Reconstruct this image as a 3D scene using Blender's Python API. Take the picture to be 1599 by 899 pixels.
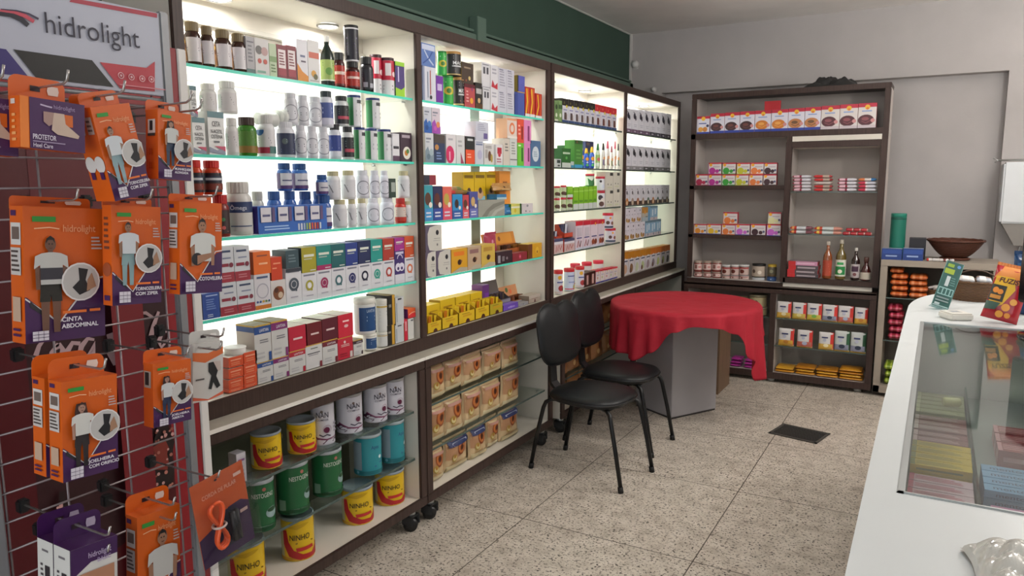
import bpy, bmesh, math, random
from mathutils import Vector, Matrix
random.seed(7)
PI = math.pi
SC = bpy.context.scene
COL = SC.collection
for _o in list(bpy.data.objects): bpy.data.objects.remove(_o)

# ------------------------------------------------------------------ camera
F_PX = 1150.0
YAW, PITCH, ROLL = (math.radians(a) for a in (29.94, 8.125, -0.225))
CAM = Vector((0, 0, 1.55))
_fw = Vector((-math.sin(YAW)*math.cos(PITCH), math.cos(YAW)*math.cos(PITCH), -math.sin(PITCH)))
_r = Vector((math.cos(YAW), math.sin(YAW), 0)); _u = _r.cross(_fw)
RR = _r*math.cos(ROLL) + _u*math.sin(ROLL); UU = _u*math.cos(ROLL) - _r*math.sin(ROLL)
cd = bpy.data.cameras.new('camera'); cam = bpy.data.objects.new('camera', cd); COL.objects.link(cam)
cd.sensor_width = 36; cd.lens = F_PX/1599*36; cd.clip_start = 0.02
cam.matrix_world = Matrix(((RR.x, UU.x, -_fw.x, CAM.x), (RR.y, UU.y, -_fw.y, CAM.y), (RR.z, UU.z, -_fw.z, CAM.z), (0, 0, 0, 1)))
SC.camera = cam
def P(px, py, ax, v):
    "point of the real place seen at this spot of the photograph, on the plane ax = v"
    d = _fw + RR*((px-799.5)/F_PX) - UU*((py-449.5)/F_PX)
    i = 'xyz'.index(ax)
    return CAM + d*((v-CAM[i])/d[i])
def depth_of(p): return (Vector(p)-CAM).dot(_fw)

# ------------------------------------------------------------------ light and exposure
SC.view_settings.view_transform = 'Standard'
SC.view_settings.look = 'None'
SC.view_settings.gamma = 1.0
SC.view_settings.use_curve_mapping = False
SC.view_settings.exposure = 0.0
w = bpy.data.worlds.new('world'); SC.world = w; w.use_nodes = True
w.node_tree.nodes['Background'].inputs[0].default_value = (0.85, 0.93, 1.0, 1)
w.node_tree.nodes['Background'].inputs[1].default_value = 1.0
def area(name, loc, rot, sx, sy, power, color=(1, 1, 1), spread=None):
    l = bpy.data.lights.new(name, 'AREA'); l.shape = 'RECTANGLE'; l.size = sx; l.size_y = sy
    l.energy = power; l.color = color
    if spread: l.spread = spread
    o = bpy.data.objects.new(name, l); COL.objects.link(o); o.location = loc; o.rotation_euler = rot
    return o
# daylight through the open shop front behind the camera, and lamps added out of view for brightness
area('shop_front_daylight', (0.2, -1.75, 1.45), (PI/2, 0, 0), 4.0, 2.3, 40, (0.93, 0.97, 1.0))
def globe(name, loc, power, r=.14, color=(1.0, .97, .93)):
    l = bpy.data.lights.new(name, 'POINT'); l.energy = power; l.shadow_soft_size = r; l.color = color
    o = bpy.data.objects.new(name, l); COL.objects.link(o); o.location = loc
globe('added_lamp_light', (-.55, 2.9, 2.5), 34)
globe('added_lamp_light', (.8, 4.5, 2.2), 40)
globe('added_lamp_light', (1.3, 2.4, 2.3), 14)
area('added_uplight', (1.5, 4.0, 2.0), (PI, 0, 0), .4, 2.0, 75, (1.0, .97, .94))  # unseen uplight, added to brighten the ceiling

# ------------------------------------------------------------------ materials
def lin(c):
    return c/12.92 if c <= 0.04045 else ((c+0.055)/1.055)**2.4
def rgb(h):
    h = h.lstrip('#')
    return tuple(lin(int(h[i:i+2], 16)/255) for i in (0, 2, 4)) + (1,)
_M = {}
def mat(color, rough=0.5, metal=0.0, kind='plain', spec=0.5, coat=0.0, var=0.06):
    key = (color, rough, metal, kind, spec, coat, var)
    if key in _M: return _M[key]
    m = bpy.data.materials.new('mat_'+kind); m.use_nodes = True
    nt = m.node_tree; b = nt.nodes['Principled BSDF']; N = nt.nodes.new; L = nt.links.new
    c = rgb(color) if isinstance(color, str) else tuple(color)+(1,)
    b.inputs['Roughness'].default_value = rough; b.inputs['Metallic'].default_value = metal
    b.inputs['Specular IOR Level'].default_value = spec
    b.inputs['Coat Weight'].default_value = coat
    tc = N('ShaderNodeTexCoord'); nz = N('ShaderNodeTexNoise'); nz.inputs['Scale'].default_value = 9
    L(tc.outputs['Object'], nz.inputs['Vector'])
    mx = N('ShaderNodeMix'); mx.data_type = 'RGBA'
    mx.inputs['A'].default_value = tuple(v*(1-var) for v in c[:3])+(1,)
    mx.inputs['B'].default_value = tuple(min(1, v*(1+var)) for v in c[:3])+(1,)
    L(nz.outputs['Fac'], mx.inputs['Factor']); L(mx.outputs['Result'], b.inputs['Base Color'])
    _M[key] = m
    return m
def C(color, rough=0.45): return mat(color, rough)
def emit(color, strength, name='lamp'):
    key = ('emit', color, strength)
    if key in _M: return _M[key]
    m = bpy.data.materials.new('mat_'+name); m.use_nodes = True; nt = m.node_tree
    b = nt.nodes['Principled BSDF']; b.inputs['Base Color'].default_value = rgb(color)
    b.inputs['Emission Color'].default_value = rgb(color); b.inputs['Emission Strength'].default_value = strength
    _M[key] = m; return m
def glass(tint='#dff2ea', refl=0.08, name='glass', alpha=0.0):
    "thin clear sheet: lets light straight through with a tint, mirrors a little more at grazing angles"
    key = ('glass', tint, refl, alpha)
    if key in _M: return _M[key]
    m = bpy.data.materials.new('mat_'+name); m.use_nodes = True; nt = m.node_tree; N = nt.nodes.new; L = nt.links.new
    nt.nodes.remove(nt.nodes['Principled BSDF']); out = nt.nodes['Material Output']
    t = N('ShaderNodeBsdfTransparent'); t.inputs[0].default_value = rgb(tint)
    g = N('ShaderNodeBsdfGlossy'); g.inputs['Roughness'].default_value = 0.03
    fr = N('ShaderNodeLayerWeight'); fr.inputs[0].default_value = 0.5
    pw = N('ShaderNodeMath'); pw.operation = 'POWER'; pw.inputs[1].default_value = 5.0; L(fr.outputs['Facing'], pw.inputs[0])
    mp = N('ShaderNodeMath'); mp.operation = 'MULTIPLY_ADD'; mp.inputs[1].default_value = 0.9; mp.inputs[2].default_value = refl
    mx = N('ShaderNodeMixShader'); L(pw.outputs[0], mp.inputs[0]); L(mp.outputs[0], mx.inputs[0])
    L(t.outputs[0], mx.inputs[1]); L(g.outputs[0], mx.inputs[2]); L(mx.outputs[0], out.inputs[0])
    _M[key] = m; return m

# ------------------------------------------------------------------ mesh helper
class MB:
    "collects shapes with their materials and links them as ONE mesh object"
    def __init__(s): s.v = []; s.f = []; s.m = []; s.mats = []; s.smooth = []
    def mi(s, m):
        if m not in s.mats: s.mats.append(m)
        return s.mats.index(m)
    def add(s, vs, fs, m, smooth=False):
        o = len(s.v); s.v += [tuple(v) for v in vs]; k = s.mi(m)
        for f in fs: s.f.append(tuple(i+o for i in f)); s.m.append(k); s.smooth.append(smooth)
    def box(s, x0, x1, y0, y1, z0, z1, m):
        s.add([(x, y, z) for x in (x0, x1) for y in (y0, y1) for z in (z0, z1)],
              [(0, 1, 3, 2), (4, 6, 7, 5), (0, 4, 5, 1), (2, 3, 7, 6), (0, 2, 6, 4), (1, 5, 7, 3)], m)
    def bbox(s, x0, x1, y0, y1, z0, z1, m, b=0.003):
        "box with chamfered edges"
        bm = bmesh.new(); bmesh.ops.create_cube(bm, size=1)
        for v in bm.verts:
            v.co = Vector(((x0+x1)/2+v.co.x*(x1-x0), (y0+y1)/2+v.co.y*(y1-y0), (z0+z1)/2+v.co.z*(z1-z0)))
        bmesh.ops.bevel(bm, geom=list(bm.edges), offset=min(b, 0.45*min(x1-x0, y1-y0, z1-z0)), segments=2, affect='EDGES')
        s.bm(bm, m)
    def bm(s, bm, m, smooth=False, M=None):
        bm.verts.index_update()
        s.add([(M @ v.co if M else v.co) for v in bm.verts], [[v.index for v in f.verts] for f in bm.faces], m, smooth); bm.free()
    def lathe(s, prof, m, n=24, cx=0, cy=0, smooth=True, cap=True):
        "prof: (radius, z) pairs bottom to top"
        vs = []; fs = []; k = len(prof)
        for i in range(n):
            a = 2*PI*i/n
            for r, z in prof: vs.append((cx+r*math.cos(a), cy+r*math.sin(a), z))
        for i in range(n):
            j = (i+1) % n
            for q in range(k-1): fs.append((i*k+q, j*k+q, j*k+q+1, i*k+q+1))
        if cap:
            fs.append(tuple(i*k for i in range(n))[::-1]); fs.append(tuple(i*k+k-1 for i in range(n)))
        s.add(vs, fs, m, smooth)
    def tube(s, pts, r, m, n=8, close=False):
        pts = [Vector(p) for p in pts]; vs = []; fs = []; up = Vector((0, 0, 1)); L = len(pts)
        rs = r if isinstance(r, (list, tuple)) else [r]*L
        prev = None
        for i, p in enumerate(pts):
            a = pts[max(0, i-1)]; b = pts[min(L-1, i+1)]
            if close: a = pts[i-1]; b = pts[(i+1) % L]
            t = (b-a).normalized()
            if prev is None: e1 = t.cross(up if abs(t.z) < .9 else Vector((1, 0, 0))).normalized()
            else: e1 = (prev - t*prev.dot(t)).normalized()
            prev = e1; e2 = t.cross(e1)
            for k in range(n):
                an = 2*PI*k/n; vs.append(p+(e1*math.cos(an)+e2*math.sin(an))*rs[i])
        for i in range(L if close else L-1):
            j = (i+1) % L
            for k in range(n): fs.append((i*n+k, i*n+(k+1) % n, j*n+(k+1) % n, j*n+k))
        if not close: fs.append(tuple(range(n))[::-1]); fs.append(tuple((L-1)*n+k for k in range(n)))
        s.add(vs, fs, m, True)
    def surf(s, fn, nu, nv, m, smooth=True, flip=False):
        "grid over fn(u, v), u and v from 0 to 1; m may be a function of (u, v)"
        vs = [fn(i/nu, j/nv) for i in range(nu+1) for j in range(nv+1)]; o = len(s.v); s.v += [tuple(v) for v in vs]
        for i in range(nu):
            for j in range(nv):
                a = i*(nv+1)+j; q = (a, a+nv+1, a+nv+2, a+1)
                if flip: q = q[::-1]
                s.f.append(tuple(k+o for k in q)); s.m.append(s.mi(m((i+.5)/nu, (j+.5)/nv) if callable(m) else m)); s.smooth.append(smooth)
    def mesh(s, name):
        me = bpy.data.meshes.new(name); me.from_pydata(s.v, [], s.f)
        for m in s.mats: me.materials.append(m)
        me.polygons.foreach_set('material_index', s.m); me.polygons.foreach_set('use_smooth', s.smooth)
        me.update(); return me
    def build(s, name, parent=None, loc=(0, 0, 0), rz=0.0):
        o = bpy.data.objects.new(name, s.mesh(name)); COL.objects.link(o)
        if parent: o.parent = parent
        o.location = loc; o.rotation_euler = (0, 0, rz)
        if any(s.smooth):
            pass
        return o
def empty(name, loc=(0, 0, 0), rz=0.0):
    o = bpy.data.objects.new(name, None); COL.objects.link(o); o.location = loc; o.rotation_euler = (0, 0, rz); o.empty_display_size = .05
    return o
def tag(o, label, cat, group=None, kind=None):
    o['label'] = label; o['category'] = cat
    if group: o['group'] = group
    if kind: o['kind'] = kind
    return o
def struct(name, mb, label=None):
    o = mb.build(name); o['kind'] = 'structure'
    if label: o['label'] = label
    return o
def copy_tree(o, parent=None):
    c = o.copy(); COL.objects.link(c)
    if parent: c.parent = parent
    for ch in list(o.children): copy_tree(ch, c)
    return c
ORD = ['zeroth', 'first', 'second', 'third', 'fourth', 'fifth', 'sixth', 'seventh', 'eighth', 'ninth', 'tenth', 'eleventh', 'twelfth']
def smooth_by_angle(me): pass

# ------------------------------------------------------------------ text as flat triangles
_T = {}
def text_tris(s, shear=0.0, bold=0.0, spacing=1.0):
    "triangles of a word, height of capitals about 1, starting at 0"
    key = (s, shear, bold, spacing)
    if key in _T: return _T[key]
    cu = bpy.data.curves.new('word', 'FONT'); cu.body = s; cu.size = 1.37; cu.shear = shear; cu.offset = bold; cu.space_character = spacing
    cu.resolution_u = 4
    o = bpy.data.objects.new('word', cu); COL.objects.link(o)
    dg = bpy.context.evaluated_depsgraph_get(); dg.update()
    me = o.evaluated_get(dg).to_mesh(); me.calc_loop_triangles()
    vs = [(v.co.x, v.co.y) for v in me.vertices]; ts = [tuple(t.vertices) for t in me.loop_triangles]
    o.evaluated_get(dg).to_mesh_clear(); bpy.data.objects.remove(o); bpy.data.curves.remove(cu)
    w = max([v[0] for v in vs] or [1])
    _T[key] = (vs, ts, w); return _T[key]

# ------------------------------------------------------------------ prints on a surface
class Print:
    """draws flat shapes on a surface S(a, b, off): a, b in metres from the lower left of the
    printed face (width W, height H); every op uses fractions of W and H"""
    def __init__(s, mb, S, W, H, curved=False, step=0.0003):
        s.mb = mb; s.W = W; s.H = H; s.c = curved; s.n = 0; s.step = step
        # nothing is printed past the edge of its face
        s.S = (lambda a, b, o: S(a, min(H, max(0, b)), o)) if curved else (lambda a, b, o: S(min(W, max(0, a)), min(H, max(0, b)), o))
    def _off(s): s.n += 1; return s.step*(s.n+1)
    def rect(s, u0, v0, u1, v1, col, rough=.45):
        o = s._off(); nu = nv = 1
        if s.c: nu = max(1, int(abs(u1-u0)*12)+1); nv = max(1, int(abs(v1-v0)*6)+1) if s.c == 2 else 1
        vs = [s.S((u0+(u1-u0)*i/nu)*s.W, (v0+(v1-v0)*j/nv)*s.H, o) for i in range(nu+1) for j in range(nv+1)]
        fs = [(i*(nv+1)+j, (i+1)*(nv+1)+j, (i+1)*(nv+1)+j+1, i*(nv+1)+j+1) for i in range(nu) for j in range(nv)]
        s.mb.add(vs, fs, C(col, rough), bool(s.c))
    def poly(s, pts, col, rough=.45):
        o = s._off()
        if not s.c:
            s.mb.add([s.S(u*s.W, v*s.H, o) for u, v in pts], [tuple(range(len(pts)))], C(col, rough)); return
        bm = bmesh.new(); f = bm.faces.new([bm.verts.new((u*s.W, v*s.H, 0)) for u, v in pts])
        bmesh.ops.triangulate(bm, faces=[f])
        for _ in range(2):
            es = [e for e in bm.edges if e.calc_length() > .012]
            if es: bmesh.ops.subdivide_edges(bm, edges=es, cuts=1); bmesh.ops.triangulate(bm, faces=list(bm.faces))
        bm.verts.index_update()
        s.mb.add([s.S(v.co.x, v.co.y, o) for v in bm.verts], [[v.index for v in f.verts] for f in bm.faces], C(col, rough), True); bm.free()
    def disc(s, u, v, r, col, ry=None, n=18, a0=0):
        "r is a fraction of the height"
        ry = r if ry is None else ry; o = s._off(); rings = 3 if s.c else 1
        vs = [s.S(u*s.W, v*s.H, o)]; fs = []
        for k in range(1, rings+1):
            for i in range(n):
                a = 2*PI*i/n
                vs.append(s.S(u*s.W+r*s.H*math.cos(a)*k/rings, v*s.H+ry*s.H*math.sin(a)*k/rings, o))
        for i in range(n):
            j = (i+1) % n; fs.append((0, 1+i, 1+j))
            for k in range(rings-1): fs.append((1+k*n+i, 1+(k+1)*n+i, 1+(k+1)*n+j, 1+k*n+j))
        s.mb.add(vs, fs, C(col), bool(s.c))
    def ring(s, u, v, r, col, t=.25, ry=None, n=20, a0=0.0, a1=1.0):
        ry = r if ry is None else ry; o = s._off(); vs = []; fs = []
        for i in range(n+1):
            a = 2*PI*(a0+(a1-a0)*i/n)
            for k in (1, 1-t): vs.append(s.S(u*s.W+r*k*s.H*math.cos(a), v*s.H+ry*k*s.H*math.sin(a), o))
        for i in range(n): fs.append((2*i, 2*i+2, 2*i+3, 2*i+1))
        s.mb.add(vs, fs, C(col), bool(s.c))
    def text(s, u, v, h, word, col, fit=None, shear=0.0, bold=0.012, rot=0.0, spacing=1.0):
        "u, v: lower left of the word; h: height fraction; fit: width fraction to squeeze into"
        vs, ts, w = text_tris(word, shear, bold, spacing); o = s._off(); k = h*s.H; kx = k
        if fit: kx = fit*s.W/w
        ca, sa = math.cos(rot), math.sin(rot)
        s.mb.add([s.S(u*s.W+kx*x*ca-k*y*sa, v*s.H+kx*x*sa+k*y*ca, o) for x, y in vs], ts, C(col))
    def bars(s, u0, v0, u1, v1, n, col, seed=0):
        "lines of print too small to read"
        rnd = random.Random(seed); o = s._off(); h = (v1-v0)/n; vs = []; fs = []
        for i in range(n):
            a = v0+h*i+h*.25; b = a+h*.45; e = u0+(u1-u0)*rnd.uniform(.6, 1); k = len(vs)
            vs += [s.S(u0*s.W, a*s.H, o), s.S(e*s.W, a*s.H, o), s.S(e*s.W, b*s.H, o), s.S(u0*s.W, b*s.H, o)]; fs.append((k, k+1, k+2, k+3))
        s.mb.add(vs, fs, C(col))
    def stroke(s, pts, t, col):
        "a stroke of thickness t (fraction of H) through pts"
        o = s._off(); q = [Vector((u*s.W, v*s.H)) for u, v in pts]; vs = []; fs = []
        for i, p in enumerate(q):
            d = (q[min(i+1, len(q)-1)]-q[max(i-1, 0)]).normalized(); n = Vector((-d.y, d.x))
            tt = (t[i] if isinstance(t, (list, tuple)) else t)*s.H/2
            for k in (1, -1):
                c = p+n*tt*k; vs.append(s.S(c.x, c.y, o))
        for i in range(len(q)-1): fs.append((2*i, 2*i+1, 2*i+3, 2*i+2))
        s.mb.add(vs, fs, C(col), bool(s.c))
def draw(pr, ops):
    for op in ops: getattr(pr, op[0])(*op[1:-1], **op[-1]) if isinstance(op[-1], dict) else getattr(pr, op[0])(*op[1:])
# ================================================================== the room
def floor_mat():
    m = bpy.data.materials.new('mat_granite_tile'); m.use_nodes = True; nt = m.node_tree; N = nt.nodes.new; L = nt.links.new
    b = nt.nodes['Principled BSDF']; b.inputs['Roughness'].default_value = .38; b.inputs['Specular IOR Level'].default_value = .35
    tc = N('ShaderNodeTexCoord'); V = tc.outputs['Object']
    def noise(scale, detail=3, rough=.6):
        n = N('ShaderNodeTexNoise'); n.inputs['Scale'].default_value = scale; n.inputs['Detail'].default_value = detail; n.inputs['Roughness'].default_value = rough; L(V, n.inputs['Vector']); return n.outputs['Fac']
    def ramp(src, stops):
        r = N('ShaderNodeValToRGB'); L(src, r.inputs[0]); e = r.color_ramp.elements
        while len(e) < len(stops): e.new(.5)
        for k, (p, c) in enumerate(stops): e[k].position = p; e[k].color = rgb(c)
        return r.outputs[0]
    def mix(a, bb, f):
        x = N('ShaderNodeMix'); x.data_type = 'RGBA'
        for s, v in (('A', a), ('B', bb)):
            if isinstance(v, str): x.inputs[s].default_value = rgb(v)
            else: L(v, x.inputs[s])
        L(f, x.inputs['Factor']); return x.outputs['Result']
    base = ramp(noise(14, 4), [(.3, '#b0a597'), (.5, '#c8beb0'), (.7, '#d6ccbf')])
    spots = ramp(noise(85, 3, .7), [(.55, '#000000'), (.6, '#ffffff')])
    col = mix(base, '#6a625a', spots)
    v = N('ShaderNodeTexVoronoi'); v.inputs['Scale'].default_value = 46; L(V, v.inputs['Vector'])
    vd = ramp(v.outputs['Distance'], [(.14, '#ffffff'), (.26, '#000000')])
    msk = ramp(noise(22, 2), [(.47, '#000000'), (.52, '#ffffff')])
    mul = N('ShaderNodeMath'); mul.operation = 'MULTIPLY'; L(vd, mul.inputs[0]); L(msk, mul.inputs[1])
    col = mix(col, '#332e2b', mul.outputs[0])
    worn = ramp(noise(2.2, 5, .7), [(.52, '#000000'), (.75, '#999999')])
    col = mix(col, '#857c71', worn)
    sep = N('ShaderNodeSeparateXYZ'); L(V, sep.inputs[0])
    def joint(ch, ph):
        a = N('ShaderNodeMath'); a.operation = 'ADD'; a.inputs[1].default_value = ph; L(sep.outputs[ch], a.inputs[0])
        d = N('ShaderNodeMath'); d.operation = 'PINGPONG'; d.inputs[1].default_value = .4; L(a.outputs[0], d.inputs[0])
        c = N('ShaderNodeMath'); c.operation = 'LESS_THAN'; c.inputs[1].default_value = .0026; L(d.outputs[0], c.inputs[0]); return c.outputs[0]
    j = N('ShaderNodeMath'); j.operation = 'MAXIMUM'; L(joint(0, .78+3.2), j.inputs[0]); L(joint(1, -2.84+3.2), j.inputs[1])
    col = mix(col, '#5b534b', j.outputs[0]); L(col, b.inputs['Base Color'])
    rr = N('ShaderNodeMapRange'); rr.inputs['To Min'].default_value = .3; rr.inputs['To Max'].default_value = .55; L(noise(5), rr.inputs[0]); L(rr.outputs[0], b.inputs['Roughness'])
    return m
def wall_mat(color, rough=.8, bump=.05, scale=60):
    m = bpy.data.materials.new('mat_wall_paint'); m.use_nodes = True; nt = m.node_tree; N = nt.nodes.new; L = nt.links.new
    b = nt.nodes['Principled BSDF']; b.inputs['Roughness'].default_value = rough; b.inputs['Specular IOR Level'].default_value = .2
    tc = N('ShaderNodeTexCoord'); n = N('ShaderNodeTexNoise'); n.inputs['Scale'].default_value = 3; n.inputs['Detail'].default_value = 6; L(tc.outputs['Object'], n.inputs['Vector'])
    r = N('ShaderNodeValToRGB'); c = rgb(color); e = r.color_ramp.elements
    e[0].position = .35; e[0].color = tuple(v*.95 for v in c[:3])+(1,); e[1].position = .65; e[1].color = tuple(min(1, v*1.03) for v in c[:3])+(1,)
    L(n.outputs['Fac'], r.inputs[0]); L(r.outputs[0], b.inputs['Base Color'])
    n2 = N('ShaderNodeTexNoise'); n2.inputs['Scale'].default_value = scale; L(tc.outputs['Object'], n2.inputs['Vector'])
    bp = N('ShaderNodeBump'); bp.inputs['Strength'].default_value = bump; bp.inputs['Distance'].default_value = .01; L(n2.outputs['Fac'], bp.inputs['Height']); L(bp.outputs[0], b.inputs['Normal'])
    return m
WALL = wall_mat('#b4afad'); CEIL = wall_mat('#e8e4e0'); GREEN = wall_mat('#3d5348', .55, .02)
XW, YW, ZC = -2.5, 6.5, 2.865
mb = MB(); mb.box(XW, 2.8, -1.9, YW+.3, -.06, 0, floor_mat()); struct('floor', mb, 'speckled grey granite tile floor')
mb = MB(); mb.box(XW-.1, 2.9, -1.9, YW+.3, ZC, ZC+.1, CEIL); struct('ceiling', mb, 'plain off-white ceiling')
mb = MB(); mb.box(XW-.1, XW, -1.9, YW, 0, ZC, GREEN); struct('wall_left', mb, 'dark green wall above the lit cabinets')
mb = MB(); NX0, NX1, NZ = -2.2, .378, 2.335
mb.box(XW-.1, 2.9, YW, YW+.12, NZ, ZC, WALL); mb.box(NX1, 2.9, YW, YW+.12, 0, NZ, WALL); mb.box(XW-.1, NX0, YW, YW+.12, 0, NZ, WALL)
mb.box(XW-.1, 2.9, YW+.12, YW+.2, 0, ZC, WALL); struct('wall_back', mb, 'grey plastered rear wall with a shallow recess')
mb = MB(); mb.box(2.8, 2.9, -1.9, YW, 0, ZC, WALL); struct('wall_right', mb)
mb = MB(); mb.box(XW-.1, 2.9, -2.0, -1.9, 2.55, ZC, WALL); mb.box(XW-.1, -1.9, -2.0, -1.9, 0, 2.55, WALL); mb.box(2.3, 2.9, -2.0, -1.9, 0, 2.55, WALL); struct('wall_front', mb)
# green rail and posts on the left wall
G2 = wall_mat('#5f7468', .5, .02)
mb = MB(); mb.bbox(XW, XW+.05, -1.5, 6.45, 2.36, 2.425, G2); mb.bbox(XW, XW+.035, -1.5, 6.45, 2.44, 2.455, G2); struct('trim_1', mb, 'green rail along the left wall above the cabinets')
mb = MB(); mb.bbox(XW, XW+.06, 3.84, 3.94, 2.3, 2.53, G2); mb.bbox(XW, XW+.05, 6.38, 6.45, 2.1, 2.43, G2); struct('trim_2', mb, 'short green posts on the left wall')
mb = MB(); mb.bbox(XW, XW+.02, 6.47, 6.5, 0, ZC, wall_mat('#c9c6c2')); struct('trim_3', mb)
mb = MB(); mb.bbox(XW, XW+.012, -1.9, 6.47, ZC-.012, ZC, wall_mat('#b9bbb5')); struct('trim_4', mb)
# small sensors on the rear wall
def sensor(px, py, r, lab):
    p = P(px, py, 'y', YW)
    mb = MB(); mb.lathe([(r, 0), (r, .02), (r*.9, .035), (r*.5, .05), (0.001, .052)], mat('#cfcdca', .4), 20)
    t = empty('wall_sensor', (p.x, YW, p.z)); o = mb.build('dome', t); o.rotation_euler = (PI/2, 0, 0)
    mb = MB(); mb.bbox(-r*.7, r*.7, -.01, 0, -r*1.1, r*.7, mat('#d8d6d3', .5)); mb.build('base_plate', t)
    tag(t, lab, 'sensor')
sensor(993, 101, .035, 'round white sensor high on the rear wall beside the green wall')
sensor(1022, 140, .022, 'smaller white disc on the rear wall just above the cabinet top')
# globe lamps added out of view to brighten the room
for lx, ly, lz in ((-.55, 2.9, 2.5), (.8, 4.5, 2.2), (1.3, 2.4, 2.3)):
    t = empty('added_lamp', (lx, ly, lz)); mb = MB(); mb.lathe([(.03, .16), (.05, .10), (.10, .12), (.155, .0), (.12, -.1), (.05, -.15), (.001, -.155)], glass('#ffffff', .03, 'added_globe'), 28, cap=False); mb.build('globe', t)
    mb = MB(); mb.tube([(0, 0, .16), (0, 0, ZC-lz)], .006, mat('#3a3a3a', .4)); mb.lathe([(.05, ZC-lz-.03), (.06, ZC-lz-.001)], mat('#d8d8d8', .4), 20); mb.build('stem', t)
    tag(t, 'clear glass globe lamp added out of view, hanging from the ceiling', 'lamp', 'added globe lamps on the ceiling')
mb = MB(); mb.box(1.28, 1.72, 2.98, 5.02, 1.955, 1.965, mat('#cfcfcf', .4)); mb.box(1.28, 1.29, 2.98, 5.02, 1.965, 2.02, mat('#cfcfcf', .4)); mb.box(1.71, 1.72, 2.98, 5.02, 1.965, 2.02, mat('#cfcfcf', .4))  # trough added out of view to carry the made-up uplight
for y in (3.2, 4.8): mb.tube([(1.5, y, 1.96), (1.5, y, ZC)], .005, mat('#9a9a9a', .4))
o = mb.build('added_uplighter'); tag(o, 'long metal trough added out of view behind the counter as an uplight', 'lamp')
# floor drain
p = P(1248, 677, 'z', 0)
t = empty('floor_drain', (p.x, p.y, 0), math.radians(-12))
mb = MB(); dk = mat('#3b3937', .6); ms = mat('#5a5753', .5, .4)
mb.bbox(-.15, .15, -.12, -.1, 0, .006, ms); mb.bbox(-.15, .15, .1, .12, 0, .006, ms); mb.bbox(-.15, -.13, -.12, .12, 0, .006, ms); mb.bbox(.13, .15, -.12, .12, 0, .006, ms)
mb.build('frame', t)
mb = MB(); mb.box(-.13, .13, -.1, .1, 0.0005, .002, mat('#1f1d1c', .8))
for i in range(9): mb.bbox(-.13, .13, -.098+i*.022, -.086+i*.022, .002, .006, dk, .001)
mb.build('grate', t); tag(t, 'dark square metal drain grate set in the granite floor', 'drain')
# ================================================================== cabinets along the left wall
def lam(color, var=.10, rough=.42):
    "dark streaked laminate"
    key = ('lam', color)
    if key in _M: return _M[key]
    m = bpy.data.materials.new('mat_laminate'); m.use_nodes = True; nt = m.node_tree; N = nt.nodes.new; L = nt.links.new
    b = nt.nodes['Principled BSDF']; b.inputs['Roughness'].default_value = rough
    tc = N('ShaderNodeTexCoord'); mp = N('ShaderNodeMapping'); mp.inputs['Scale'].default_value = (60, 60, 3); L(tc.outputs['Object'], mp.inputs[0])
    n = N('ShaderNodeTexNoise'); n.inputs['Scale'].default_value = 2; n.inputs['Detail'].default_value = 5; L(mp.outputs[0], n.inputs['Vector'])
    b.inputs['Specular IOR Level'].default_value = .22; r = N('ShaderNodeValToRGB'); c = rgb(color); e = r.color_ramp.elements
    e[0].position = .3; e[0].color = tuple(v*(1-var*2.4) for v in c[:3])+(1,); e[1].position = .7; e[1].color = tuple(v*(1+var*2) for v in c[:3])+(1,)
    L(n.outputs['Fac'], r.inputs[0]); L(r.outputs[0], b.inputs['Base Color'])
    _M[key] = m; return m
DARK = lam('#43342f'); CREAM = wall_mat('#d8d2c6', .45, .0); CREAM2 = wall_mat('#b3ad9f', .5, 0)
STEEL = mat('#b9b9b7', .3, .8); CLEARGLASS = glass('#f7fcfa', .03); EDGE = mat('#58dcc2', .15, 0, 'glass_edge', .6)  # teal glow of the lit glass edges painted into their colour
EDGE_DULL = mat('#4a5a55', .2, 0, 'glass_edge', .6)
XB = -2.3      # inside of the back of the upper cabinets
XF = -2.0      # front plane of the upper cabinets
SH = [1.917, 1.643, 1.376, 1.114]
BAYS = [(1.505, 2.65), (2.69, 3.89), (3.985, 5.12), (5.16, 6.39)]
def glass_shelf(parent, y0, y1, z, x0=XB+.005, x1=XF-.022, edge=EDGE, name='glass_shelf', ty=.010):
    mb = MB(); mb.box(x0, x1-.001, y0+.003, y1-.003, z-ty, z, CLEARGLASS)
    mb.box(x1-.001, x1, y0+.003, y1-.003, z-ty, z, edge)
    o = mb.build(name, parent)
    for y in (y0+.012, y1-.012):
        for x in (x1-.045, x0+.05):
            mb = MB(); mb.lathe([(.009, z-ty-.007), (.009, z-ty-.001), (.006, z-ty)], STEEL, 10, cx=x, cy=y); mb.build('shelf_pin', o)
    return o
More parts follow.
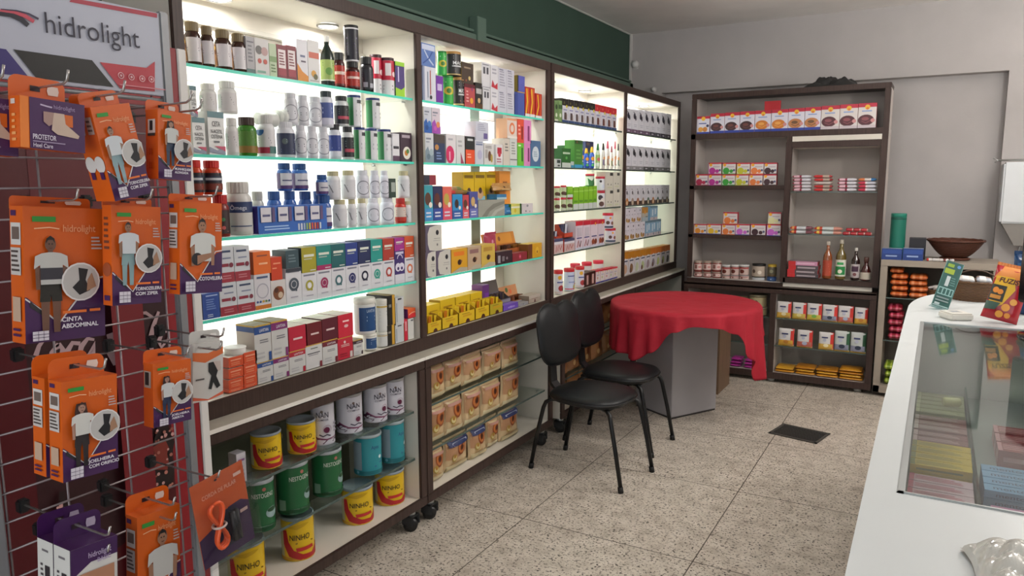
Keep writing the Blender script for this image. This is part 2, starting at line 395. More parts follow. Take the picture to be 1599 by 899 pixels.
def upper(y0, y1, bays, lab, lit, spots):
    t = empty('lit_display_cabinet', (0, 0, 0)); D = (y0+y1)/2
    t.location = (-2.15, D, .79)
    def B(mb, name): 
        o = mb.build(name, t); o.location = (2.15, -D, -.79); return o
    mb = MB(); d = .014
    mb.bbox(XF-d, XF, y0, y1, 2.19, 2.24, DARK); mb.bbox(XF-d, XF+.001, y0, y1, .79, .85, DARK)
    mb.box(-2.34, XF-d, y0, y1, 2.225, 2.24, DARK)
    ps = [(y0, bays[0][0]), (bays[-1][1], y1)]+[(a[1], b[0]) for a, b in zip(bays, bays[1:])]
    for a, b in ps: mb.bbox(XF-d, XF, a, b, .85, 2.19, DARK)
    B(mb, 'front_frame')
    mb = MB()
    for a, b in ps: mb.box(-2.34, XF-d, a+.002, b-.002, .79, 2.225, CREAM)
    mb.box(-2.34, XF-d, y0+.002, y1-.002, .80, .845, CREAM); mb.box(-2.34, XF-d, y0+.002, y1-.002, 2.19, 2.225, CREAM)
    B(mb, 'carcass')
    for i, (a, b) in enumerate(bays):
        mb = MB()
        if lit:
            g = wall_mat('#93a095', .5, 0); e = emit('#fffdf8', lit, 'added_glow_back')  # emission added to the backs in place of bright mirrors
            if i == 0:
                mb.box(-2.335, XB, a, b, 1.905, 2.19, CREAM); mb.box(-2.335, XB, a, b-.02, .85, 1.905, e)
            else:
                ya, yb = 3.53, 3.62
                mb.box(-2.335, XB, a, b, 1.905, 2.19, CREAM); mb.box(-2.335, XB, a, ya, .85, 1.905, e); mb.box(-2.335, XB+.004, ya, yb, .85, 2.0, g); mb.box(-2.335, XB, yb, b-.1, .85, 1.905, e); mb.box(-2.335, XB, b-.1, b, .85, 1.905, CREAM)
        else:
            mb.box(-2.335, XB, a, b, 1.95, 2.19, CREAM); mb.box(-2.335, XB, a, b, .85, 1.95, emit('#fcf8ea', .60, 'added_glow_back'))  # softer emission added to these backs to brighten the bays
            if i == 1: mb.box(XB, XB+.004, 5.44, 5.51, .85, 2.19, wall_mat('#a9a99c', .6, 0))
        B(mb, 'back_panel')
        mb = MB(); mb.bbox(XB, XB+.02, a+.005, b-.005, 2.105, 2.125, mat('#c4bfb4', .4)); B(mb, 'light_rail')
        for z in SH: 
            o = glass_shelf(t, a, b, z, edge=EDGE if lit else EDGE_DULL); o.location = (2.15, -D, -.79)
    for y in spots:
        mb = MB(); mb.lathe([(.045, -.008), (.045, 0), (.034, 0)], STEEL, 24, cap=False); mb.lathe([(.036, -.006), (.036, -.002)], emit('#ffffff', 3, 'spot_lens'), 20)
        o = mb.build('spotlight', t); o.location = (-2.2+2.15, y-D, 2.186-.79)
        l = bpy.data.lights.new('spot_glow', 'AREA'); l.shape = 'DISK'; l.size = .07; l.energy = SPOT_W*(1.0 if lit else 1.6); l.color = (1, .985, .95)
        lo = bpy.data.objects.new('spot_glow', l); COL.objects.link(lo); lo.parent = t; lo.location = (-2.2+2.15, y-D, 2.176-.79)
    # a thin light strip lies along the top edge of the frame
    tag(t, lab, 'cabinet', 'lit glass-shelved wall cabinets'); return t
SPOT_W = 3.0
upper(1.465, 3.932, BAYS[:2], 'nearer lit wall cabinet with glass shelves, added white glow behind jars and cartons', .95, (1.8, 2.327, 2.95, 3.45))
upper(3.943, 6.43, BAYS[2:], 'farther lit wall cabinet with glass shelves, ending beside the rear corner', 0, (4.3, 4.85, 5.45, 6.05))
def caster(t, x, y, dx, dy, r=.032):
    mb = MB(); c = empty('caster', (x-dx, y-dy, 0)); c.parent = t
    mb.lathe([(.012, .062), (.022, .066), (.022, .1)], STEEL, 12); mb.bbox(-.02, .02, -.02, .02, .1-.004, .1, STEEL); mb.build('swivel_mount', c)
    mb = MB(); vs = MB(); vs.lathe([(r*.6, -.022), (r, -.018), (r, .018), (r*.6, .022)], mat('#1b1a1a', .35), 20)
    o = vs.build('wheel', c); o.rotation_euler = (PI/2, 0, .5); o.location = (0, 0, r)
    mb = MB(); mb.bbox(-.03, .03, -.03, -.024, .03, .075, mat('#3a3a3a', .4)); mb.bbox(-.03, .03, .024, .03, .03, .075, mat('#3a3a3a', .4)); mb.bbox(-.03, .03, -.03, .03, .07, .078, mat('#2a2a2a', .4)); mb.build('fork', c)
XL = -1.92
def lower(y0, y1, shelves, lab, inner_dark=False):
    t = empty('open_base_cabinet', (-2.12, (y0+y1)/2, 0)); D = (y0+y1)/2
    def B(mb, name): 
        o = mb.build(name, t); o.location = (2.12, -D, 0); return o
    w = .045; mb = MB(); d = .014
    mb.bbox(XL-d, XL, y0, y1, .738, .775, DARK); mb.bbox(XL-d, XL, y0, y1, .105, .148, DARK)
    mb.bbox(XL-d, XL, y0, y0+w, .148, .738, DARK); mb.bbox(XL-d, XL, y1-w, y1, .148, .738, DARK); B(mb, 'front_frame')
    mb = MB(); mb.box(-2.36, XL+.001, y0, y1, .775, .79, CREAM2); mb.box(XL, XL+.003, y0, y1, .776, .7895, mat('#e6e2da', .4)); B(mb, 'top_board')
    mb = MB(); mb.box(-2.36, XL-d, y0+.002, y0+w-.002, .107, .775, CREAM); mb.box(-2.36, XL-d, y1-w+.002, y1-.002, .107, .775, CREAM)
    mb.box(-2.36, XL-d, y0, y1, .107, .146, CREAM); mb.box(-2.36, -2.345, y0, y1, .107, .775, wall_mat('#7d7b6c', .5, 0)); B(mb, 'carcass')
    for z in shelves:
        o = glass_shelf(t, y0+w, y1-w, z, -2.34, XL-.03, EDGE_DULL); o.location = (2.12, -D, 0)
    for y in (y0+.07, y1-.07): 
        for x in (XL-.045, -2.3): caster(t, x, y, -2.12, D)
    tag(t, lab, 'cabinet', 'open base cabinets on casters'); return t
lower(1.34, 2.560, (.552, .335), 'near open base cabinet on casters holding milk formula tins')
lower(2.562, 3.82, (.548, .335), 'open base cabinet on casters holding three rows of bagged toast')
lower(3.94, 5.18, (.552, .335), 'dark base cabinet behind the two black chairs')
lower(5.182, 6.42, (.552, .335), 'far base cabinet in the dark corner behind the table')
# ================================================================== shelving on the rear wall
YU, YL = 5.93, 5.85
GREYIN = wall_mat('#c6beb8', .5, 0); BACKG = wall_mat('#8f867e', .5, 0)
t = empty('tall_shelf_unit', (-1.045, 6.1, 0)); OFF = (1.045, -6.1, 0)
def B(mb, name, parent=t):
    o = mb.build(name, parent); o.location = OFF; return o
X0, X1 = -1.755, -.338; XM = -1.0; BK = 6.23
mb = MB(); d = .014
for a in ((X0, X1, 2.20, 2.24), (X0, X1, 1.885, 1.93), (X0, XM+.02, 1.49, 1.523), (X0, XM+.02, 1.103, 1.134), (X0, XM+.02, .74, .775)):
    mb.bbox(a[0], a[1], YU, YU+d, a[2], a[3], DARK)
mb.bbox(X0, X0+.04, YU, YU+d, .78, 2.2, DARK); mb.bbox(X1-.04, X1, YU-.001, YU+d, .78, 2.2, DARK)
mb.bbox(XM-.02, XM+.022, YU-.001, YU+d, .78, 1.885, DARK)
mb.bbox(XM+.022, X1-.04, YU-.03, YU-.001, 1.8, 1.845, DARK); mb.bbox(XM+.0, X1-.04, YU-.03, YU-.001, .785, .825, DARK)
mb.bbox(XM-.02, XM+.022, YU-.03, YU-.001, .785, 1.845, DARK); mb.bbox(X1-.045, X1, YU-.03, YU-.001, .785, 1.845, DARK)
B(mb, 'front_frame')
mb = MB()
for a, b in ((X0+.002, X0+.038), (X1-.038, X1-.002)): mb.box(a, b, YU+d, BK, .78, 2.238, GREYIN)
mb.box(XM-.018, XM+.018, YU+d, BK, .78, 1.9, GREYIN)
mb.box(X0, X1, YU+d, BK, 2.21, 2.238, DARK); mb.box(X0, X1, YU+d, BK, 1.89, 1.928, GREYIN)
mb.box(X0, XM, YU+d, BK, 1.495, 1.521, GREYIN); mb.box(X0, XM, YU+d, BK, 1.106, 1.132, GREYIN); mb.box(X0, XM, YU+d, BK, .742, .78, GREYIN)
mb.box(XM, X1-.04, YU+d, BK, 1.8, 1.884, CREAM); mb.box(XM, X1-.04, YU-.012, BK, .79, .823, GREYIN)
B(mb, 'carcass')
mb = MB(); mb.box(X0, X1, BK, BK+.01, .78, 2.24, wall_mat('#a89f98', .5, 0)); B(mb, 'back_panel')
mb = MB(); mb.box(XM+.022, X1-.04, YU-.018, YU+.0, 1.847, 1.884, CREAM); B(mb, 'filler_strip'); mb = MB(); mb.box(XM+.002, X1-.04, YU-.012, YU+.02, .752, .785, CREAM); B(mb, 'filler_strip')
for z in (1.477, 1.157):
    mb = MB(); mb.box(XM+.02, X1-.042, YU+.012, BK, z-.008, z, CLEARGLASS); mb.box(XM+.02, X1-.042, YU+.010, YU+.012, z-.008, z, EDGE_DULL); B(mb, 'glass_shelf')
mb = MB(); mb.box(X0, X1, YL-.0, BK, .735, .75, DARK); mb.bbox(X0, X1, YL, YL+d, .70, .75, DARK); mb.bbox(X0, X1, YL, YL+d, .03, .082, DARK)
for a in ((X0, X0+.04), (-1.075, -1.03), (X1-.045, X1)): mb.bbox(a[0], a[1], YL, YL+d, .08, .70, DARK)
B(mb, 'base_frame')
mb = MB()
for a in ((X0+.002, X0+.038), (-1.073, -1.032), (X1-.043, X1-.002)): mb.box(a[0], a[1], YL+d, BK, .05, .735, GREYIN)
mb.box(X0, X1, YL+d, BK, .045, .08, GREYIN); mb.box(X0, X1, BK, BK+.01, .05, .75, wall_mat('#968d85', .5, 0)); B(mb, 'base_carcass')
for z in (.512, .296):
    for a, b in ((X0+.04, -1.075), (-1.03, X1-.045)):
        mb = MB(); mb.box(a, b, YL+.02, BK, z-.008, z, CLEARGLASS); mb.box(a, b, YL+.018, YL+.02, z-.008, z, EDGE_DULL); B(mb, 'glass_shelf')
for x in (-1.6, -1.05, -.43):
    for y in (YL+.05, 6.2):
        c = MB(); c.lathe([(.012, .0), (.027, .004), (.03, .015), (.03, .03), (.02, .038)], mat('#8d8d8a', .3, .3), 14); o = c.build('foot', t); o.location = (x+1.045, y-6.1, 0)
tag(t, 'tall dark-framed shelf unit standing against the rear wall', 'shelf')
# black cloth lying on top
p = P(1298, 124, 'y', 6.02); mb = MB(); rnd = random.Random(3)
def cl(u, v):
    x = (u-.5)*.36; y = (v-.5)*.22; e = max(0, 1-(2*u-1)**2)*max(0, 1-(2*v-1)**2)
    return (x, y, .001+max(0, .085*e**.6*(.55+.45*math.sin(9*u+5*v)*math.cos(11*v-3*u)) + .02*e*math.sin(31*u)*math.sin(23*v)))
mb.surf(cl, 36, 24, mat('#232323', .55, 0, 'cloth')); t2 = mb.build('crumpled_cloth'); t2.location = (p.x, 6.06, 2.242)
tag(t2, 'crumpled black plastic bag lying on top of the tall rear shelf unit', 'bag')
# ------------------------------------------------------------------ low grey shelf unit right of it
t = empty('low_shelf_unit', (.1, 6.0, 0)); OFF = (-.1, -6.0, 0); YG = 5.83
GB = wall_mat('#9c9286', .5, 0)
a, b = -.327, .395
mb = MB(); mb.bbox(a, b, YG, BK, .955, 1.0, GB); mb.bbox(a, a+.045, YG, BK, .03, .955, GB); mb.bbox(b-.045, b, YG, BK, .03, .955, GB); mb.bbox(a, b, YG, BK, .03, .085, GB); mb.box(a, b, BK-.012, BK, .05, .97, wall_mat('#5d554e', .6, 0)); B(mb, 'carcass', t)
for z in (.73, .42):
    mb = MB(); mb.box(a+.045, b-.045, YG+.02, BK-.012, z-.008, z, CLEARGLASS); mb.box(a+.045, b-.045, YG+.018, YG+.02, z-.008, z, EDGE_DULL); B(mb, 'glass_shelf', t)
for x in (a+.1, b-.1):
    for y in (YG+.05, BK-.06):
        c = MB(); c.lathe([(.012, .0), (.02, .004), (.022, .015), (.022, .03)], mat('#8d8d8a', .3, .3), 14); o = c.build('foot', t); o.location = (x-.1, y-6.0, 0)
tag(t, 'low grey-beige open shelf unit beside the tall one, wicker bowl on top', 'shelf')
# ================================================================== pedestal table with the red cloth
TC = Vector((-1.405, 4.71, 0)); TR = .475
t = empty('pedestal_table', tuple(TC))
mb = MB(); GREYP = wall_mat('#a7a4a6', .45, 0)
ang = math.atan2(4.93-4.58, -1.23+1.43)
near = Vector((-1.432, 4.583, 0)); e1 = Vector((math.cos(ang), math.sin(ang), 0)); e2 = Vector((-e1.y, e1.x, 0))
s1, s2 = .405, .36
pc = near+e1*s1/2+e2*s2/2
mb.bbox(-s1/2, s1/2, -s2/2, s2/2, .012, .742, GREYP, .003); o = mb.build('pedestal', t); o.location = tuple(pc-TC); o.rotation_euler = (0, 0, ang)
mb = MB(); mb.box(-s1/2+.004, s1/2-.004, -s2/2+.004, s2/2-.004, 0, .012, mat('#3a3635', .6)); o = mb.build('plinth', t); o.location = tuple(pc-TC); o.rotation_euler = (0, 0, ang)
mb = MB(); mb.lathe([(TR-.012, .742), (TR-.006, .745), (TR-.006, .765), (TR-.012, .768)], mat('#7c5a3c', .5), 64); mb.build('table_top', t)
tag(t, 'round table on a grey square pedestal, top hidden under a red cloth', 'table')
# the cloth: a square sheet thrown over the disc
mb = MB(); Z0 = .772
def cloth_drop(a):
    "how far the hem hangs below the rim, by direction"
    pts = [(-160, .30), (-128, .29), (-108, .31), (-96, .25), (-80, .11), (-66, .075), (-50, .085), (-34, .13), (-20, .30), (-6, .46), (6, .44), (22, .26), (45, .12), (75, .14), (100, .4), (120, .3), (150, .14), (175, .2), (200, .30)]
    a = (a+160) % 360-160
    for (p0, d0), (p1, d1) in zip(pts, pts[1:]):
        if p0 <= a <= p1:
            f = (a-p0)/(p1-p0); f = f*f*(3-2*f); return d0+(d1-d0)*f
    return .2
NA = 220
def cloth_fn(u, v):
    a = u*2*PI; deg = math.degrees(a)
    if v <= .4:
        r = (TR+.002)*v/.4; return (r*math.cos(a), r*math.sin(a), Z0+.0015*math.sin(7*a)*v)
    f = (v-.4)/.6; D = cloth_drop(deg); 
    fold = math.sin(a*13+.7)*.5+math.sin(a*23+2)*.4+math.sin(a*37+1)*.2
    side = min(1, max(0, (math.cos(a)+.95)/.35)); amp = .04*f*min(1, D/.22)*(.15+.85*side)
    fl = .012*math.sin(min(1, f*D/.02)*PI/2)
    r = TR+.002+fl*(.3+.7*side)+amp*fold+.04*f*D*side
    z = Z0-D*f-.0*f
    if f < .08: z = Z0-D*f
    return (r*math.cos(a), r*math.sin(a), z)
def red_cloth():
    m = bpy.data.materials.new('mat_red_cloth'); m.use_nodes = True; nt = m.node_tree; N = nt.nodes.new; L = nt.links.new
    b = nt.nodes['Principled BSDF']; b.inputs['Base Color'].default_value = rgb('#c0142c'); b.inputs['Roughness'].default_value = .75; b.inputs['Sheen Weight'].default_value = .08; b.inputs['Sheen Tint'].default_value = rgb('#e04050')
    tc = N('ShaderNodeTexCoord'); wv = N('ShaderNodeTexNoise'); wv.inputs['Scale'].default_value = 6; wv.inputs['Detail'].default_value = 4; L(tc.outputs['Object'], wv.inputs['Vector'])
    bp = N('ShaderNodeBump'); bp.inputs['Strength'].default_value = .5; bp.inputs['Distance'].default_value = .03; L(wv.outputs['Fac'], bp.inputs['Height']); L(bp.outputs[0], b.inputs['Normal'])
    mx = N('ShaderNodeMix'); mx.data_type = 'RGBA'; mx.inputs['A'].default_value = rgb('#980c22'); mx.inputs['B'].default_value = rgb('#b4142c'); L(wv.outputs['Fac'], mx.inputs['Factor']); L(mx.outputs['Result'], b.inputs['Base Color'])
    return m
mb.surf(cloth_fn, NA, 40, red_cloth())
o = mb.build('tablecloth', None, tuple(TC)); sm = o.modifiers.new('thick', 'SOLIDIFY'); sm.thickness = .0015; sm.offset = 1
tag(o, 'plain red cloth draped unevenly over the round table', 'tablecloth')
# ================================================================== the two black chairs
BLK = mat('#131517', .42, 0, 'vinyl', .35, 0, .1); BLKM = mat('#0f0f10', .35, .2, 'painted_tube')
def cushion(mb, fn_r, zc, th, m, n=48, puff=.35, tilt=None):
    "rounded pad whose outline radius is fn_r(angle)"
    rings = []
    prof = [(0.0, -th/2), (.86, -th/2), (.97, -th*.36), (1.0, -.05*th), (.985, th*.2), (.93, th*.42), (.8, th*.5+th*puff*.25), (.55, th*.5+th*puff*.6), (.3, th*.5+th*puff*.9), (0.0, th*.5+th*puff)]
    def f(u, v):
        k = v*(len(prof)-1); i = min(int(k), len(prof)-2); t = k-i
        r = prof[i][0]*(1-t)+prof[i+1][0]*t; z = prof[i][1]*(1-t)+prof[i+1][1]*t
        a = u*2*PI; R = fn_r(a); return (R*r*math.cos(a), R*r*math.sin(a), zc+z)
    mb.surf(f, n, len(prof)-1, m)
def superell(a, rx, ry, e=3.0):
    c, s = abs(math.cos(a)), abs(math.sin(a)); return ((c/rx)**e+(s/ry)**e)**(-1/e)
def seat_r(a):
    r = superell(a, .215, .205, 2.9); return r*(1+.03*math.cos(a))
def back_r(a):      # a measured in the plane of the backrest: x across, y up; a shallow dip in the top edge
    r = superell(a, .198, .168, 3.5); d = abs(((a-PI/2+PI) % (2*PI))-PI)
    r *= 1-.13*math.exp(-(d/.26)**2)
    low = max(0, -math.sin(a)); return r*(1+.05*low)
t = empty('office_chair', (-1.54, 3.535, 0), math.radians(-7.5))
mb = MB(); cushion(mb, seat_r, .428, .05, BLK, puff=.3); mb.build('seat', t)
mb = MB(); mb.tube([(seat_r(a)*1.0*math.cos(a), seat_r(a)*1.0*math.sin(a), .427) for a in [2*PI*k/48 for k in range(48)]], .004, mat('#0c0c0d', .4), 6, True); mb.build('seat_piping', t)
# backrest: pad standing up at the back (local -x side), leaning back
mb = MB(); cushion(mb, back_r, 0, .035, BLK, puff=.45)
bk = mb.build('backrest', t); 
Mb = Matrix(((0, 0, 1, -.235), (1, 0, 0, 0.03), (0, 1, 0, .735), (0, 0, 0, 1)))   # pad x -> y, pad y -> z, pad z -> x
bk.matrix_local = Mb @ Matrix.Rotation(math.radians(-9), 4, 'X')
mb = MB(); mb.tube([(back_r(a)*math.cos(a), back_r(a)*math.sin(a), 0) for a in [2*PI*k/48 for k in range(48)]], .0042, mat('#0c0c0d', .4), 6, True)
o = mb.build('backrest_piping', t); o.matrix_local = Mb @ Matrix.Rotation(math.radians(-9), 4, 'X')
mb = MB()       # flat bar that carries the backrest, curving down and under the seat
path = [(-.272, .78), (-.268, .70), (-.265, .60), (-.26, .52), (-.255, .455), (-.215, .415), (-.15, .40), (0, .402)]
for i in range(len(path)-1):
    (x0, z0), (x1, z1) = path[i], path[i+1]
    for yy in (1,):
        vs = []
        n = Vector((z1-z0, 0, -(x1-x0))).normalized()*.008
        for (x, z) in ((x0, z0), (x1, z1)):
            for s in (-1, 1):
                for y in (-.03, .03): vs.append((x+n.x*s, y, z+n.z*s))
        mb.add(vs, [(0, 1, 5, 4), (2, 6, 7, 3), (0, 4, 6, 2), (1, 3, 7, 5), (0, 2, 3, 1), (4, 5, 7, 6)], mat('#141415', .45))
mb.build('back_support', t)
for sx, sy in ((-1, -1), (-1, 1), (1, -1), (1, 1)):
    x = .275*sx+(-.008 if sx < 0 else 0); y = .172*sy
    mb = MB(); mb.tube([(x, y, .018), (x*.87, y*.97, .2), (x*.74, y*.92, .355), (x*.70, y*.88, .385), (x*.60, y*.8, .402), (x*.3, y*.6, .404)], .0115, BLKM, 10)
    l = mb.build('leg', t)
    mb = MB(); mb.tube([(x*1.004, y, 0), (x*.985, y*.99, .03)], .0145, mat('#080808', .6), 10); mb.build('foot_cap', l)
mb = MB(); mb.tube([(-.19, -.13, .404), (-.19, .13, .404)], .011, BLKM); mb.tube([(.17, -.13, .404), (.17, .13, .404)], .011, BLKM); mb.bbox(-.14, .14, -.05, .05, .396, .408, BLKM); mb.build('under_frame', t)
tag(t, 'front black vinyl chair with padded back, nearer the camera', 'chair', 'black chairs by the table')
c2 = copy_tree(t); c2.location = (-1.585, 4.05, 0); c2.rotation_euler = (0, 0, math.radians(-2)); c2['label'] = 'rear black vinyl chair, tucked between the front chair and the table'

# ================================================================== white counter with glass-topped display well
WH = mat('#c9cdcd', .35, 0, 'white_laminate', .5, 0, .02)
t = empty('glass_top_counter', (.3, 2.4, 0)); OFF = (-.3, -2.4, 0)
CX, ZT = -.0785, 1.0; GX0, GY0, GY1, GX1 = -.03, 1.425, 3.285, .46
def top_outline():
    pts = [(CX+.002, .2), (CX+.0, 1.0), (CX-.008, 2.0), (CX-.008, 3.45)]
    for i in range(1, 13):
        a = PI-(PI/2)*i/12; pts.append((CX-.008+.22+.22*math.cos(a), 3.62+.0+.62*math.sin(a)*1.0))
    pts += [(.95, 4.27), (.95, .2)]; return pts
# top slab built as strips around the well so that the opening is real
bm = bmesh.new()
out = top_outline(); 
vo = [bm.verts.new((x, y, ZT)) for x, y in out]; hole = [(GX0, GY0), (GX0, GY1), (GX1, GY1), (GX1, GY0)]
vh = [bm.verts.new((x, y, ZT)) for x, y in hole]
es = [bm.edges.new((vo[i], vo[(i+1) % len(vo)])) for i in range(len(vo))]+[bm.edges.new((vh[i], vh[(i+1) % 4])) for i in range(4)]
bmesh.ops.triangle_fill(bm, use_beauty=True, edges=es)
r = bmesh.ops.extrude_face_region(bm, geom=list(bm.faces)); bmesh.ops.translate(bm, verts=[v for v in r['geom'] if isinstance(v, bmesh.types.BMVert)], vec=(0, 0, -.03))
bmesh.ops.recalc_face_normals(bm, faces=list(bm.faces))
mb = MB(); mb.bm(bm, WH); o = mb.build('counter_top', t); o.location = OFF
mb = MB(); mb.box(CX+.03, .9, .25, 4.1, .05, .60, WH); mb.box(CX+.04, .88, .3, 4.05, 0, .05, mat('#3b3b3b', .5))
mb.box(CX+.03, GX0-.012, .25, 4.1, .6, .97, WH); mb.box(GX1+.012, .9, .25, 4.1, .6, .97, WH); mb.box(GX0-.012, GX1+.012, .25, GY0-.012, .6, .97, WH); mb.box(GX0-.012, GX1+.012, GY1+.012, 4.1, .6, .97, WH)
o = mb.build('counter_body', t); o.location = OFF
mb = MB(); INN = wall_mat('#d6d6d2', .4, 0)
mb.box(GX0-.012, GX0, GY0-.012, GY1+.012, .6, .99, INN); mb.box(GX1, GX1+.012, GY0-.012, GY1+.012, .6, .99, INN); mb.box(GX0, GX1, GY0-.012, GY0, .6, .99, INN); mb.box(GX0, GX1, GY1, GY1+.012, .6, .99, INN); mb.box(GX0, GX1, GY0, GY1, .6, .61, wall_mat('#c6c7c4', .4, 0))
o = mb.build('display_well', t); o.location = OFF
mb = MB(); al = mat('#aeb2b1', .3, .5)
for a in ((GX0, GX0+.013, GY0, GY1), (GX1-.013, GX1, GY0, GY1)): mb.bbox(a[0], a[1], a[2], a[3], ZT-.012, ZT+.003, al, .002)
mb.bbox(GX0, GX1, GY0, GY0+.008, ZT-.012, ZT+.003, al, .002); mb.bbox(GX0, GX1, GY1-.012, GY1, ZT-.012, ZT+.003, al, .002)
o = mb.build('metal_rim', t); o.location = OFF
mb = MB(); mb.box(GX0+.013, GX1-.013, GY0+.008, GY1-.012, ZT-.006, ZT, glass('#f3f8f6', .07)); o = mb.build('glass_top', t); o.location = OFF
mb = MB(); mb.box(.136, .142, GY0+.01, GY1-.01, .611, .76, glass('#cfeee6', .08)); o = mb.build('divider', t); o.location = OFF
tag(t, 'long white counter with a glass-topped display well at the right', 'counter')
# ================================================================== packaged goods: builders
def uz(F, px, z):
    "coordinate along the shelf of photo column px at height z, on the plane of frame F"
    ax, v = F; A = _fw + RR*((px-799.5)/F_PX) + UU*(449.5/F_PX); Bv = -UU/F_PX
    i = 'xyz'.index(ax); dz = z-CAM.z; dv = v-CAM[i]
    py = (dv*A.z-dz*A[i])/(dz*Bv[i]-dv*Bv.z)
    p = P(px, py, ax, v); return (p.y if ax == 'x' else p.x), py
def zt(F, px, py): return P(px, py, *F).z
def world(F, u, back, z):
    "place: u along the shelf, back = distance behind the front plane"
    return (F[1]-back, u, z) if F[0] == 'x' else (u, F[1]+back, z)
def frz(F): return PI/2 if F[0] == 'x' else 0.0
_MC = {}
def memo(key, fn):
    if key not in _MC: _MC[key] = fn()
    return _MC[key]
LEVELS = [.1455, .3355, .5485, .79, .8455, 1.114, 1.376, 1.643, 1.917, 2.19]
def roof(F, z0):
    "height of the board or shelf above z0 on the left wall"
    if F[0] != 'x' or F[1] > -1.8: return 9
    for l in LEVELS:
        if l > z0+.03 and l not in (.8455,): return l-.018 if l not in (.79, 2.19) else l-.02
    return 9
def in_bay(F, z0, a, b):
    "keeps goods between the side boards of their compartment"
    if F[0] != 'x' or F[1] > -1.8: return a, b
    m = (a+b)/2
    for y0, y1 in sorted(BAYS if z0 > .8 else LOWS, key=lambda q: abs(m-(q[0]+q[1])/2)-(q[1]-q[0])/2)[:1]:
        return max(a, y0+.004), min(b, y1-.004)
    return a, b
LOWS = [(1.386, 2.514), (2.608, 3.774), (3.986, 5.134), (5.228, 6.374)]
def rd(x, k=.002): return round(round(x/k)*k, 5)
def mesh_obj(name, me, parent=None):
    o = bpy.data.objects.new(name, me); COL.objects.link(o)
    if parent: o.parent = parent
    return o
def carton_mesh(W, D, H, st):
    mb = MB(); c = C(st['body']); sd = C(st.get('side', st['body'])); tp = C(st.get('top', st['body']))
    vs = [(x, y, z) for x in (-W/2, W/2) for y in (0, D) for z in (0, H)]
    mb.add(vs, [(0, 4, 5, 1)], c); mb.add(vs, [(2, 3, 7, 6)], c); mb.add(vs, [(0, 1, 3, 2), (4, 6, 7, 5)], sd); mb.add(vs, [(1, 5, 7, 3)], tp); mb.add(vs, [(0, 2, 6, 4)], c)
    S = lambda a, b, o: (a-W/2, -o, b)
    draw(Print(mb, S, W, H), st.get('ops', []))
    SL = lambda a, b, o: (-W/2-o, D-a, b)
    draw(Print(mb, SL, D, H), st.get('side_ops', []))
    ST = lambda a, b, o: (a-W/2, b, H+o)
    draw(Print(mb, ST, W, D), st.get('top_ops', [('rect', .02, .46, .98, .5, st.get('flap', '#b8b4ae'))] if D > .02 else []))
    return mb.mesh('carton')
def carton(F, L, R, T, st, lab, group=None, z0=None, D=.07, back=0.0, name='carton', cat='box', gap=.001, tilt=0.0, rz=0.0, Bp=None):
    G = (F[0], F[1]-back if F[0] == 'x' else F[1]+back)
    m = (L+R)/2
    if z0 is None: z0 = zt(G, m, Bp)
    a, _ = uz(G, L, z0); b, _ = uz(G, R, z0); a, b = in_bay(F, z0, a, b); H = max(.012, min(zt(G, m, T), roof(F, z0))-z0-.0005); W = max(.008, b-a-gap)
    W, H = rd(W), rd(H, .001)
    me = memo(('carton', W, D, H, id(st)), lambda: carton_mesh(W, D, H, st))
    o = mesh_obj(name, me); o.location = world(G, (a+b)/2, 0, z0); o.rotation_euler = (0, tilt, frz(F)+rz)
    _KEEP.append(st); tag(o, lab, cat, group); o['_top'] = z0+H+.0005; return o
_KEEP = []
# ---- round things.  prof of the body is in fractions of (r, h)
SHAPES = {
 'jar':   dict(body=[(.9, 0), (1, .02), (1, .66), (.97, .71), (.80, .77), (.72, .80)], neck=.80, lid=[(.80, .79), (.82, .80), (.82, .985), (.78, 1.0)], lab=(.08, .64)),
 'pill':  dict(body=[(.9, 0), (1, .02), (1, .70), (.93, .78), (.74, .84), (.70, .85)], neck=.84, lid=[(.76, .83), (.78, .84), (.78, .985), (.74, 1.0)], lab=(.08, .68)),
 'tub':   dict(body=[(.93, 0), (.98, .02), (1, .80), (.97, .84), (.94, .86)], neck=.84, lid=[(1.0, .84), (1.03, .85), (1.03, .985), (.98, 1.0)], lab=(.06, .80)),
 'tin':   dict(body=[(.99, 0), (1.015, .005), (1.015, .015), (.99, .025), (.99, .93), (1.01, .94), (1.01, .95)], neck=.93, lid=[(1.0, .925), (1.03, .935), (1.03, .985), (1.0, 1.0), (.93, .995), (.92, .985)], lab=(.03, .92)),
 'canister': dict(body=[(.98, 0), (1, .01), (1, .93), (.98, .94)], neck=.93, lid=[(1.0, .925), (1.02, .93), (1.02, .99), (.98, 1.0)], lab=(.04, .92)),
 'bottle': dict(body=[(.95, 0), (1, .02), (1, .56), (.92, .63), (.55, .76), (.36, .82), (.34, .90)], neck=.88, lid=[(.38, .88), (.42, .89), (.42, .99), (.38, 1.0)], lab=(.1, .52)),
 'winebottle': dict(body=[(.9, 0), (1, .03), (1, .56), (.88, .64), (.45, .74), (.34, .80), (.34, .93)], neck=.92, lid=[(.37, .90), (.39, .905), (.39, .99), (.35, 1.0)], lab=(.08, .5)),
 'flask': dict(body=[(.8, 0), (1, .05), (.98, .35), (.6, .58), (.38, .68), (.36, .82)], neck=.8, lid=[(.4, .8), (.46, .82), (.46, .98), (.4, 1.0)], lab=(.06, .36)),
 'tube':  dict(body=[(.7, 0), (.9, .03), (1, .3), (.98, .6), (.6, .74), (.5, .76)], neck=.74, lid=[(.62, .72), (.62, .8), (.38, .98), (.25, 1.0)], lab=(.1, .55)),
 'glassjar': dict(body=[(.94, 0), (1, .04), (1, .74), (.88, .82), (.86, .84)], neck=.8, lid=[(.9, .80), (.94, .81), (.94, .985), (.9, 1.0)], lab=(.2, .7)),
}
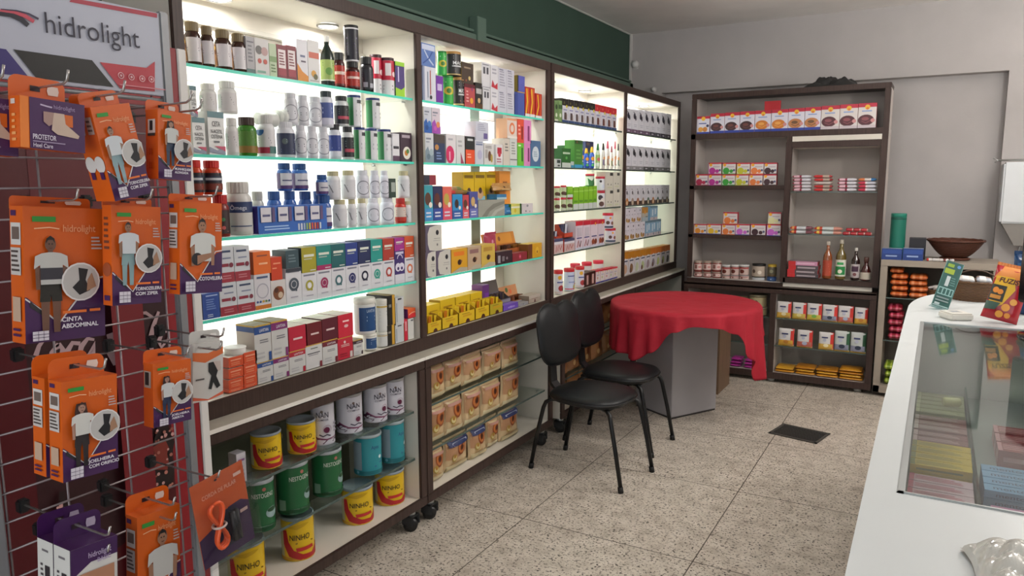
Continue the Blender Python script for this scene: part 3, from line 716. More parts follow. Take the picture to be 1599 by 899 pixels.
def round_item(F, L, R, T, shape, st, lab, group=None, z0=None, Bp=None, back=0.0, rot=-.7, name='jar', cat='jar', parts=True, lean=None):
    sh = SHAPES[shape]; G = (F[0], F[1]-back if F[0] == 'x' else F[1]+back); m = (L+R)/2
    if z0 is None: z0 = zt(G, m, Bp)
    for _ in range(3):
        u, py = uz(G, m, z0+.05); p = world(G, u, 0, z0+.05); r = (R-L)/2/F_PX*depth_of(p)*.985/1.0
        r = max(.008, r); ua, ub = in_bay(F, z0, u-r, u+r); r = min(r, (ub-ua)/2) if ub-ua > .01 else r
        G2 = (G[0], G[1]-r if G[0] == 'x' else G[1]+r); u, py = uz(G2, m, z0+.05); ua, ub = in_bay(F, z0, u-r*1.05, u+r*1.05); u = ub-r*1.05 if ub < u+r*1.05-1e-6 else (ua+r*1.05 if ua > u-r*1.05+1e-6 else u)
    if isinstance(rot, tuple): rot = -math.atan2(abs(u) if F[0] == 'x' else 0, abs(F[1]))+rot[0]
    H = max(.02, min(zt(G2, m, T), roof(F, z0))-z0-.0005); r, H = rd(r), rd(H)
    t = empty(name, world(G2, u, 0, z0), frz(F)); 
    k = (r, H, shape, id(st), round(rot, 2)); _KEEP.append(st)
    def body():
        mb = MB(); bc = st['body'] if not isinstance(st['body'], str) else C(st['body'], st.get('rough', .3))
        mb.lathe([(a*r, b*H) for a, b in sh['body']], bc, 28)
        return mb.mesh('body')
    def label():
        mb = MB(); v0, v1 = sh['lab']; hh = (v1-v0)*H; n = 28
        lc = st.get('label')
        if lc: mb.lathe([(r+.0004, v0*H), (r+.0004, v1*H)], C(lc, st.get('lrough', .4)), 28, cap=False)
        S = lambda a, b, o: ((r+.0004+o)*math.sin((a/(PI*r)-.5)*PI+rot), -(r+.0004+o)*math.cos((a/(PI*r)-.5)*PI+rot), v0*H+b)
        pr = Print(mb, S, PI*r, hh, 1, .0004); draw(pr, st.get('ops', []))
        for (b0, b1, c) in st.get('bands', []):
            pr.n += 1; mb.lathe([(r+.0004+.0003*pr.n, v0*H+b0*hh), (r+.0004+.0003*pr.n, v0*H+b1*hh)], C(c), 28, cap=False)
        return mb.mesh('label') if mb.f else None
    def lid():
        mb = MB(); lc = C(st.get('lid', '#f0f0f0'), .4); pts = [(a*r, b*H) for a, b in sh['lid']]
        if shape in ('jar', 'pill', 'glassjar'):
            n = 40; vs = []; fs = []   # ribbed cap
            for i in range(n):
                a = 2*PI*i/n; q = 1.0 if i % 2 else .965
                for rr_, z in pts: vs.append((rr_*q*math.cos(a), rr_*q*math.sin(a), z))
            kk = len(pts)
            for i in range(n):
                j = (i+1) % n
                for q in range(kk-1): fs.append((i*kk+q, j*kk+q, j*kk+q+1, i*kk+q+1))
            fs.append(tuple(i*kk+kk-1 for i in range(n))); fs.append(tuple(i*kk for i in range(n))[::-1]); mb.add(vs, fs, lc)
        else: mb.lathe(pts, lc, 28)
        if st.get('lidtop'): mb.lathe([(pts[-1][0]*.98, H), (pts[-1][0]*.98, H+.002), (.001, H+.002)], C(st['lidtop']), 28)
        return mb.mesh('lid')
    mesh_obj('body', memo(('b',)+k, body), t); ml = memo(('l',)+k, label)
    if ml: mesh_obj('label', ml, t)
    mesh_obj('lid', memo(('d',)+k, lid), t)
    if lean: t.rotation_euler = lean
    tag(t, lab, cat, group); t['_top'] = z0+H+.0005; return t
def pouch_mesh(W, H, T, st, seed):
    mb = MB(); rnd = random.Random(seed); ph = rnd.uniform(0, 6); fat = st.get('fat', 1.0)
    def th(u, v):
        q = max(0, 1-abs(2*u-1)**3.2)*max(0, 1-abs(2*v-1)**4); return T/2*q**.5*(1+.10*math.sin(7*u+ph)*math.sin(5*v+ph)) + .0012
    def pos(u, v, side, o=0.0):
        sq = 1-.07*math.sin(PI*v)**.5*abs(2*u-1)**2*.0
        x = (u-.5)*W*(1-.06*math.sin(PI*v)*fat); t = th(u, v)
        return (x, T/2-side*(t+o)+.004*math.sin(3*v+ph), v*H)
    base = C(st['body'], st.get('rough', .28))
    mb.surf(lambda u, v: pos(u, v, 1), 16, 16, base); mb.surf(lambda u, v: pos(u, v, -1), 12, 12, C(st.get('back', st['body']), .35), flip=True)
    S = lambda a, b, o: pos(min(1, max(0, a/W)), min(1, max(0, b/H)), 1, o)
    draw(Print(mb, S, W, H, 2, .0006), st.get('ops', []))
    if st.get('seal', 1):   # crimped seals at both ends
        for v0 in (0, 1):
            vs = []; fs = []; n = 24; s = -1 if v0 == 0 else 1
            for i in range(n+1):
                u = i/n; x = (u-.5)*W
                vs.append((x, T/2+.0012*(1 if i % 2 else -1), v0*H)); vs.append((x, T/2+.0012*(1 if i % 2 else -1), v0*H+s*(.0 if v0 == 0 else .012)))
            for i in range(n): fs.append((2*i, 2*i+2, 2*i+3, 2*i+1))
            if v0: mb.add(vs, fs, C(st.get('sealc', st['body']), .3))
    return mb.mesh('pouch')
def pouch(F, L, R, T, st, lab, group=None, z0=None, Bp=None, th=.05, back=0.0, name='pouch', cat='bag', seed=0, lean=(0, 0), rz=0.0):
    G = (F[0], F[1]-back if F[0] == 'x' else F[1]+back); m = (L+R)/2
    if z0 is None: z0 = zt(G, m, Bp)
    a, _ = uz(G, L, z0); b, _ = uz(G, R, z0); a, b = in_bay(F, z0, a, b); H = max(.02, min(zt(G, m, T), roof(F, z0))-z0-.014*(st.get('seal', 1))); W = max(.02, b-a-.001); W, H = rd(W), rd(H)
    _KEEP.append(st); me = memo(('pouch', W, H, th, id(st), seed), lambda: pouch_mesh(W, H, th, st, seed))
    o = mesh_obj(name, me); o.location = world(G, (a+b)/2, 0, z0); o.rotation_euler = (lean[0], lean[1], frz(F)+rz)
    tag(o, lab, cat, group); o['_top'] = z0+H; return o
def bar_mesh(W, D, H, cols, seed, flat=.5):
    "wrapped bar or packet lying down, long side W to the front; cols: list of (u1, colour)"
    mb = MB(); rnd = random.Random(seed); ph = rnd.uniform(0, 6)
    def cm(u, v):
        for e, c in cols:
            if u <= e: return C(c, .3)
        return C(cols[-1][1], .3)
    def f(u, v):
        a = v*2*PI; e = max(0, 1-abs(2*u-1)**6)**.5
        cx, sx = math.cos(a), math.sin(a); k = (abs(cx)**3+abs(sx)**3)**(-1/3)
        y = D/2-k*cx*D/2*(.9+.1*e); z = H/2+k*sx*H/2*(e*.97+.03)*(.93+.05*math.sin(9*u+ph))
        return ((u-.5)*W, y, z)
    mb.surf(f, 20, 16, cm, flip=True)
    return mb.mesh('packet')
def bar(F, L, R, z0, H, cols, lab, group=None, D=.05, back=0.0, name='snack_bar', cat='bar', seed=0, rz=0.0):
    G = (F[0], F[1]-back if F[0] == 'x' else F[1]+back)
    a, _ = uz(G, L, z0); b, _ = uz(G, R, z0); W = rd(b-a-.002); _KEEP.append(cols)
    me = memo(('bar', W, D, H, id(cols), seed % 3), lambda: bar_mesh(W, D, H, cols, seed))
    o = mesh_obj(name, me); o.location = world(G, (a+b)/2, 0, z0); o.rotation_euler = (0, 0, frz(F)+rz); tag(o, lab, cat, group); return o
def oid(o): return o['_top']
def nth(i, n, word='from left'):
    if n == 1: return 'only'
    if i == 0: return 'leftmost'
    if i == n-1: return 'rightmost'
    return ORD[i+1]+' '+word
# ================================================================== goods in the nearest lit bay
FU = ('x', -2.032); Z = [z+.0006 for z in SH]; ZB = .8505
BAY1 = 'nearest lit bay'; 
def T3(body='#e9e8ea', txt='#8a8a90', **k): d = dict(body=body, ops=[('bars', .15, .5, .85, .85, 4, txt)]); d.update(k); return d
# ---- top shelf
amber = dict(body='#3a1c10', rough=.15, label='#d8d2d4', lid='#7b6a4a', lidtop='#c9b890', ops=[('bars', .3, .42, .8, .62, 2, '#77707a'), ('poly', [(.04, .0), (.3, .0), (.12, .45), (.22, 1), (.02, 1)], '#8a5a28'), ('disc', .14, .82, .09, '#e0b04a'), ('disc', .2, .62, .07, '#6b3a1c')])
for i, (L, R, T) in enumerate([(289, 313.5, 36), (313.5, 334.5, 42), (336, 361, 48), (361, 384.5, 54)]):
    round_item(FU, L, R, T, 'jar', amber, '%s of four dark amber jars, honey-white labels, gold caps, top shelf, %s' % (nth(i, 4).split()[0], BAY1), 'amber honey-labelled jars', z0=Z[0])
def topbox(L, R, T, st, lab, **k): return carton(FU, L, R, T, st, lab+', top shelf, '+BAY1, z0=Z[0], **k)
topbox(386, 399, 57.5, dict(body='#a7a3a5', ops=[('rect', 0, 0, 1, .12, '#4d6a66'), ('bars', .2, .3, .8, .8, 5, '#77757a'), ('rect', .1, .84, .9, .88, '#6b6870')]), 'plain grey carton with a thin teal foot')
topbox(399.5, 421.7, 61, dict(body='#cfcbc8', ops=[('disc', .28, .68, .12, '#5c5753'), ('disc', .68, .66, .12, '#b3908c'), ('disc', .3, .38, .07, '#b33a2a'), ('disc', .7, .38, .07, '#b8452e'), ('rect', .1, .06, .7, .12, '#7fa896')]), 'white carton with four round photos')
topbox(422, 433.5, 68.5, dict(body='#b7c7a4', ops=[('rect', 0, .45, 1, .62, '#7d9c66'), ('bars', .15, .12, .85, .4, 3, '#5f7d4c')]), 'narrow pale green carton')
redw = dict(body='#7d2430', ops=[('rect', .12, .08, .88, .86, '#e4d7d6'), ('rect', .12, .08, .88, .3, '#9b2f3c'), ('bars', .2, .38, .8, .8, 5, '#7a3038')])
topbox(434, 449, 70.5, redw, 'left one of two small wine-red and white cartons', group='wine-red cartons'); topbox(449.3, 464, 72, redw, 'right one of two small wine-red and white cartons', group='wine-red cartons')
topbox(465, 482, 62, dict(body='#dfdde2', ops=[('poly', [(0, 0), (1, 0), (1, .14), (.45, .24), (0, .42)], '#d98a2b'), ('rect', .3, .58, .75, .63, '#6a6f8a'), ('rect', .35, .46, .8, .5, '#5a4f5e')]), 'tall white carton with an orange wave at its foot')
topbox(482.3, 500.4, 63.5, dict(body='#dcdad8', ops=[('rect', .08, .58, .95, .72, '#c96a55'), ('disc', .45, .22, .08, '#d09a3c'), ('disc', .6, .15, .07, '#5d5a30'), ('rect', .1, .04, .9, .07, '#b9b4b0')]), 'tall white carton with a salmon band')
round_item(FU, 501, 522, 56.5, 'bottle', dict(body='#1b2a22', label='#a9bf6b', lid='#e8e6e0', rough=.2, ops=[('disc', .55, .45, .18, '#6f9e4d'), ('bars', .25, .68, .8, .9, 2, '#5a7a3c'), ('rect', 0, .0, 1, .06, '#e9efe0')]), 'dark green bottle with white cap and green label, top shelf, '+BAY1, z0=Z[0], name='bottle', cat='bottle')
redj = dict(body='#38090c', label='#a8281f', lid='#151515', rough=.25, ops=[('rect', .2, .55, .85, .7, '#e2c9c2'), ('rect', 0, .0, 1, .1, '#5b0f12'), ('bars', .2, .2, .8, .48, 2, '#d98a6c')])
a = round_item(FU, 520.5, 539, 83, 'jar', redj, 'red-labelled black jar right beside the green bottle, '+BAY1, 'red-labelled black jars', z0=Z[0], back=.02)
b = round_item(FU, 539, 562, 97, 'jar', redj, 'red-labelled black jar carrying a tall black bottle, '+BAY1, 'red-labelled black jars', z0=Z[0])
round_item(FU, 537.5, 560.5, 41, 'canister', dict(body='#e5e3e8', label='#1d1b26', lid='#101012', ops=[('bars', .25, .62, .75, .74, 1, '#b9a8d6'), ('bars', .25, .2, .75, .55, 4, '#6b5d86')], bands=[(.96, 1.0, '#e8e6ec')]), 'tall black canister stacked on a red jar, top shelf, '+BAY1, z0=oid(b), name='canister', cat='canister')
round_item(FU, 561.5, 583.5, 89.5, 'jar', dict(body='#1a1a1d', label='#23222b', lid='#141414', ops=[('rect', .3, .1, .5, .35, '#9a9aa5'), ('rect', .6, .08, .8, .3, '#a7a7b1'), ('bars', .25, .5, .8, .85, 3, '#57566a')]), 'short black supplement jar with black cap, top shelf, '+BAY1, z0=Z[0])
rw = dict(body='#d9d7d9', label='#dad7d8', lid='#3a1a1f', ops=[('rect', 0, .42, 1, 1, '#bd1f3b'), ('rect', .35, .55, .62, .92, '#e3dadb'), ('disc', .8, .6, .08, '#e8c9cc'), ('bars', .25, .1, .75, .3, 2, '#9c8d92')])
round_item(FU, 578, 597, 86, 'tin', rw, 'left one of two red and white tins, top shelf, '+BAY1, 'red and white tins', z0=Z[0], name='tin', cat='tin', back=.03)
round_item(FU, 595, 615.5, 91, 'tin', rw, 'right one of two red and white tins, top shelf, '+BAY1, 'red and white tins', z0=Z[0], name='tin', cat='tin')
topbox(618, 632.5, 97, dict(body='#4c3a78', side='#2d5a33', ops=[('poly', [(0, 0), (1, 0), (1, .3), (.6, .2), (0, .25)], '#9dd02c'), ('rect', 0, .88, 1, 1, '#9ccf3b'), ('rect', .25, .42, .38, .85, '#cfc6e8')]), 'purple carton with lime green ends', D=.05)
# ---- second shelf
W2 = dict(body='#dcdad8', lid='#d9d7d4', label='#d3d0d0', ops=[('bars', .3, .3, .75, .8, 4, '#a8a4a8'), ('rect', .1, .15, .3, .9, '#b8c0ba')])
silver = dict(body='#cfced4', lid='#c8c7cd', label='#d2d1d7', ops=[('ring', .5, .5, .42, '#8c8b95', .1), ('bars', .34, .4, .72, .62, 2, '#55555f')])
ceta = dict(body='#dfe0de', side='#cfd0ce', ops=[('rect', 0, .86, 1, 1, '#5b7f86'), ('text', .25, .66, .12, 'CETA', '#3a3a40', {'fit': .5}), ('text', .15, .5, .09, 'N-ACETIL', '#222226', {'fit': .7}), ('text', .15, .38, .09, 'CISTEINA', '#222226', {'fit': .7}), ('rect', .3, .28, .65, .32, '#66666c'), ('poly', [(0, .05), (1, .0), (1, .2), (.5, .1), (0, .18)], '#8a8fa2'), ('poly', [(.3, .2), (1, .08), (1, .2)], '#c2506b')])
a = carton(FU, 302.5, 322.5, 183.5, ceta, 'white carton with a teal top and black lettering, seen narrow, left on the second shelf', z0=Z[1], group='acetylcysteine cartons', D=.05)
b = carton(FU, 327, 352.6, 174.5, ceta, 'larger white carton with teal top, CETA lettering, second shelf, '+BAY1, z0=Z[1], group='acetylcysteine cartons', D=.09)
carton(FU, 298, 309, 134, ceta, 'white carton half hidden behind the dark frame post, second shelf, '+BAY1, z0=oid(a), D=.05)
round_item(FU, 312, 337.5, 131, 'jar', W2, 'cream-white jar standing on the white cartons, left, second shelf, '+BAY1, 'plain white jars', z0=oid(b), back=.01)
c = round_item(FU, 352.5, 372.6, 184, 'jar', W2, 'white jar partly hidden behind the CETA carton, second shelf, '+BAY1, 'plain white jars', z0=Z[1])
round_item(FU, 340, 370, 128, 'jar', W2, 'larger white jar stacked on top of the CETA carton, second shelf, '+BAY1, 'plain white jars', z0=oid(b), back=.005)
round_item(FU, 371, 401, 183, 'jar', dict(body='#3a7d1e', label='#4e7a2a', lid='#3c2a22', rough=.15, ops=[('bars', .2, .45, .85, .9, 4, '#9cc06c'), ('rect', 0, 0, 1, .32, '#8a6a2a')]), 'bright green jar with a dark brown cap, second shelf, '+BAY1, z0=Z[1])
round_item(FU, 402, 430, 180, 'jar', dict(body='#dadadb', label='#d6d4d6', lid='#c3c2c0', ops=[('bars', .2, .4, .7, .7, 3, '#7d7d8c'), ('rect', 0, 0, .6, .26, '#a32440'), ('rect', .6, 0, 1, .3, '#3d6a66'), ('disc', .25, .95, .2, '#2f5f9e')]), 'white jar with a crimson label foot, second shelf, '+BAY1, z0=Z[1])
navy = dict(body='#d6d6dc', label='#2c3450', lid='#cfcfd4', ops=[('disc', .45, .62, .14, '#5e6c6a'), ('bars', .3, .1, .8, .3, 2, '#7d89b0'), ('bars', .5, .55, .9, .75, 2, '#aab2c6')])
round_item(FU, 432.5, 461, 191, 'pill', navy, 'white jar with a wide navy label, second shelf, '+BAY1, z0=Z[1])
xs = [(461, 479), (479, 496.5), (496.7, 514)]
lo = [round_item(FU, L, R, 196+i, 'pill', silver, '%s of three silvery white jars, front row, second shelf, %s' % (nth(i, 3).split()[0], BAY1), 'silvery white jars', z0=Z[1]) for i, (L, R) in enumerate(xs)]
d1 = round_item(FU, 513.5, 533, 194, 'pill', dict(body='#d3d4dc', label='#2c3f86', lid='#14161c', ops=[('rect', 0, 0, 1, .25, '#cfd0da'), ('bars', .3, .35, .7, .45, 1, '#93a0cc')]), 'white jar with blue label and black cap, second shelf, '+BAY1, z0=Z[1])
blk = dict(body='#cfd0d0', label='#1e1f22', lid='#14161a', ops=[('rect', .3, .25, .9, .42, '#b9495a'), ('bars', .35, .5, .85, .85, 3, '#8f9794')])
d2 = round_item(FU, 533.5, 553, 198, 'pill', blk, 'black-labelled jar with a red strip, lower one, second shelf, '+BAY1, 'black-labelled jars', z0=Z[1])
grn = dict(body='#c9ccd0', label='#d5d5d8', lid='#1f3370', ops=[('rect', 0, 0, .42, 1, '#2f7d4a'), ('rect', .6, .8, .95, .92, '#3a3a40'), ('bars', .55, .3, .95, .6, 2, '#8a8a92')])
g = []
for i, (L, R, T) in enumerate([(553, 570.5, 199), (571, 589, 201), (590, 611, 202)]):
    g.append(round_item(FU, L, R, T, 'canister', grn, '%s of three green and white jars, navy caps, lower row, %s' % (nth(i, 3).split()[0], BAY1), 'green and white jars', z0=Z[1]))
carton(FU, 613.5, 624.5, 208.5, dict(body='#d9d8dc', ops=[('rect', 0, 0, 1, .2, '#54384f'), ('rect', .1, .45, .9, .55, '#35353c')]), 'narrow white carton with a plum foot, second shelf, '+BAY1, z0=Z[1])
carton(FU, 625.5, 644, 207, dict(body='#3c2836', ops=[('rect', .15, .82, .85, .92, '#a89aa4'), ('disc', .55, .3, .22, '#e0dcd0'), ('disc', .5, .3, .1, '#c77c2c'), ('disc', .62, .36, .08, '#4c7a3a')]), 'plum brown carton with a white disc, second shelf, '+BAY1, z0=Z[1])
# upper row, standing on the lower jars
zz = oid(lo[0])
for i, (L, R, T) in enumerate([(444, 464.3, 146), (464.6, 482, 149), (482.3, 502, 152)]):
    round_item(FU, L, R, T, 'pill', silver, '%s of three silvery white jars, upper row, second shelf, %s' % (nth(i, 3).split()[0], BAY1), 'silvery white jars', z0=zz, back=.01)
round_item(FU, 499, 520.5, 143, 'pill', dict(body='#cfd0d8', label='#4a5a94', lid='#1c2b30', ops=[('rect', 0, 0, 1, .3, '#c9c8d8'), ('bars', .3, .45, .8, .85, 2, '#a9b5d6')]), 'white and blue jar with dark cap, upper row, second shelf, '+BAY1, z0=zz)
round_item(FU, 522, 544.5, 150, 'pill', blk, 'black-labelled jar with a red strip, upper one, second shelf, '+BAY1, 'black-labelled jars', z0=oid(d2))
round_item(FU, 543, 563.5, 149, 'canister', grn, 'green and white navy-capped jar, upper row left, second shelf, '+BAY1, 'green and white jars', z0=oid(g[0]))
round_item(FU, 572, 593.5, 152, 'canister', grn, 'green and white navy-capped jar standing alone in the upper row, '+BAY1, 'green and white jars', z0=oid(g[1]))
# two white jars lying on their sides with their caps to the left
def lying_jar(px0, px1, py, r, z, lab):
    G = ('x', FU[1]-.05); y0, _ = uz(G, px0, z); y1, _ = uz(G, px1, z); Lh = y1-y0
    t = empty('jar', (G[1], y1, z+r), 0); mb = MB(); mb.lathe([(a*r, b*Lh) for a, b in SHAPES['jar']['body']], C('#d2d2cc'), 28); b = mb.build('body', t)
    mb = MB(); mb.lathe([(a*r, b*Lh) for a, b in SHAPES['jar']['lid']], C('#c6c8c0'), 24); l = mb.build('lid', t); mb = MB(); mb.lathe([(r+.0005, .1*Lh), (r+.0005, .6*Lh)], C('#c9c9c4'), 28, cap=False); q = mb.build('label', t)
    for o in (b, l, q): o.rotation_euler = (PI/2, 0, 0)
    tag(t, lab, 'jar', 'white jars lying down')
lying_jar(402, 430, 178, .026, oid(lo[0])-.012, 'white jar lying on its side, left one, second shelf, '+BAY1)
lying_jar(431, 459, 178, .03, oid(lo[0])-.004, 'white jar lying on its side, right one, second shelf, '+BAY1)
# ---- third shelf
orj = dict(body='#c8401c', label='#2a2028', lid='#c92018', rough=.15, ops=[('rect', 0, .55, 1, .85, '#262c44'), ('rect', .3, .62, .9, .74, '#cdd0d6'), ('rect', 0, .12, 1, .45, '#7a3226'), ('bars', .3, .15, .85, .42, 3, '#d98f6c')])
lowj = dict(body='#7d1d18', label='#3c2a2a', lid='#b01a1e', ops=[('disc', .35, .8, .08, '#b33f3a'), ('disc', .6, .6, .08, '#3f7a4c'), ('disc', .4, .4, .08, '#5aa04a'), ('disc', .6, .25, .08, '#c45a58'), ('bars', .3, .04, .8, .14, 1, '#8a6c66')])
c1 = round_item(FU, 303, 330, 304, 'jar', lowj, 'dark red jar behind the hanging box, left one, third shelf, '+BAY1, 'dark red jars', z0=Z[2])
c2 = round_item(FU, 331, 359, 304, 'jar', lowj, 'dark red jar right of the hanging orange box, third shelf, '+BAY1, 'dark red jars', z0=Z[2])
round_item(FU, 296, 316, 247, 'jar', orj, 'orange-shouldered jar with red cap, left one, third shelf, '+BAY1, 'orange-shouldered jars', z0=oid(c1), back=.005)
round_item(FU, 316.5, 345.5, 248, 'jar', orj, 'orange-shouldered jar with red cap, right one, third shelf, '+BAY1, 'orange-shouldered jars', z0=oid(c2))
round_item(FU, 353, 394, 284, 'jar', dict(body='#cfccc8', label='#c4c3bf', lid='#c6c2bd', ops=[('rect', 0, .62, 1, .98, '#283a63'), ('text', .3, .72, .14, 'Ômega', '#c9cfdd', {'fit': .4}), ('rect', .3, .15, .85, .19, '#4a5878')]), 'big white tub with a navy band, third shelf, '+BAY1, z0=Z[2])
omega = dict(body='#3a62a8', label='#ccc9d0', lid='#1d4a86', rough=.15, ops=[('rect', 0, .0, .3, 1, '#5b4a6e'), ('rect', .4, .5, .9, .58, '#43436a'), ('rect', .3, 0, 1, .22, '#4a2c66')])
tray = dict(body='#2f5fae', side='#3a2f86', ops=[('rect', .0, 0, 1, .4, '#2d62b4'), ('bars', .08, .1, .45, .3, 2, '#9fc0e6')]+[('rect', .55+.04*k, .05, .575+.04*k, .3, c) for k, c in enumerate(['#b9c4d0', '#cfd4dc', '#9fb0c0', '#8fae6a', '#c9b04a', '#c94f3a', '#d9734a', '#b03a3a', '#c9d0d8'])]
            +[('rect', .03+.235*k, .42, .17+.235*k, .95, '#cfccd4') for k in range(4)]+[('rect', .05+.235*k, .62, .15+.235*k, .7, '#54547a') for k in range(4)]+[('rect', .175+.235*k, .42, .215+.235*k, .95, '#5d4a72') for k in range(4)])
tr = carton(FU, 404, 511, 320, tray, 'long blue display tray of fish-oil cartons, third shelf, '+BAY1, z0=Z[2], D=.05, name='display_box')
ob = [round_item(FU, L, R, 298, 'jar', omega, '%s of four blue-capped jars behind the blue tray, %s' % (nth(i, 4).split()[0], BAY1), 'blue-capped jars behind the tray', z0=Z[2], back=.06) for i, (L, R) in enumerate([(418, 440), (443, 464), (467, 488), (489, 508)])]
round_item(FU, 394, 413, 299, 'jar', dict(body='#b9b7b2', label='#b1aeb0', lid='#a7a39c'), 'grey-capped jar left of the blue-capped jars, third shelf, '+BAY1, z0=Z[2], back=.06)
for i, (L, R) in enumerate([(433, 455), (455.5, 480)]):
    round_item(FU, L, R, 251, 'jar', omega, '%s blue-capped jar on top of the lower blue-capped row, %s' % (('left', 'right')[i], BAY1), 'blue-capped jars on top', z0=oid(ob[0]), back=.055)
k1 = round_item(FU, 496, 518, 304.5, 'jar', omega, 'blue-capped jar right of the blue tray, lower one, '+BAY1, 'blue-capped jars right of the tray', z0=Z[2])
round_item(FU, 493, 512, 273, 'jar', omega, 'blue-capped jar right of the blue tray, upper one, '+BAY1, 'blue-capped jars right of the tray', z0=oid(k1))
sw = dict(body='#d8d7d8', label='#cfced2', lid='#b9b08c', ops=[('stroke', [(.05, .95), (.3, .7), (.45, .3), (.9, .05)], .07, '#7c7b80'), ('bars', .4, .45, .9, .75, 2, '#a2a1aa')])
sw2 = dict(body='#d0d0da', label='#d2d1db', lid='#cfcfd8', ops=[('ring', .5, .5, .42, '#7d7c88', .12), ('bars', .32, .42, .75, .6, 2, '#5a5966')])
lo3 = []
for i, (L, R, T) in enumerate([(519.5, 542, 311.5), (542.5, 557, 311), (557.5, 572.5, 310), (573, 592.5, 309), (593, 616, 308)]):
    lo3.append(round_item(FU, L, R, T, 'pill', sw if i < 3 else sw2, '%s of five white jars, lower row, third shelf, %s' % (nth(i, 5).split()[0], BAY1), 'white jars on the third shelf', z0=Z[2]))
for i, (L, R, T) in enumerate([(509, 531.5, 267), (533, 555, 266), (556, 576.5, 266), (577, 593, 266), (593.3, 607, 266)]):
    round_item(FU, L, R, T, 'pill', sw if i < 2 else sw2, '%s of five white jars, upper row, third shelf, %s' % (nth(i, 5).split()[0], BAY1), 'white jars on the third shelf', z0=oid(lo3[min(i, 4)]))
rj = round_item(FU, 617, 634, 309, 'jar', dict(body='#c02a1a', label='#c9b9b0', lid='#b0201a', ops=[('rect', 0, 0, 1, .3, '#b52c1c'), ('bars', .2, .4, .8, .85, 3, '#c85a40')]), 'small red jar at the right end of the third shelf, '+BAY1, z0=Z[2])
rk = round_item(FU, 634.5, 648, 314, 'pill', sw, 'white jar in the right corner of the third shelf, '+BAY1, z0=Z[2])
round_item(FU, 621, 640, 267, 'pill', sw, 'white jar stacked on the small red jar, third shelf, '+BAY1, z0=oid(rj))
carton(FU, 608, 618.5, 278.5, dict(body='#24382f', ops=[('rect', .3, .3, .9, .8, '#9aa39c')]), 'small dark green carton between the stacked white jars, '+BAY1, z0=oid(lo3[4]), D=.04)
# ---- fourth shelf
mg = dict(body='#c9cdd2', side='#b6babf', ops=[('rect', 0, 0, 1, .28, '#9c2f3c'), ('rect', .15, .84, .8, .9, '#3c4a66'), ('rect', .25, .66, .8, .7, '#8088a0'), ('rect', .1, .44, .62, .53, '#8c2c3e'), ('disc', .8, .48, .07, '#7c3040'), ('bars', .2, .08, .8, .22, 2, '#c07880')])
m1 = [carton(FU, L, R, T, mg, '%s white and wine-red mineral carton of the lower pair, fourth shelf, %s' % (s, BAY1), 'white and wine-red mineral cartons', z0=Z[3]) for L, R, T, s in ((345, 371.5, 440, 'left'), (372, 398.5, 437, 'right'))]
for q, (L, R, T, s) in zip(m1, ((343, 367, 385, 'left'), (367.5, 391.5, 383.5, 'right'))): carton(FU, L, R, T, mg, '%s white and wine-red mineral carton of the upper pair, fourth shelf, %s' % (s, BAY1), 'white and wine-red mineral cartons', z0=oid(q))
carton(FU, 318, 344, 457, dict(body='#2b4a94', side='#1f2f66', ops=[('rect', .2, .88, .9, .93, '#9fb4dd'), ('bars', .2, .35, .8, .8, 5, '#6d88c4'), ('bars', .25, .06, .6, .2, 2, '#b9c6e2')]), 'tall royal blue carton beside the hanging box, fourth shelf, '+BAY1, z0=Z[3])
w1 = carton(FU, 399, 424, 427.5, dict(body='#cfcdd2', ops=[('ring', .5, .52, .22, '#a9a8b4', .15), ('rect', 0, 0, 1, .12, '#c9762a'), ('rect', .15, .88, .85, .94, '#4b5a7c')]+[('disc', .14+.18*k, .22, .035, c) for k, c in enumerate(['#3c4a8a', '#2f4f8a', '#c9a03c', '#6a8a4a', '#3a5a7a'])]), 'white carton with a pale ring and orange foot, fourth shelf, '+BAY1, z0=Z[3])
w2 = carton(FU, 424.5, 447.3, 436.5, dict(body='#cfcbc9', ops=[('disc', .5, .5, .27, '#7a4a2c'), ('disc', .35, .62, .1, '#4c2818'), ('disc', .62, .42, .12, '#c9b49c'), ('disc', .65, .66, .09, '#8c3c24')]), 'white carton with a nut photo, fourth shelf, '+BAY1, z0=Z[3])
carton(FU, 396.5, 423.5, 392, dict(body='#dd6a24', side='#b34c18', ops=[('rect', .2, .78, .8, .84, '#8a4a3c'), ('rect', .3, .42, .8, .5, '#f0b58a')]), 'larger orange carton of the stacked two, fourth shelf, '+BAY1, z0=oid(w1))
carton(FU, 424, 441.5, 401, dict(body='#c9401f', side='#8c2a16', ops=[('rect', .2, .7, .85, .76, '#e89a78'), ('rect', .1, .5, .5, .55, '#e89a78')]), 'smaller red-orange carton of the stacked two, fourth shelf, '+BAY1, z0=oid(w2))
emb = ['#46505c', '#a8a03a', '#9c2f5c', '#3f6a70', '#2c3068', '#23253c', '#3a9e8e', '#b04038', '#3f2a66', '#d0704a']
nm = ['dark grey', 'olive', 'magenta', 'slate teal', 'navy', 'black-blue', 'turquoise', 'red', 'purple', 'orange']
xs = [(447.8, 472.3), (472.6, 495.7), (496, 518.7), (519, 540.7), (541, 560.4), (560.8, 580), (580.3, 598.7), (599, 616.7), (617, 632.5), (632.8, 650)]
tp = [418, 425, 420.5, 417, 414, 411, 408.5, 406, 430, 401]
E4 = []
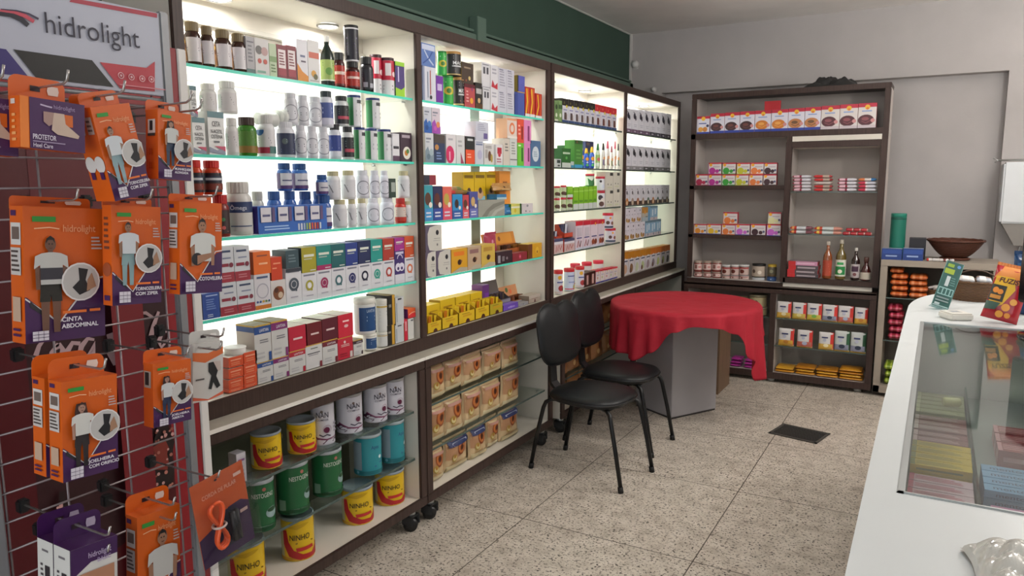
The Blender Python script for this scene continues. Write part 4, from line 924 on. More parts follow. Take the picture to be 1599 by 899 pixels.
for i, (L, R) in enumerate(xs):
    ops = [('rect', .12, .88, .88, .94, '#7d7f8c'), ('ring', .5, .54, .19, emb[i], .4), ('disc', .5, .54, .09, '#e6e5e9' if i % 2 else emb[i]), ('rect', .32, .36, .44, .42, emb[i]), ('rect', .58, .34, .68, .42, emb[i]), ('bars', .25, .14, .75, .22, 1, '#a5a4b0')]
    if i == 0: ops += [('rect', .0, .9, 1, 1, '#343a44'), ]
    if i == 8: ops = [('rect', 0, .0, 1, .28, '#d0cfd8'), ('rect', .1, .9, .9, .97, '#c9c4da'), ('disc', .32, .5, .13, '#dcd8e6'), ('disc', .68, .5, .13, '#dcd8e6'), ('disc', .32, .46, .05, '#3f2a66'), ('disc', .68, .46, .05, '#3f2a66'), ('ring', .5, .76, .14, '#c9c4da', .25, {'a0': 0, 'a1': .5})]
    T = tp[i] if i != 8 else 391
    E4.append(carton(FU, L, R, T, dict(body='#d3d3d8' if i != 8 else '#40306e', ops=ops), 'white vitamin carton with a round %s emblem, lower row, fourth shelf, %s' % (nm[i], BAY1) if i != 8 else 'purple carton with two pale discs standing taller in the lower row, '+BAY1, 'white emblem cartons', z0=Z[3]))
upc = [None, '#a49b2c', '#23867e', '#1f5f62', '#2a3f86', '#222c55', '#27968c', '#a83a2e', '#a02c86', '#c2502a']
utop = [None, 385.5, 383, 380.5, 378.5, 375.5, 373.5, 372.5, 371, 368.5]
for i in range(1, 10):
    L, R = xs[i]; ops = [('rect', .15, .62, .85, .72, '#d9dccf'), ('rect', .15, .52, .7, .56, '#b9c0b4'), ('rect', .55, .06, .92, .1, '#cfd4cc')]
    if i == 2: ops.insert(0, ('rect', 0, 0, 1, .2, '#a42a62'))
    carton(FU, L-1, R-1, utop[i], dict(body=upc[i], side='#23323a', ops=ops), '%s carton in the coloured upper row of the fourth shelf, %s' % (dict(zip(range(10), ['', 'olive', 'teal', 'dark teal', 'royal blue', 'navy', 'turquoise', 'brick red', 'magenta', 'orange']))[i], BAY1), 'coloured upper-row cartons', z0=oid(E4[i]))
carton(FU, 447, 467, 390, dict(body='#3a5058', side='#5a6a6c', ops=[('bars', .2, .3, .8, .8, 3, '#6d8086')]), 'dull slate carton left of the olive one, fourth shelf, '+BAY1, z0=oid(E4[0]))
# ---- base shelf
BS = ', base shelf, '+BAY1
ora = dict(body='#d2502a', side='#b84222', top='#d8d0c8', ops=[('rect', .12, .62, .85, .74, '#e9a284'), ('bars', .15, .15, .8, .5, 2, '#e08a66')])
zc = ZB
rows_c1 = [622, 605, 588, 571, 553.5]
for k in range(4):
    hT = [605, 588, 571, 553.5][k]
    a1 = carton(FU, 357.5, 380.5, hT+2, ora, '%s of four stacked small orange cartons, left pile, base shelf' % ('bottom', 'second from bottom', 'second from top', 'top')[k], 'small orange cartons', z0=zc, D=.1, gap=.002)
    b1 = carton(FU, 381, 402, hT-5, ora, '%s of four stacked small orange cartons, right pile, base shelf' % ('bottom', 'second from bottom', 'second from top', 'top')[k], 'small orange cartons', z0=zc, D=.1, gap=.002)
    zc = max(oid(a1), oid(b1))
round_item(FU, 349, 383, 541, 'tub', dict(body='#e2e0db', lid='#f2f1ee', ops=[]), 'low round white pot on the pile of orange cartons, '+BAY1, z0=oid(a1), cat='pot', name='pot')
def lav(band, extra=(), body='#c6c6c4'): return dict(body=body, side='#b9aca4', top='#8a7c50', ops=[('rect', 0, .96, 1, 1, '#c9a23a'), ('rect', 0, .76, 1, .96, band), ('text', .3, .81, .09, 'LAVITAN', '#dfe0e6', {'fit': .55}), ('bars', .3, .5, .85, .62, 2, '#77777d'), ('rect', .82, .0, .97, .24, band), ('bars', .1, .08, .6, .3, 2, '#b1b1b3')]+list(extra), side_ops=[('rect', 0, .82, 1, 1, band), ('rect', 0, .96, 1, 1, '#c9a23a')])
r1 = [('#2a4d8c', 403, 427.7, 563.5), ('#7c2a6a', 428, 452, 556.5), ('#b02438', 452.5, 478, 546)]
up1 = [('#2a4d8c', 400, 425, 506, 'blue'), ('#7c2a6a', 426, 451, 499.5, 'purple'), None]
low = []
for i, (c, L, R, T) in enumerate(r1): low.append(carton(FU, L, R, T, lav(c), 'white vitamin carton with a %s band, lower row, left half' % ('blue', 'purple', 'red')[i]+BS.replace(', base', ', base'), 'white vitamin cartons on the base shelf', z0=ZB, D=.09))
low.append(carton(FU, 478.5, 504, 537, dict(body='#cbcaca', top='#a8935a', ops=[('rect', 0, .96, 1, 1, '#c9a23a'), ('bars', .3, .8, .75, .88, 1, '#4c5c50'), ('rect', .1, .62, .85, .66, '#4a4a50'), ('rect', .15, .55, .75, .58, '#85858b'), ('rect', .82, 0, .96, .24, '#7c2a34')]), 'plain white vitamin carton without a coloured band'+BS, 'white vitamin cartons on the base shelf', z0=ZB, D=.09))
low.append(carton(FU, 504.5, 528, 530, lav('#6b1d2c'), 'white vitamin carton with a wine-red band, lower row'+BS, 'white vitamin cartons on the base shelf', z0=ZB, D=.09))
low.append(carton(FU, 528.5, 551.6, 525.5, dict(body='#bb2138', top='#c9a23a', ops=[('rect', 0, .97, 1, 1, '#c9a23a'), ('disc', .45, .78, .07, '#dfc9c6'), ('bars', .2, .56, .8, .7, 2, '#e0b9b6'), ('rect', .78, .02, .95, .3, '#cfc6c0'), ('bars', .1, .1, .65, .3, 2, '#8f1428')]), 'bright red carton in the lower row'+BS, z0=ZB, D=.09))
carton(FU, 399, 425, 506, lav('#2a4d8c'), 'white vitamin carton with a blue band, upper row'+BS, 'white vitamin cartons on the base shelf', z0=oid(low[0]), D=.09)
carton(FU, 425.5, 451, 499.5, lav('#7c2a6a'), 'white vitamin carton with a purple band, upper row'+BS, 'white vitamin cartons on the base shelf', z0=oid(low[1]), D=.09)
def blank(c, s): return dict(body=c, side=s, top='#cfc6b6', ops=[('rect', .25, .44, .78, .52, '#dcc6c4')])
carton(FU, 452, 478.5, 508, blank('#b8203a', '#8c1a2a'), 'plain crimson carton in the upper row'+BS, z0=oid(low[2]), D=.11)
carton(FU, 480, 503.5, 502.5, blank('#6a1a22', '#50141a'), 'dark red carton, left one of two, upper row'+BS, 'dark red cartons', z0=oid(low[3]), D=.11)
carton(FU, 504, 528, 495.5, blank('#5a1828', '#44121c'), 'dark red carton, right one of two, upper row'+BS, 'dark red cartons', z0=oid(low[4]), D=.11)
carton(FU, 528.5, 552, 489.5, dict(body='#c7233a', side='#8c1a2a', top='#cfc0b0', ops=[('bars', .3, .62, .75, .78, 1, '#e8c4c2'), ('disc', .52, .48, .13, '#dcb0b0', .07)]), 'scarlet carton with a pale badge, upper row'+BS, z0=oid(low[5]), D=.11)
blu = dict(body='#d8d8d2', label='#d9d9d6', lid='#dcdad0', ops=[('rect', .12, .06, .72, .94, '#1f4a7c'), ('text', .35, .76, .12, 'LAVITAN', '#b9c8dc', {'fit': .3}), ('bars', .35, .4, .68, .66, 2, '#a9bcd0')])
wht = dict(body='#d8d8d2', label='#d3d3d0', lid='#dad7cc', ops=[('bars', .2, .3, .8, .85, 4, '#8f9096'), ('rect', 0, .94, 1, 1, '#c0a040')])
t1 = carton(FU, 552.5, 567, 530, lav('#39232c'), 'slim white carton with a dark band, lower row'+BS, z0=ZB, D=.05)
t2_ = round_item(FU, 566.5, 588, 520, 'tub', blu, 'white tub with a blue label, lower one'+BS, 'white and blue tubs', z0=ZB, rot=-.2, cat='tub', name='tub')
t3_ = round_item(FU, 588, 605, 518, 'tub', wht, 'white tub with a plain label, lower one'+BS, 'white tubs', z0=ZB, rot=-.2, cat='tub', name='tub')
round_item(FU, 553, 587, 464, 'tub', blu, 'wide white tub with a blue label, upper one'+BS, 'white and blue tubs', z0=oid(t2_), rot=-.2, cat='tub', name='tub')
round_item(FU, 587, 605, 466, 'tub', wht, 'white tub with a plain label, upper one'+BS, 'white tubs', z0=oid(t3_), rot=-.2, cat='tub', name='tub')
bg = dict(body='#1d1a16', side='#14120f', top='#8c7a48', ops=[('rect', .6, 0, .95, 1, '#c79a34'), ('rect', .1, .6, .45, .7, '#8c8a80')])
q = carton(FU, 605.5, 617, 507, bg, 'black and gold carton standing on end, lower one'+BS, 'black and gold cartons', z0=ZB, D=.12); carton(FU, 606.5, 617.5, 460.5, bg, 'black and gold carton standing on end, upper one'+BS, 'black and gold cartons', z0=oid(q), D=.12)
wt = dict(body='#c3c6c8', side='#2c3a44', ops=[('rect', .3, .9, .75, .96, '#30303a'), ('rect', .1, .1, .2, .8, '#8f9aa0')])
q = carton(FU, 617.5, 631, 506, wt, 'tall white carton with a small black mark, lower one'+BS, 'tall white cartons', z0=ZB, D=.1); carton(FU, 618, 631, 463.5, wt, 'tall white carton with a small black mark, upper one'+BS, 'tall white cartons', z0=oid(q), D=.1)
q = carton(FU, 631.5, 637, 498, dict(body='#c4213c', side='#c99a34', ops=[('rect', .3, .45, .7, .9, '#e0a4aa')]), 'narrow red carton with a white strip'+BS, z0=ZB, D=.1)
q2 = carton(FU, 637.5, 646.7, 497, dict(body='#cfcfca', ops=[('rect', .5, .88, .9, .94, '#33333a')]), 'narrow plain white carton'+BS, z0=ZB, D=.1)
q3 = carton(FU, 647, 662.5, 492.5, dict(body='#6fa8c8', side='#dfe0dc', ops=[('rect', 0, 0, 1, .42, '#6f9e3a'), ('disc', .35, .5, .1, '#d9b06a'), ('disc', .68, .48, .1, '#b8823c'), ('disc', .4, .56, .06, '#4a3424'), ('rect', .7, 0, 1, .15, '#d9a92c')]), 'carton with a sky and meadow picture, rightmost'+BS, z0=ZB, D=.06)
carton(FU, 637, 662.5, 479.5, dict(body='#dd5a2a', side='#6a2a6c', top='#e06a2c', ops=[('rect', 0, 0, 1, .45, '#cf2e34'), ('stroke', [(.1, .35), (.5, .55), (.95, .6)], .08, '#f0b49a')]), 'orange and red carton lying on the rightmost cartons'+BS, z0=max(oid(q2), oid(q3)), D=.08)
# ================================================================== goods in the second lit bay
BAY2 = 'second lit bay'
def cb(L, R, T, st, lab, z0, sh, group=None, **k): return carton(FU, L, R, T, st, lab+', '+sh+', '+BAY2, group, z0=z0, **k)
s = 'top shelf'; z = Z[0]
a = cb(660.5, 681, 104.5, dict(body='#cfd0da', side='#6a7aa8', ops=[('rect', 0, 0, .15, 1, '#8a92ac'), ('rect', .55, .2, .62, .9, '#b05a54'), ('rect', .35, .1, .42, .85, '#8891a6'), ('disc', .6, .12, .06, '#26262c')]), 'white and blue-grey carton under the blue one', z, s)
cb(658, 680, 68.5, dict(body='#5b78b4', ops=[('rect', .05, .72, .95, .95, '#c3cbe0'), ('stroke', [(.2, .7), (.5, .35), (.85, .1)], .08, '#b9c6e0'), ('stroke', [(.8, .7), (.5, .35), (.1, .1)], .06, '#2f4f94')]), 'blue carton with pale strokes, stacked uppermost', oid(a), s)
cb(681.5, 692.5, 118.5, dict(body='#6f2f9a', ops=[('rect', .15, .45, .8, .7, '#c4b2d8')]), 'narrow purple carton', z, s)
gc = dict(body='#2fa436', label='#2da33a', lid='#1f7a2a', ops=[('disc', .5, .5, .22, '#c9b62c', .16), ('disc', .5, .5, .1, '#3d7a22'), ('bars', .3, .78, .7, .9, 1, '#a5d49a')])
a = round_item(FU, 690.5, 708, 119, 'canister', gc, 'green canister with yellow badge, lower one, top shelf, '+BAY2, 'green canisters', z0=z, name='canister', cat='canister')
round_item(FU, 682.5, 697.5, 80.5, 'canister', gc, 'green canister with yellow badge, upper one, top shelf, '+BAY2, 'green canisters', z0=oid(a), name='canister', cat='canister', back=.02)
mac = dict(body='#1b1714', label='#1f1c1c', lid='#b98a4a', ops=[('text', .32, .48, .17, 'MAC', '#d8d8d8', {'fit': .42}), ('bars', .35, .72, .75, .92, 2, '#9c9c9c'), ('rect', .3, .38, .8, .44, '#bdbdbd'), ('bars', .4, .1, .8, .24, 1, '#8a6a4c')], bands=[(0, .06, '#b89a64'), (.97, 1, '#b98a4a')])
a = round_item(FU, 707, 724.5, 121, 'canister', mac, 'smaller black canister with pale lettering, lower one, top shelf, '+BAY2, 'black and gold canisters', z0=z, rot=-.35, name='canister', cat='canister')
round_item(FU, 692, 720, 73.5, 'canister', mac, 'larger black and gold canister, upper one, top shelf, '+BAY2, 'black and gold canisters', z0=oid(a), rot=-.35, name='canister', cat='canister')
a = cb(725.5, 742, 131.5, dict(body='#b2484c', side='#4c1a1f', ops=[('rect', 0, .85, 1, 1, '#5a1c24'), ('disc', .72, .8, .08, '#8a3a6a'), ('disc', .65, .3, .13, '#e0a02c'), ('bars', .15, .2, .4, .75, 4, '#e0a9a4')]), 'rust red carton with a yellow burst', z, s, name='carton')
cb(721, 739.5, 98, dict(body='#44352a', side='#7d6a2c', ops=[('disc', .65, .28, .1, '#cdb878'), ('rect', .2, .72, .75, .8, '#8c7a66'), ('disc', .35, .15, .06, '#8a4a34')]), 'dark brown carton with a cream spot', oid(a), s)
cb(742.5, 753.5, 129.5, dict(body='#2b2724', ops=[('rect', .1, .58, .9, .78, '#b1aeac'), ('disc', .5, .32, .1, '#c9a878'), ('rect', 0, 0, 1, .2, '#5a3a1f')]), 'narrow black carton with a grey label', z, s)
wl = dict(body='#cfced2', side='#c4bdb2', ops=[('rect', .2, .55, .42, .82, '#44444c'), ('rect', .58, .55, .8, .82, '#44444c'), ('bars', .1, .88, .9, .96, 1, '#7c7b84'), ('rect', 0, 0, 1, .04, '#a7a6ad')])
wr = dict(body='#d5d3d8', side='#c4bdb2', ops=[('poly', [(.1, .08), (.9, .0), (.9, .3), (.55, .15), (.25, .38)], '#b8303c'), ('bars', .2, .6, .8, .9, 2, '#a5a4b0')])
wg = dict(body='#c6c5d0', side='#b9b6bc', ops=[('bars', .15, .2, .85, .9, 6, '#9a99a8'), ('rect', .1, .9, .6, .95, '#77768a')])
for i, (L, R, TL, TU, st, nm_) in enumerate([(754, 765.5, 137, 98, wl, 'with two black blocks'), (766, 778, 139, 102, wr, 'with a red ribbon'), (778.3, 791, 142.5, 106.5, wg, 'with fine grey print, left'), (791.3, 803, 145, 109, wg, 'with fine grey print, right')]):
    a = cb(L, R, TL, st, 'white carton '+nm_+', lower', z, s, 'white cartons on the top shelf', D=.09); cb(L-(2 if i == 0 else 0), R, TU, st, 'white carton '+nm_+', upper', oid(a), s, 'white cartons on the top shelf', D=.09)
a = cb(804, 819, 144.5, dict(body='#4a5aa4', side='#2f3f80', ops=[('rect', 0, 0, .3, 1, '#3a4a90')]), 'blue-violet carton, lower', z, s); cb(808, 819.5, 118.5, dict(body='#5a5fb4', side='#8a7a34', ops=[('rect', 0, 0, .12, 1, '#26221a'), ('rect', 0, .0, 1, .05, '#c9a23a')]), 'blue-violet carton with a gold spine, upper', oid(a), s)
rd_ = dict(body='#bf2a26', side='#9c1f1c', ops=[('stroke', [(.2, .1), (.5, .5), (.35, .95)], .1, '#e8b52c'), ('stroke', [(.75, .1), (.85, .6), (.7, .95)], .06, '#e06a2c'), ('rect', 0, 0, 1, .1, '#e4dedc')])
cb(820, 827, 135.5, rd_, 'leftmost tall red and yellow carton', z, s, 'tall red and yellow cartons'); cb(827.3, 835, 137, rd_, 'middle tall red and yellow carton', z, s, 'tall red and yellow cartons'); cb(836, 846, 146, rd_, 'rightmost, shortest tall red and yellow carton', z, s, 'tall red and yellow cartons')
s = 'second shelf'; z = Z[1]
def pic(sky, c1, c2, c3): return dict(body=sky, side='#c9c6c4', ops=[('rect', .1, .78, .7, .84, '#7d8290'), ('rect', .1, .68, .5, .72, '#8f94a2'), ('poly', [(0, 0), (1, 0), (1, .3), (.6, .25), (.3, .55), (0, .4)], c1), ('disc', .7, .35, .12, c2), ('disc', .35, .2, .1, c3)])
a = cb(664.5, 677.5, 207.5, pic('#c9ccd0', '#7f909c', '#9fb0b8', '#5f7480'), 'white carton with a grey landscape', z, s); b = cb(678, 695, 210, dict(body='#2a3a5c', ops=[('rect', 0, .7, 1, 1, '#4b423e'), ('disc', .25, .55, .12, '#c08a4c', .1), ('bars', .2, .1, .7, .4, 3, '#7d94c0')]), 'dark navy and brown carton', z, s)
cb(662, 674.3, 166.5, pic('#c3c6d0', '#2c5fae', '#3f74b8', '#1f4a8a'), 'carton with a blue figure, upper left', oid(a), s); cb(674.6, 688, 168.5, pic('#cfc3cc', '#a04cae', '#d98a5a', '#c45ab4'), 'carton with a purple figure, upper', oid(a), s)
cb(697, 712.3, 209, dict(body='#d6d2d4', side='#c9c6c4', ops=[('disc', .38, .3, .26, '#c9285e', .3), ('rect', .3, .1, .4, .4, '#e8b9cc'), ('bars', .2, .75, .7, .9, 1, '#a7a6ad')]), 'white carton with a big pink disc', z, s)
cb(712.8, 726, 210.5, dict(body='#d0cfd0', ops=[('poly', [(.5, 0), (.9, 0), (.5, .4)], '#a0405c'), ('bars', .2, .55, .7, .85, 2, '#a9a8ac')]), 'plain white carton beside the pink disc', z, s)
cb(727.3, 741.5, 213, dict(body='#e0502a', side='#3a3532', ops=[('rect', 0, .52, 1, 1, '#26282a'), ('rect', .2, .84, .8, .92, '#c3c6c6'), ('bars', .15, .2, .6, .4, 2, '#f0b09a')]), 'half black, half orange carton', z, s)
a = cb(742, 755, 219, dict(body='#c9cad4', ops=[('rect', .1, .8, .9, .86, '#6c7a9c'), ('rect', .1, .9, .9, .94, '#8a94ae'), ('disc', .55, .4, .18, '#b3b1cc', .2)]), 'pale blue-white carton, lower', z, s); cb(743, 763, 190, dict(body='#c3c5d2', ops=[('bars', .15, .5, .8, .9, 4, '#9c9db0'), ('rect', .6, .1, .9, .4, '#6a5f96')]), 'pale carton with violet block, upper', oid(a), s)
cb(756, 771.5, 223.5, dict(body='#cfcdcb', ops=[('rect', .1, .3, .35, .7, '#a5a09c'), ('disc', .55, .4, .14, '#6a4a38', .24), ('disc', .75, .3, .1, '#b09a4a', .2), ('bars', .1, .75, .8, .9, 2, '#8d8a88')]), 'white carton with a family photo', z, s)
cb(774.5, 785, 225.5, dict(body='#d8d5d6', ops=[('rect', .2, .55, .85, .85, '#b02c3c'), ('disc', .5, .5, .13, '#c23c4c', .11), ('bars', .1, .1, .8, .35, 2, '#b06a74')]), 'white carton with a red shield', z, s)
a = cb(785.5, 796, 216, dict(body='#cfc6ba', ops=[('bars', .3, .5, .8, .85, 3, '#7a7874')]), 'cream carton with brown print', z, s); b = cb(796.3, 807.5, 216.5, dict(body='#cdd0cc', ops=[('bars', .2, .4, .8, .9, 5, '#8f928e'), ('rect', 0, .2, 1, .24, '#6a6c6c')]), 'grey-white carton with dense print', z, s)
cb(792, 807.3, 185, dict(body='#e0cfc4', side='#d8a684', ops=[('ring', .5, .5, .28, '#dc7a4c', .4, {'ry': .3}), ('rect', .0, .9, 1, 1, '#e09a74'), ('rect', 0, 0, 1, .12, '#e8e0d8')]), 'white carton with an orange ring, upper', oid(b), s)
g1 = cb(808.3, 818, 223, dict(body='#6fc23a', ops=[('rect', .6, .2, .85, .8, '#2f6a26'), ('rect', .1, .85, .5, .92, '#d8ecc8')]), 'apple green carton', z, s); cb(808.3, 818, 184.5, dict(body='#e0523a', ops=[('rect', .6, .15, .85, .7, '#8c2a22'), ('bars', .1, .3, .45, .8, 3, '#f2b4a4')]), 'coral carton on top of the green one', oid(g1), s)
g2 = cb(818.3, 828, 223.5, dict(body='#d98abf', ops=[('rect', .6, .2, .85, .8, '#7a3468')]), 'pink carton, lower', z, s); cb(818.3, 829.5, 185.5, dict(body='#e08cc0', ops=[('rect', .5, .1, .75, .75, '#8a3a70')]), 'pink carton, upper', oid(g2), s)
cb(828.3, 844, 219.5, dict(body='#4f7098', side='#3c5a80', ops=[('disc', .5, .48, .28, '#cdd8e0', .3), ('bars', .3, .36, .7, .6, 3, '#8aa0b4')]), 'slate blue carton with a white oval', z, s)
s = 'third shelf'; z = Z[2]
slim = [('teal', 663.5, 676.5, 289, '#3a9aa8', '#5a3a2c', '#3f8fc4'), ('navy', 677, 691.5, 290, '#272b52', '#5a2f28', '#2f4a9a'), ('coral', 692, 706, 291, '#d86458', '#b9a44c', '#d8506a'), ('sky blue', 707, 722.5, 303, '#2c8ac0', '#3a2a24', '#2a5aa0'), ('red', 723, 732.5, 304, '#c0444c', '#5a3428', '#d8606a'), ('indigo', 733.5, 746.5, 299, '#4a4f90', '#c9a66c', '#6a70b4')]
for n_, L, R, T, c, c2, c3 in slim:
    q = cb(L, R, T, dict(body=c, ops=[('rect', 0, 0, 1, .35, c3), ('disc', .4, .62, .14, c2, .18), ('disc', .7, .45, .08, '#e8ddd0'), ('bars', .15, .08, .8, .28, 2, '#d6d8e6')]), 'slim %s chocolate carton' % n_, z, s, 'slim chocolate cartons')
    if n_ == 'teal': t_ = q
cb(662, 681, 273, dict(body='#8a2c3a', side='#2a2430', ops=[('rect', 0, 0, .45, 1, '#2c2c3c')]), 'dark carton lying on the slim cartons', oid(t_), s, D=.08)
pk = [(1, '#b3342f')]; 
for i, (L, R, dz, H, cols, col) in enumerate([(698, 735, .0, .026, [(.35, '#c03a36'), (.7, '#8a6a3a'), (1, '#7d6a30')], 'red and brown'), (706, 722, .027, .03, [(.5, '#a07a54'), (1, '#6d7a44')], 'olive brown'), (700, 716, .028, .02, [(1, '#c23048')], 'crimson')]):
    bar(FU, L, R, oid(q)-.03+dz if i else oid(q)-.016, H, cols, '%s chocolate packet lying on the slim cartons, third shelf, %s' % (col, BAY2), 'chocolate packets', back=.015+.03*i, name='chocolate_packet', cat='packet', seed=i, D=.05)
yw = lambda pc: dict(body='#d8b21e', side='#a8861a', ops=[('rect', .1, .86, .9, .93, '#8a6a1a'), ('rect', .1, .0, .95, .45, pc), ('disc', .5, .5, .13, '#c9a07a', .12), ('disc', .5, .58, .07, '#4a342a')])
for i, (L, R, pc) in enumerate([(724, 741, '#a8a89c'), (741.5, 758.5, '#8cc0d0'), (759, 775, '#a9b0a0')]):
    cb(L, R, 268.5-.3*i, yw(pc), '%s of three yellow cartons with a portrait' % nth(i, 3).split()[0], z, s, 'yellow portrait cartons', back=.075)
cb(780, 797, 267, dict(body='#e0913c', side='#c47a2c', ops=[('rect', .3, .7, .7, .76, '#8a4a1c')]), 'plain orange carton at the back', z, s, back=.05)
# grey wedge display box
def wedge(L, R, T, st, lab, z0, back=0.0, D=.09, group=None, name='display_box', cat='box', flap=None):
    "open-topped counter display: low front with a sweeping side, higher back"
    G = ('x', FU[1]-back); y0, _ = uz(G, L, z0); y1, _ = uz(G, R, z0); H = zt(G, (L+R)/2, T)-z0; W = y1-y0-.001; mb = MB(); c = C(st['body']); t = .002; fh = st.get('front', .55)
    mb.box(-W/2, W/2, 0, t, 0, H*fh, c); mb.box(-W/2, W/2, D-t, D, 0, H, c); mb.box(-W/2, W/2, 0, D, 0, t, c)
    for x in (-W/2, W/2-t):
        pts = [(0, 0), (D, 0), (D, H), (D*.6, H*.97), (D*.3, H*(fh+.15)), (0, H*fh)]; vs = [(x+k, p[0], p[1]) for k in (0, t) for p in pts]; n = len(pts)
        mb.add(vs, [tuple(range(n))[::-1], tuple(range(n, 2*n))]+[(i, (i+1) % n, n+(i+1) % n, n+i) for i in range(n)], C(st.get('side', st['body'])))
    draw(Print(mb, lambda a, b, o: (a-W/2, -o, b), W, H*fh), st.get('ops', [])); draw(Print(mb, lambda a, b, o: (a-W/2, D-t-o, H*fh+b), W, H*(1-fh)), st.get('back_ops', []))
    o = mb.build(name); o.location = world(G, (y0+y1)/2, 0, z0); o.rotation_euler = (0, 0, PI/2); tag(o, lab, cat, group)
    if flap:
        mf = MB(); mf.box(-W/2, W/2, 0, t, 0, flap[0], C(flap[1])); draw(Print(mf, lambda a, b, oo: (a-W/2, -oo, b), W, flap[0]), flap[2] if len(flap) > 2 else []); f = mf.build('lid_flap', o); f.location = (0, D-t, H); f.rotation_euler = (-.25, 0, 0)
    # packets standing inside
    for k in range(st.get('n', 0)):
        x = -W/2+W*(k+.5)/st['n']; pp = MB(); cc = st['pc'][k % len(st['pc'])]
        pp.surf(lambda u, v: (x+(u-.5)*W/st['n']*.9, D*.45+.008*math.sin(PI*u)-.006*math.cos(3*k)*v, .004+v*H*.95), 4, 6, C(cc, .3)); pp.surf(lambda u, v: (x+(u-.5)*W/st['n']*.9, D*.45+.022-.008*math.sin(PI*u), .004+v*H*.95), 4, 6, C(cc, .3), flip=True)
        p_ = pp.build('packet'); p_.location = o.location; p_.rotation_euler = o.rotation_euler; tag(p_, '%s packet standing in the %s' % (nth(k, st['n']), lab[:50].split(',')[0]), 'packet', 'packets in display boxes')
    o['_top'] = z0+H*fh; return o
wg_ = cb(747, 788, 312, dict(body='#99998e', side='#7d7d74', top='#8a8a80', ops=[('poly', [(.12, 0), (.3, .4), (.55, .75), (1, .92), (1, .75), (.65, .55), (.42, .3), (.32, 0)], '#7c7c72'), ('poly', [(.45, 0), (.62, .35), (1, .6), (1, .45), (.72, .25), (.6, 0)], '#b0b0a6')]), 'grey display carton with sweeping curves', z, s)
cb(776, 791, 303, dict(body='#3a7aa8', ops=[('rect', 0, 0, 1, .4, '#a9c4cc')]), 'small blue and white carton under the biscuit bag', oid(wg_), s, back=.01)
pouch(FU, 774, 803, 285, dict(body='#b8894c', back='#8a6232', ops=[('disc', .45, .7, .26, '#3a1f16', .2), ('disc', .55, .72, .08, '#e6ddd0'), ('bars', .3, .2, .75, .34, 1, '#f0dcae')]), 'kraft brown biscuit bag lying on the boxes, third shelf, '+BAY2, z0=oid(wg_)+.045, th=.05, cat='bag')
pouch(FU, 786, 801, 319, dict(body='#2a6ea0', back='#1f4f7a', ops=[('bars', .3, .4, .7, .6, 1, '#9cc4de')]), 'small crumpled blue packet, third shelf, '+BAY2, z0=z, th=.03, cat='packet')
cb(798, 814, 318, dict(body='#d2cf6a', side='#4a7a2c', ops=[('rect', 0, .6, 1, .75, '#e2e2c8'), ('disc', .4, .35, .2, '#c9b42c'), ('rect', .85, 0, 1, 1, '#2f5a2c')]), 'small yellow-green carton', z, s); cb(815, 832, 317.5, dict(body='#d0c9cc', ops=[('disc', .5, .78, .22, '#8a8a90', .12), ('disc', .35, .25, .1, '#4a4044'), ('disc', .7, .2, .08, '#7a6a5c')]), 'small white carton with a grey arch', z, s)
s = 'fourth shelf'; z = Z[3]
rb = dict(body='#5d5368', side='#6f6578', ops=[('poly', [(.22, .06), (.12, .3), (.12, .7), (.25, .94), (.6, 1), (1, 1), (1, 0), (.6, 0)], '#c6c3ba'), ('disc', .72, .72, .1, '#23232a'), ('rect', .5, .48, .9, .5, '#8d8a86'), ('rect', .45, .4, .9, .42, '#a19e98'), ('disc', .7, .25, .05, '#6c6a6a')])
a = cb(665, 681, 393, rb, 'cream and plum carton, lower left', z, s, 'cream and plum cartons'); b = cb(681.5, 704, 390.5, rb, 'cream and plum carton, lower right', z, s, 'cream and plum cartons'); cb(665, 690, 352, rb, 'cream and plum carton stacked on the other two', max(oid(a), oid(b)), s, 'cream and plum cartons')
def ch(c, c2): return dict(body=c, side='#9a6a20', ops=[('rect', .15, .7, .8, .88, c2), ('disc', .5, .42, .15, '#3a2216', .12), ('disc', .62, .45, .06, '#8a5a34'), ('poly', [(0, 0), (1, 0), (1, .15), (.55, .2), (.1, .05)], '#b0a694')])
cb(705, 730, 388, ch('#d39c24', '#e07a24'), 'amber chocolate display carton', z, s, 'chocolate display cartons'); cb(730.5, 751.5, 384.5, ch('#b9a084', '#8f6a66'), 'dusty pink chocolate display carton', z, s, 'chocolate display cartons'); cb(752, 773, 381, ch('#c9aa4c', '#b58a3a'), 'pale gold chocolate display carton', z, s, 'chocolate display cartons')
wedge(774, 823, 383, dict(body='#a35a2a', side='#7a3a1c', front=.8, ops=[('rect', 0, .0, 1, .5, '#5a2a1c')], n=6, pc=['#4a2a1c', '#8a5a2c', '#3a241a']), 'orange-brown open display box, fourth shelf, '+BAY2, z, back=.06, D=.08, flap=(.07, '#c97a24', [('rect', .1, .1, .9, .9, '#d98e2c'), ('disc', .5, .5, .2, '#8a4a24')]))
cb(775, 800, 392, dict(body='#35222a', side='#5a2a2c', top='#6a5a5c', ops=[('rect', .1, .1, .25, .7, '#9c9aa0'), ('rect', .35, .2, .5, .6, '#7a7478'), ('disc', .65, .4, .15, '#8a7a80', .12)]), 'dark maroon chocolate carton in front', z, s, D=.05)
cb(800.5, 823, 394, dict(body='#8a2a34', side='#6a1f2a', ops=[('disc', .5, .5, .3, '#c23a5a'), ('disc', .5, .5, .12, '#e08a9c')]), 'crimson carton with a pink disc', z, s, D=.05)
cb(824.5, 846, 380, dict(body='#d09a20', side='#7a4a1c', top='#d8b43a', ops=[('rect', 0, 0, .3, 1, '#6a3a1c'), ('disc', .65, .5, .25, '#e0b43a'), ('disc', .65, .4, .1, '#8a5220')]), 'yellow and brown sweets carton at the right end', z, s)
